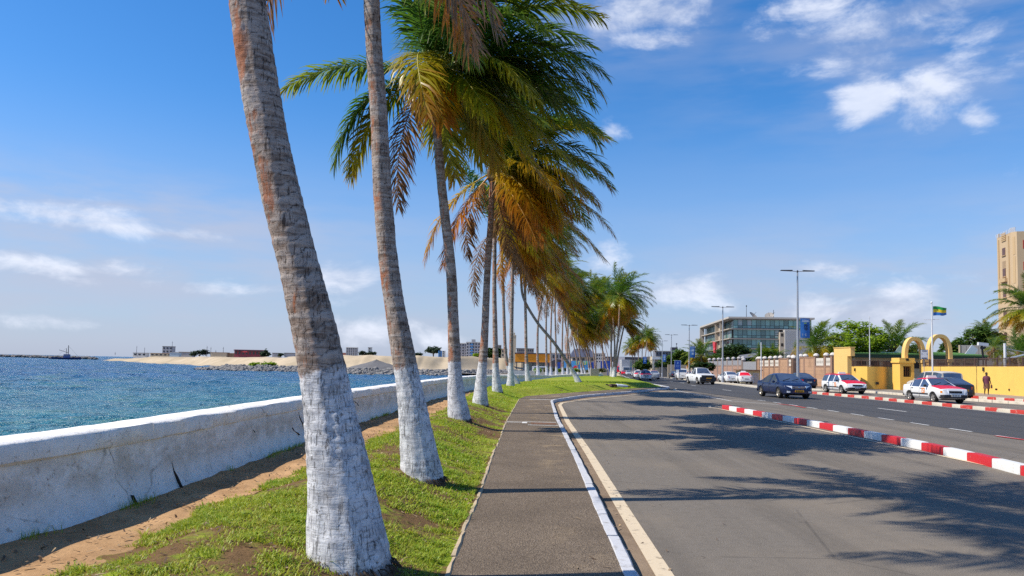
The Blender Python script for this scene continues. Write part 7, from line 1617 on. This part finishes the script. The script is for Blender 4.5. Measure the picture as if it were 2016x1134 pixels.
    for k in range(15):
        a, b = pt(u + k * 7.2, 710.5 + (2.5 if k in (0, 1, 9, 11) else 0), 175), pt(u + (k + 1) * 7.2, 711, 175); m = MB(); hgt = a.z - zr(175); m.box(((a.x + b.x) / 2, 175, zr(175) + hgt / 2), (b.x - a.x - .03, .12, hgt)); m.build('hoarding_panel', cols[k], r)
    gl1, gl2, gl3 = plain('graffiti_green', (.10, .55, .12), .6), plain('graffiti_yellow', (.80, .72, .10), .6), plain('graffiti_red', (.65, .04, .06), .6)
    for k, c in enumerate((gl1, gl2, gl1, gl2, gl1)):
        p = pt(1134 + k * 5.2, 714.5, 174.8); m = MB(); 
        for q, (dx, dz, ww, hh) in enumerate((((0, 0, .12, .8), (.2, .35, .4, .1), (.2, -.35, .4, .1)), ((0, 0, .12, .8), (.38, 0, .12, .8), (.2, .35, .4, .1)), ((0, 0, .12, .8), (.2, 0, .35, .1), (.38, .2, .12, .4)), ((0, 0, .12, .8), (.38, 0, .12, .8), (.2, -.35, .4, .1)), ((0, 0, .12, .8), (.2, .35, .4, .1), (.2, 0, .3, .1)))[k]): m.box((p.x + dx, 174.88 - .004 * q, p.z + dz), (ww, .06, hh))
        m.build('graffiti_lettering', c, r)
    p = pt(1134, 722, 174.8); m = MB(); m.box((p.x, 174.9, p.z), (.9, .05, .5)); m.box((p.x - .5, 174.896, p.z - .2), (.4, .05, .25)); m.build('graffiti_patch', gl3, r)
    r2 = empty('white_van', (pt(1067, 719, 185).x, 185, zr(185)), label='pale parked van under the orange building', cat='van'); m = MB(); m.hexa([(-2.4, -.9, .4), (2.2, -.9, .4), (2.2, .9, .4), (-2.4, .9, .4), (-2.3, -.8, 2.0), (1.3, -.8, 2.0), (1.3, .8, 2.0), (-2.3, .8, 2.0)]); m.build('body', P_WHITE, r2, local=True); m = MB(); m.box((-.4, -.88, 1.5), (3.0, .06, .5)); m.build('window', GLASSC, r2, local=True)
    wm = MB(); wm.lathe([(.001, -.1), (.34, -.1), (.34, .1), (.001, .1)], 10, 'Y'); me = wm.mesh('wheel', TYRE)
    for x in (-1.5, 1.4): o = link('wheel', me, r2); o.location = (x, -.82, .34)
    # right of the avenue
    block(1218, 1262, 708, 724, 330, 'long beige building with tall slit windows at the end of the avenue', plain('far_cream', (.60, .50, .36), .85), DKR, 1, 14, win=plain('slit_window', (.28, .22, .16), .7)); block(1195, 1300, 704, 709, 380, 'long dark roofline behind the beige building', plain('far_slate', (.14, .14, .17), .8), DKR)
    def pal(r, w, h, D): m = MB(); m.box((-w * .18, -.3, h * .30), (w * .42, .3, h * .42)); m.build('shop_glass', mat_glass('green_shop_glass', (.03, .14, .10)), r, local=True); m = MB(); m.box((0, -.5, h * .86), (w * 1.04, .9, h * .22)); m.build('fascia', P_WHITE, r, local=True); m = MB(); [m.box((x, -.4, h * .4), (w * .05, .3, h * .8)) for x in (-w * .45, w * .08, w * .4)]; m.build('column', WW, r, local=True)
    block(1284, 1318, 702, 726, 235, 'pale building with white fascia and green glass front', BEI, None, 0, 0, extra=pal, depth=12)
    def grey(r, w, h, D): m = MB(); m.box((w * .18, 2, h + .8), (w * .2, 3, 1.8)); m.build('roof_hut', DKR, r, local=True)
    block(1291, 1347, 692, 712, 300, 'slate grey flat building above the pale building', plain('far_slate2', (.17, .18, .22), .8), WW, 2, 9, extra=grey)
    p = pt(1332, 677, 300); r = empty('antenna_mast', (p.x, 300, 8), label='red and white mast over the slate grey building', cat='antenna'); m = MB(); m.tube([(0, 0, 0), (0, 0, p.z - 8)], [.14, .08], 5); m.box((0, 0, p.z - 9.2), (1, .1, .1)); m.blob((0, 0, p.z - 8), (.3, .3, .3), 6, 4); m.build('mast', DKR, r, local=True)
    block(1315, 1352, 718, 734, 175, 'beige garden wall behind the blue road sign', plain('far_tan', (.44, .36, .25), .9), None, depth=.4, name='garden_wall', cat='wall'); block(1298, 1316, 723, 735, 200, 'dark grey gate wall below the pale building', plain('far_gate', (.16, .15, .14), .8), None, depth=.4, name='garden_wall', cat='wall')
    p = pt(1365, 708, 150); r = empty('small_flag', (p.x, 150, p.z), label='small red and yellow flag on a pole above the white pickup', cat='flag')
    for k, c in enumerate(((.12, .32, .10), (.72, .10, .04), (.75, .50, .04))): m = MB(); m.box((-.35 + .35 * k, .03 * k, -.1 * k), (.35, .03, .55)); m.build('flag_band', plain('small_flag_%d' % k, c, .7), r, local=True)
    m = MB(); m.tube([(-.55, 0, .5), (-.55, 0, -p.z)], .04, 5); m.build('flag_pole', POLE, r, local=True)
far_buildings()

# ------------------------------------------------------------------ fishing boat
def boat():
    p = pt(131, 708, 505); r = empty('fishing_boat', (p.x, 505, -1.2), .12, label='small dark blue trawler with one mast moored off the breakwater', cat='boat'); hb = plain('boat_hull_blue', (.02, .035, .13), .5); L = 6.6; n = 12; vs = []
    for i in range(n):
        u = i / (n - 1); x = -L + 2 * L * u; w = 1.7 * (1 - (max(0, u - .45) / .55) ** 2.2) * (.85 + .15 * min(1, u * 5)); sh = .95 + .75 * max(0, u - .5) ** 2 * 4 * .6; vs += [(x, -w, sh), (x, -w * .72, .0), (x, 0, -.4), (x, w * .72, 0), (x, w, sh)]
    m = MB(); m.add(vs, [(i * 5 + k, i * 5 + 5 + k, i * 5 + 6 + k, i * 5 + 1 + k) for i in range(n - 1) for k in range(4)] + [(0, 1, 2, 3, 4)] + [(i * 5 + 4, i * 5 + 9, i * 5 + 5, i * 5) for i in range(n - 1)]); m.build('hull', hb, r, True, True); r.scale = (1.35,) * 3
    m = MB(); m.hexa([(-1.2, -1, .95), (1.4, -1, .95), (1.4, 1, .95), (-1.2, 1, .95), (-1.1, -.9, 2.6), (1.2, -.9, 2.6), (1.2, .9, 2.6), (-1.1, .9, 2.6)]); c = m.build('wheelhouse', plain('boat_cabin', (.12, .14, .30), .5), r, local=True); m = MB(); m.box((.1, -.98, 2.05), (1.8, .06, .45)); m.build('window', GLASSC, c, local=True)
    m = MB(); m.tube([(.6, 0, 2.5), (.6, 0, 7.0)], [.20, .13], 6); m.tube([(.6, 0, 6.6), (5.2, 0, 1.7)], .025, 4); m.tube([(.6, 0, 6.6), (-5.0, 0, 1.1)], .025, 4); m.tube([(.6, 0, 3.3), (-3.6, 0, 4.6)], .11, 5); m.tube([(-.3, 0, 2.5), (-.3, 0, 5.4)], .12, 5); m.build('mast', TRIM, r, local=True)
    m = MB(); [m.tube([(x, y, .95), (x, y, 1.5)], .03, 4) for x in (-4.6, -3.4, -2.2, 2.4, 3.6) for y in (-1.4, 1.4)]; m.build('rail', TRIM, r, local=True)
    p = pt(105, 707.5, 515); r = empty('skiff', (p.x, 515, -1.2), label='small dark skiff left of the trawler', cat='boat'); vs = []
    for i in range(8):
        u = i / 7; x = -2.6 + 5.2 * u; w = .8 * (1 - (max(0, u - .4) / .6) ** 2); vs += [(x, -w, .75 + .3 * u * u), (x, -w * .7, -.1), (x, w * .7, -.1), (x, w, .75 + .3 * u * u)]
    m = MB(); m.add(vs, [(i * 4 + k, i * 4 + 4 + k, i * 4 + 5 + k, i * 4 + 1 + k) for i in range(7) for k in range(3)] + [(0, 1, 2, 3)]); m.build('hull', hb, r, True, True); m = MB(); [m.box((x, 0, .6), (.25, 1.4, .06)) for x in (-1.6, -.3, 1)]; m.build('thwart', BARK, r, local=True)
boat()

# ------------------------------------------------------------------ pavement gully, litter
def gully():
    x0, y0, _ = at(1040, 834, .13); r = empty('drain_grate', (x0, y0, .13), label='rusty drain grate with a white painted outline on the pavement', cat='drain')
    xr = kx(y0) - .13; m = MB(); z = .1345
    for (a, b, c, d) in ((x0 - .14, y0 + .52, xr, y0 + .62), (x0 - .02, y0 - .50, xr, y0 - .40), (x0 - .16, y0 + .1, x0 - .02, y0 + .50), (x0 - .62, y0 + .34, x0 - .17, y0 + .48)): m.add([(a, b, z), (c, b, z), (c, d, z), (a, d, z)], [(0, 1, 2, 3)])
    m.build('painted_outline', mat_paint('chalky_white_paint', (.72, .71, .68), .6, (.18, .15, .12), 12), r)
    m = MB(); rust = plain('rusty_iron', (.15, .075, .04), .9, var=.35, bump=.4); m.box(((x0 + xr) / 2 + .02, y0 + .05, .128), (xr - x0 - .12, .62, .02)); g = m.build('grate_plate', rust, r)
    m = MB(); [m.box((x0 + .12 + k * .12, y0 + .05, .1395), (.035, .56, .008)) for k in range(int((xr - x0 - .2) / .12))]; m.build('grate_bar', rust, g)
    x1, y1, _ = at(1065, 786.5, .13); m = MB(); m.add([(x1 - .5, y1 - .15, .1346), (x1 + .6, y1 - .25, .1346), (x1 + .6, y1 - .05, .1346), (x1 - .5, y1 + .1, .1346)], [(0, 1, 2, 3)]); tag(m.build('painted_bar', mat_paint('chalky_white_bar', (.74, .73, .7), .4, (.18, .15, .12), 12)), kind='structure')
gully()

# ------------------------------------------------------------------ people
SKIN = plain('dark_skin', (.075, .040, .024), .55); HAIR = plain('black_hair', (.012, .010, .009), .9)
def skinned(name, verts, edges, rad_, mat, parent, root_i=0, sub=2):
    me = bpy.data.meshes.new(name); me.from_pydata(verts, edges, []); o = link(name, me, parent); me.materials.append(mat)
    sk = o.modifiers.new('skin', 'SKIN'); me.skin_vertices[0].data
    for i, r_ in enumerate(rad_): d = me.skin_vertices[0].data[i]; d.radius = r_ if isinstance(r_, tuple) else (r_, r_); d.use_root = (i == root_i)
    sb = o.modifiers.new('sub', 'SUBSURF'); sb.levels = sub; sb.render_levels = sub; sk.use_smooth_shade = True
    return o
def fingers(name, base, d, side, parent, n=5):
    """five short fingers, each its own chain, thumb off the side"""
    m = MB(); base, d, side = Vector(base), Vector(d).normalized(), Vector(side).normalized()
    for k, l in enumerate((.055, .075, .082, .077, .06)):
        if k == 0: a = base + side * .035 - d * .02; m.tube([a, a + (d * .6 + side * .6) * .03, a + d * .055 + side * .03], [.011, .010, .007], 6)
        else: a = base + side * (.03 - .02 * (k - 1)) + d * .03; m.tube([a, a + d * l * .55, a + d * l * .9 + side.cross(d) * .02], [.010, .009, .006], 6)
    return m.build(name, SKIN, parent, True, True)
def standing_person():
    x, y = 35.0, 56.2; r = empty('person', (x, y, .14), -1.9, label='person in a dark maroon top and skirt walking along the yellow wall carrying a bag', cat='person')
    # facing +X local; mid stride
    V = [(0, 0, .86), (0, 0, 1.02), (.01, 0, 1.20), (.01, 0, 1.34), (.02, 0, 1.42), (.035, 0, 1.52), (.03, 0, 1.60),
         (.01, .15, 1.33), (-.03, .22, 1.08), (.06, .26, .86), (.08, .265, .78), (.01, -.15, 1.33), (.03, -.24, 1.08), (.10, -.20, .88), (.13, -.19, .80),
         (.02, .085, .80), (.10, .09, .46), (.02, .09, .10), (.13, .10, .05), (-.02, -.085, .80), (-.06, -.09, .46), (-.20, -.09, .13), (-.09, -.10, .05)]
    E = [(0, 1), (1, 2), (2, 3), (3, 4), (4, 5), (5, 6), (3, 7), (7, 8), (8, 9), (9, 10), (3, 11), (11, 12), (12, 13), (13, 14), (0, 15), (15, 16), (16, 17), (17, 18), (0, 19), (19, 20), (20, 21), (21, 22)]
    R = [(.12, .15), (.10, .125), (.105, .14), (.085, .12), .048, (.085, .075), (.07, .065), .055, .042, .032, (.025, .035), .055, .042, .032, (.025, .035), .085, .060, .036, (.035, .04), .085, .060, .036, (.035, .04)]
    b = skinned('body', V, E, R, SKIN, r)
    m = MB(); m.blob((.022, 0, 1.60), (.098, .086, .075), 12, 8); m.build('hair', HAIR, b, True, True)
    m = MB(); m.blob((.125, 0, 1.53), (.02, .014, .02), 6, 4); m.build('nose', SKIN, b, True, True)
    m = MB(); [m.blob((.105, s * .032, 1.555), (.012, .014, .008), 6, 4) for s in (1, -1)]; m.build('eyes', plain('eye_white', (.5, .48, .45), .3), b, local=True)
    m = MB(); [m.blob((.03, s * .086, 1.535), (.022, .012, .032), 6, 4) for s in (1, -1)]; m.build('ears', SKIN, b, True, True)
    fingers('left_hand_fingers', (.085, .265, .75), (.1, .05, -1), (1, 0, 0), b); fingers('right_hand_fingers', (.14, -.19, .77), (.2, 0, -1), (1, 0, 0), b)
    TOP = plain('maroon_cloth', (.15, .045, .075), .9, var=.35, scale=9, bump=.3); SK = plain('brown_cloth', (.17, .085, .055), .9, var=.25, scale=9)
    def shell(nm, prof, mat):
        m = MB(); n = 18; vs = []
        for (cx, rx, ry, z) in prof:
            for k in range(n): a = 2 * math.pi * k / n; j = 1 + .03 * math.sin(a * 5 + z * 9); vs.append((cx + rx * j * math.cos(a), ry * j * math.sin(a), z))
        m.add(vs, [(i * n + k, i * n + (k + 1) % n, (i + 1) * n + (k + 1) % n, (i + 1) * n + k) for i in range(len(prof) - 1) for k in range(n)]); return m.build(nm, mat, b, True, True)
    shell('top', [(0, .165, .205, .76), (0, .155, .20, .86), (0, .135, .175, .98), (.01, .14, .185, 1.15), (.01, .13, .19, 1.28), (.01, .09, .13, 1.37), (.015, .06, .07, 1.40)], TOP)
    shell('skirt', [(.0, .22, .21, .47), (0, .20, .205, .62), (0, .165, .20, .80), (0, .15, .19, .88)], SK)
    m = MB(); [m.tube([(.01, s * .12, 1.35), (0, s * .17, 1.27), (-.01 + .01 * (s < 0), s * .205, 1.15)], [.075, .075, .07], 8) for s in (1, -1)]; m.build('sleeve', TOP, b, True, True)
    m = MB(); m.box((.10, .29, .62), (.22, .07, .24)); m.build('bag_body', plain('dark_bag', (.10, .05, .05), .7), empty('handbag', r.location, -1.9, label='dark bag hanging from the hand of the walking person', cat='bag'), local=True)
    bg = [o for o in SC.objects if o.name.startswith('handbag')][0]; m = MB(); m.tube([(.03, .29, .74), (.08, .285, .80), (.17, .29, .74)], .010, 5); m.build('strap', HAIR, bg, local=True)
standing_person()
def sleeping_person():
    x, y, _ = at(1214, 765, .16); z0 = float(zl(np.array(x), np.array(y))) + .03; r = empty('person', (x, y, z0), .35, label='person asleep on the grass in pale trousers, bare backed, head to the left', cat='person')
    V = [(0, 0, .13), (-.18, 0, .14), (-.38, 0, .15), (-.52, 0, .15), (-.60, .01, .13), (-.70, .02, .13), (-.78, .02, .12), (-.48, .18, .10), (-.68, .30, .05), (-.86, .14, .05), (-.48, -.18, .10), (-.62, -.34, .05), (-.80, -.26, .045), (.10, .10, .12), (.48, .14, .13), (.86, .06, .07), (.98, .10, .06), (.10, -.10, .12), (.50, -.16, .10), (.88, -.10, .07), (.99, -.06, .06)]
    E = [(0, 1), (1, 2), (2, 3), (3, 4), (4, 5), (5, 6), (3, 7), (7, 8), (8, 9), (3, 10), (10, 11), (11, 12), (0, 13), (13, 14), (14, 15), (15, 16), (0, 17), (17, 18), (18, 19), (19, 20)]
    R = [(.15, .12), (.13, .10), (.16, .11), (.14, .10), .055, (.085, .09), (.07, .07), .06, .042, .032, .06, .042, .032, .09, .065, .04, (.035, .05), .09, .065, .04, (.035, .05)]
    b = skinned('body', V, E, R, SKIN, r)
    m = MB(); m.blob((-.745, .02, .145), (.095, .10, .095), 12, 8); m.build('hair', HAIR, b, True, True)
    m = MB(); m.blob((-.70, -.085, .12), (.02, .02, .014), 6, 4); m.build('nose', SKIN, b, True, True)
    fingers('left_hand_fingers', (-.88, .12, .05), (-1, -.3, 0), (0, -1, 0), b); fingers('right_hand_fingers', (-.82, -.25, .05), (-1, .2, 0), (0, 1, 0), b)
    CL = plain('pale_cloth', (.55, .60, .66), .9, var=.12, scale=8, bump=.3)
    skinned('trousers', [(-.08, 0, .14), (.02, 0, .14), (.10, .10, .13), (.48, .14, .14), (.80, .07, .085), (.10, -.10, .13), (.50, -.16, .115), (.82, -.11, .085)], [(0, 1), (1, 2), (2, 3), (3, 4), (1, 5), (5, 6), (6, 7)], [(.16, .13), (.165, .135), .115, .095, .075, .115, .095, .075], CL, b, 1)
    m = MB(); [m.blob((.99, s, .06), (.07, .05, .05), 8, 5) for s in (.10, -.06)]; m.build('shoes', HAIR, b, True, True)
sleeping_person()
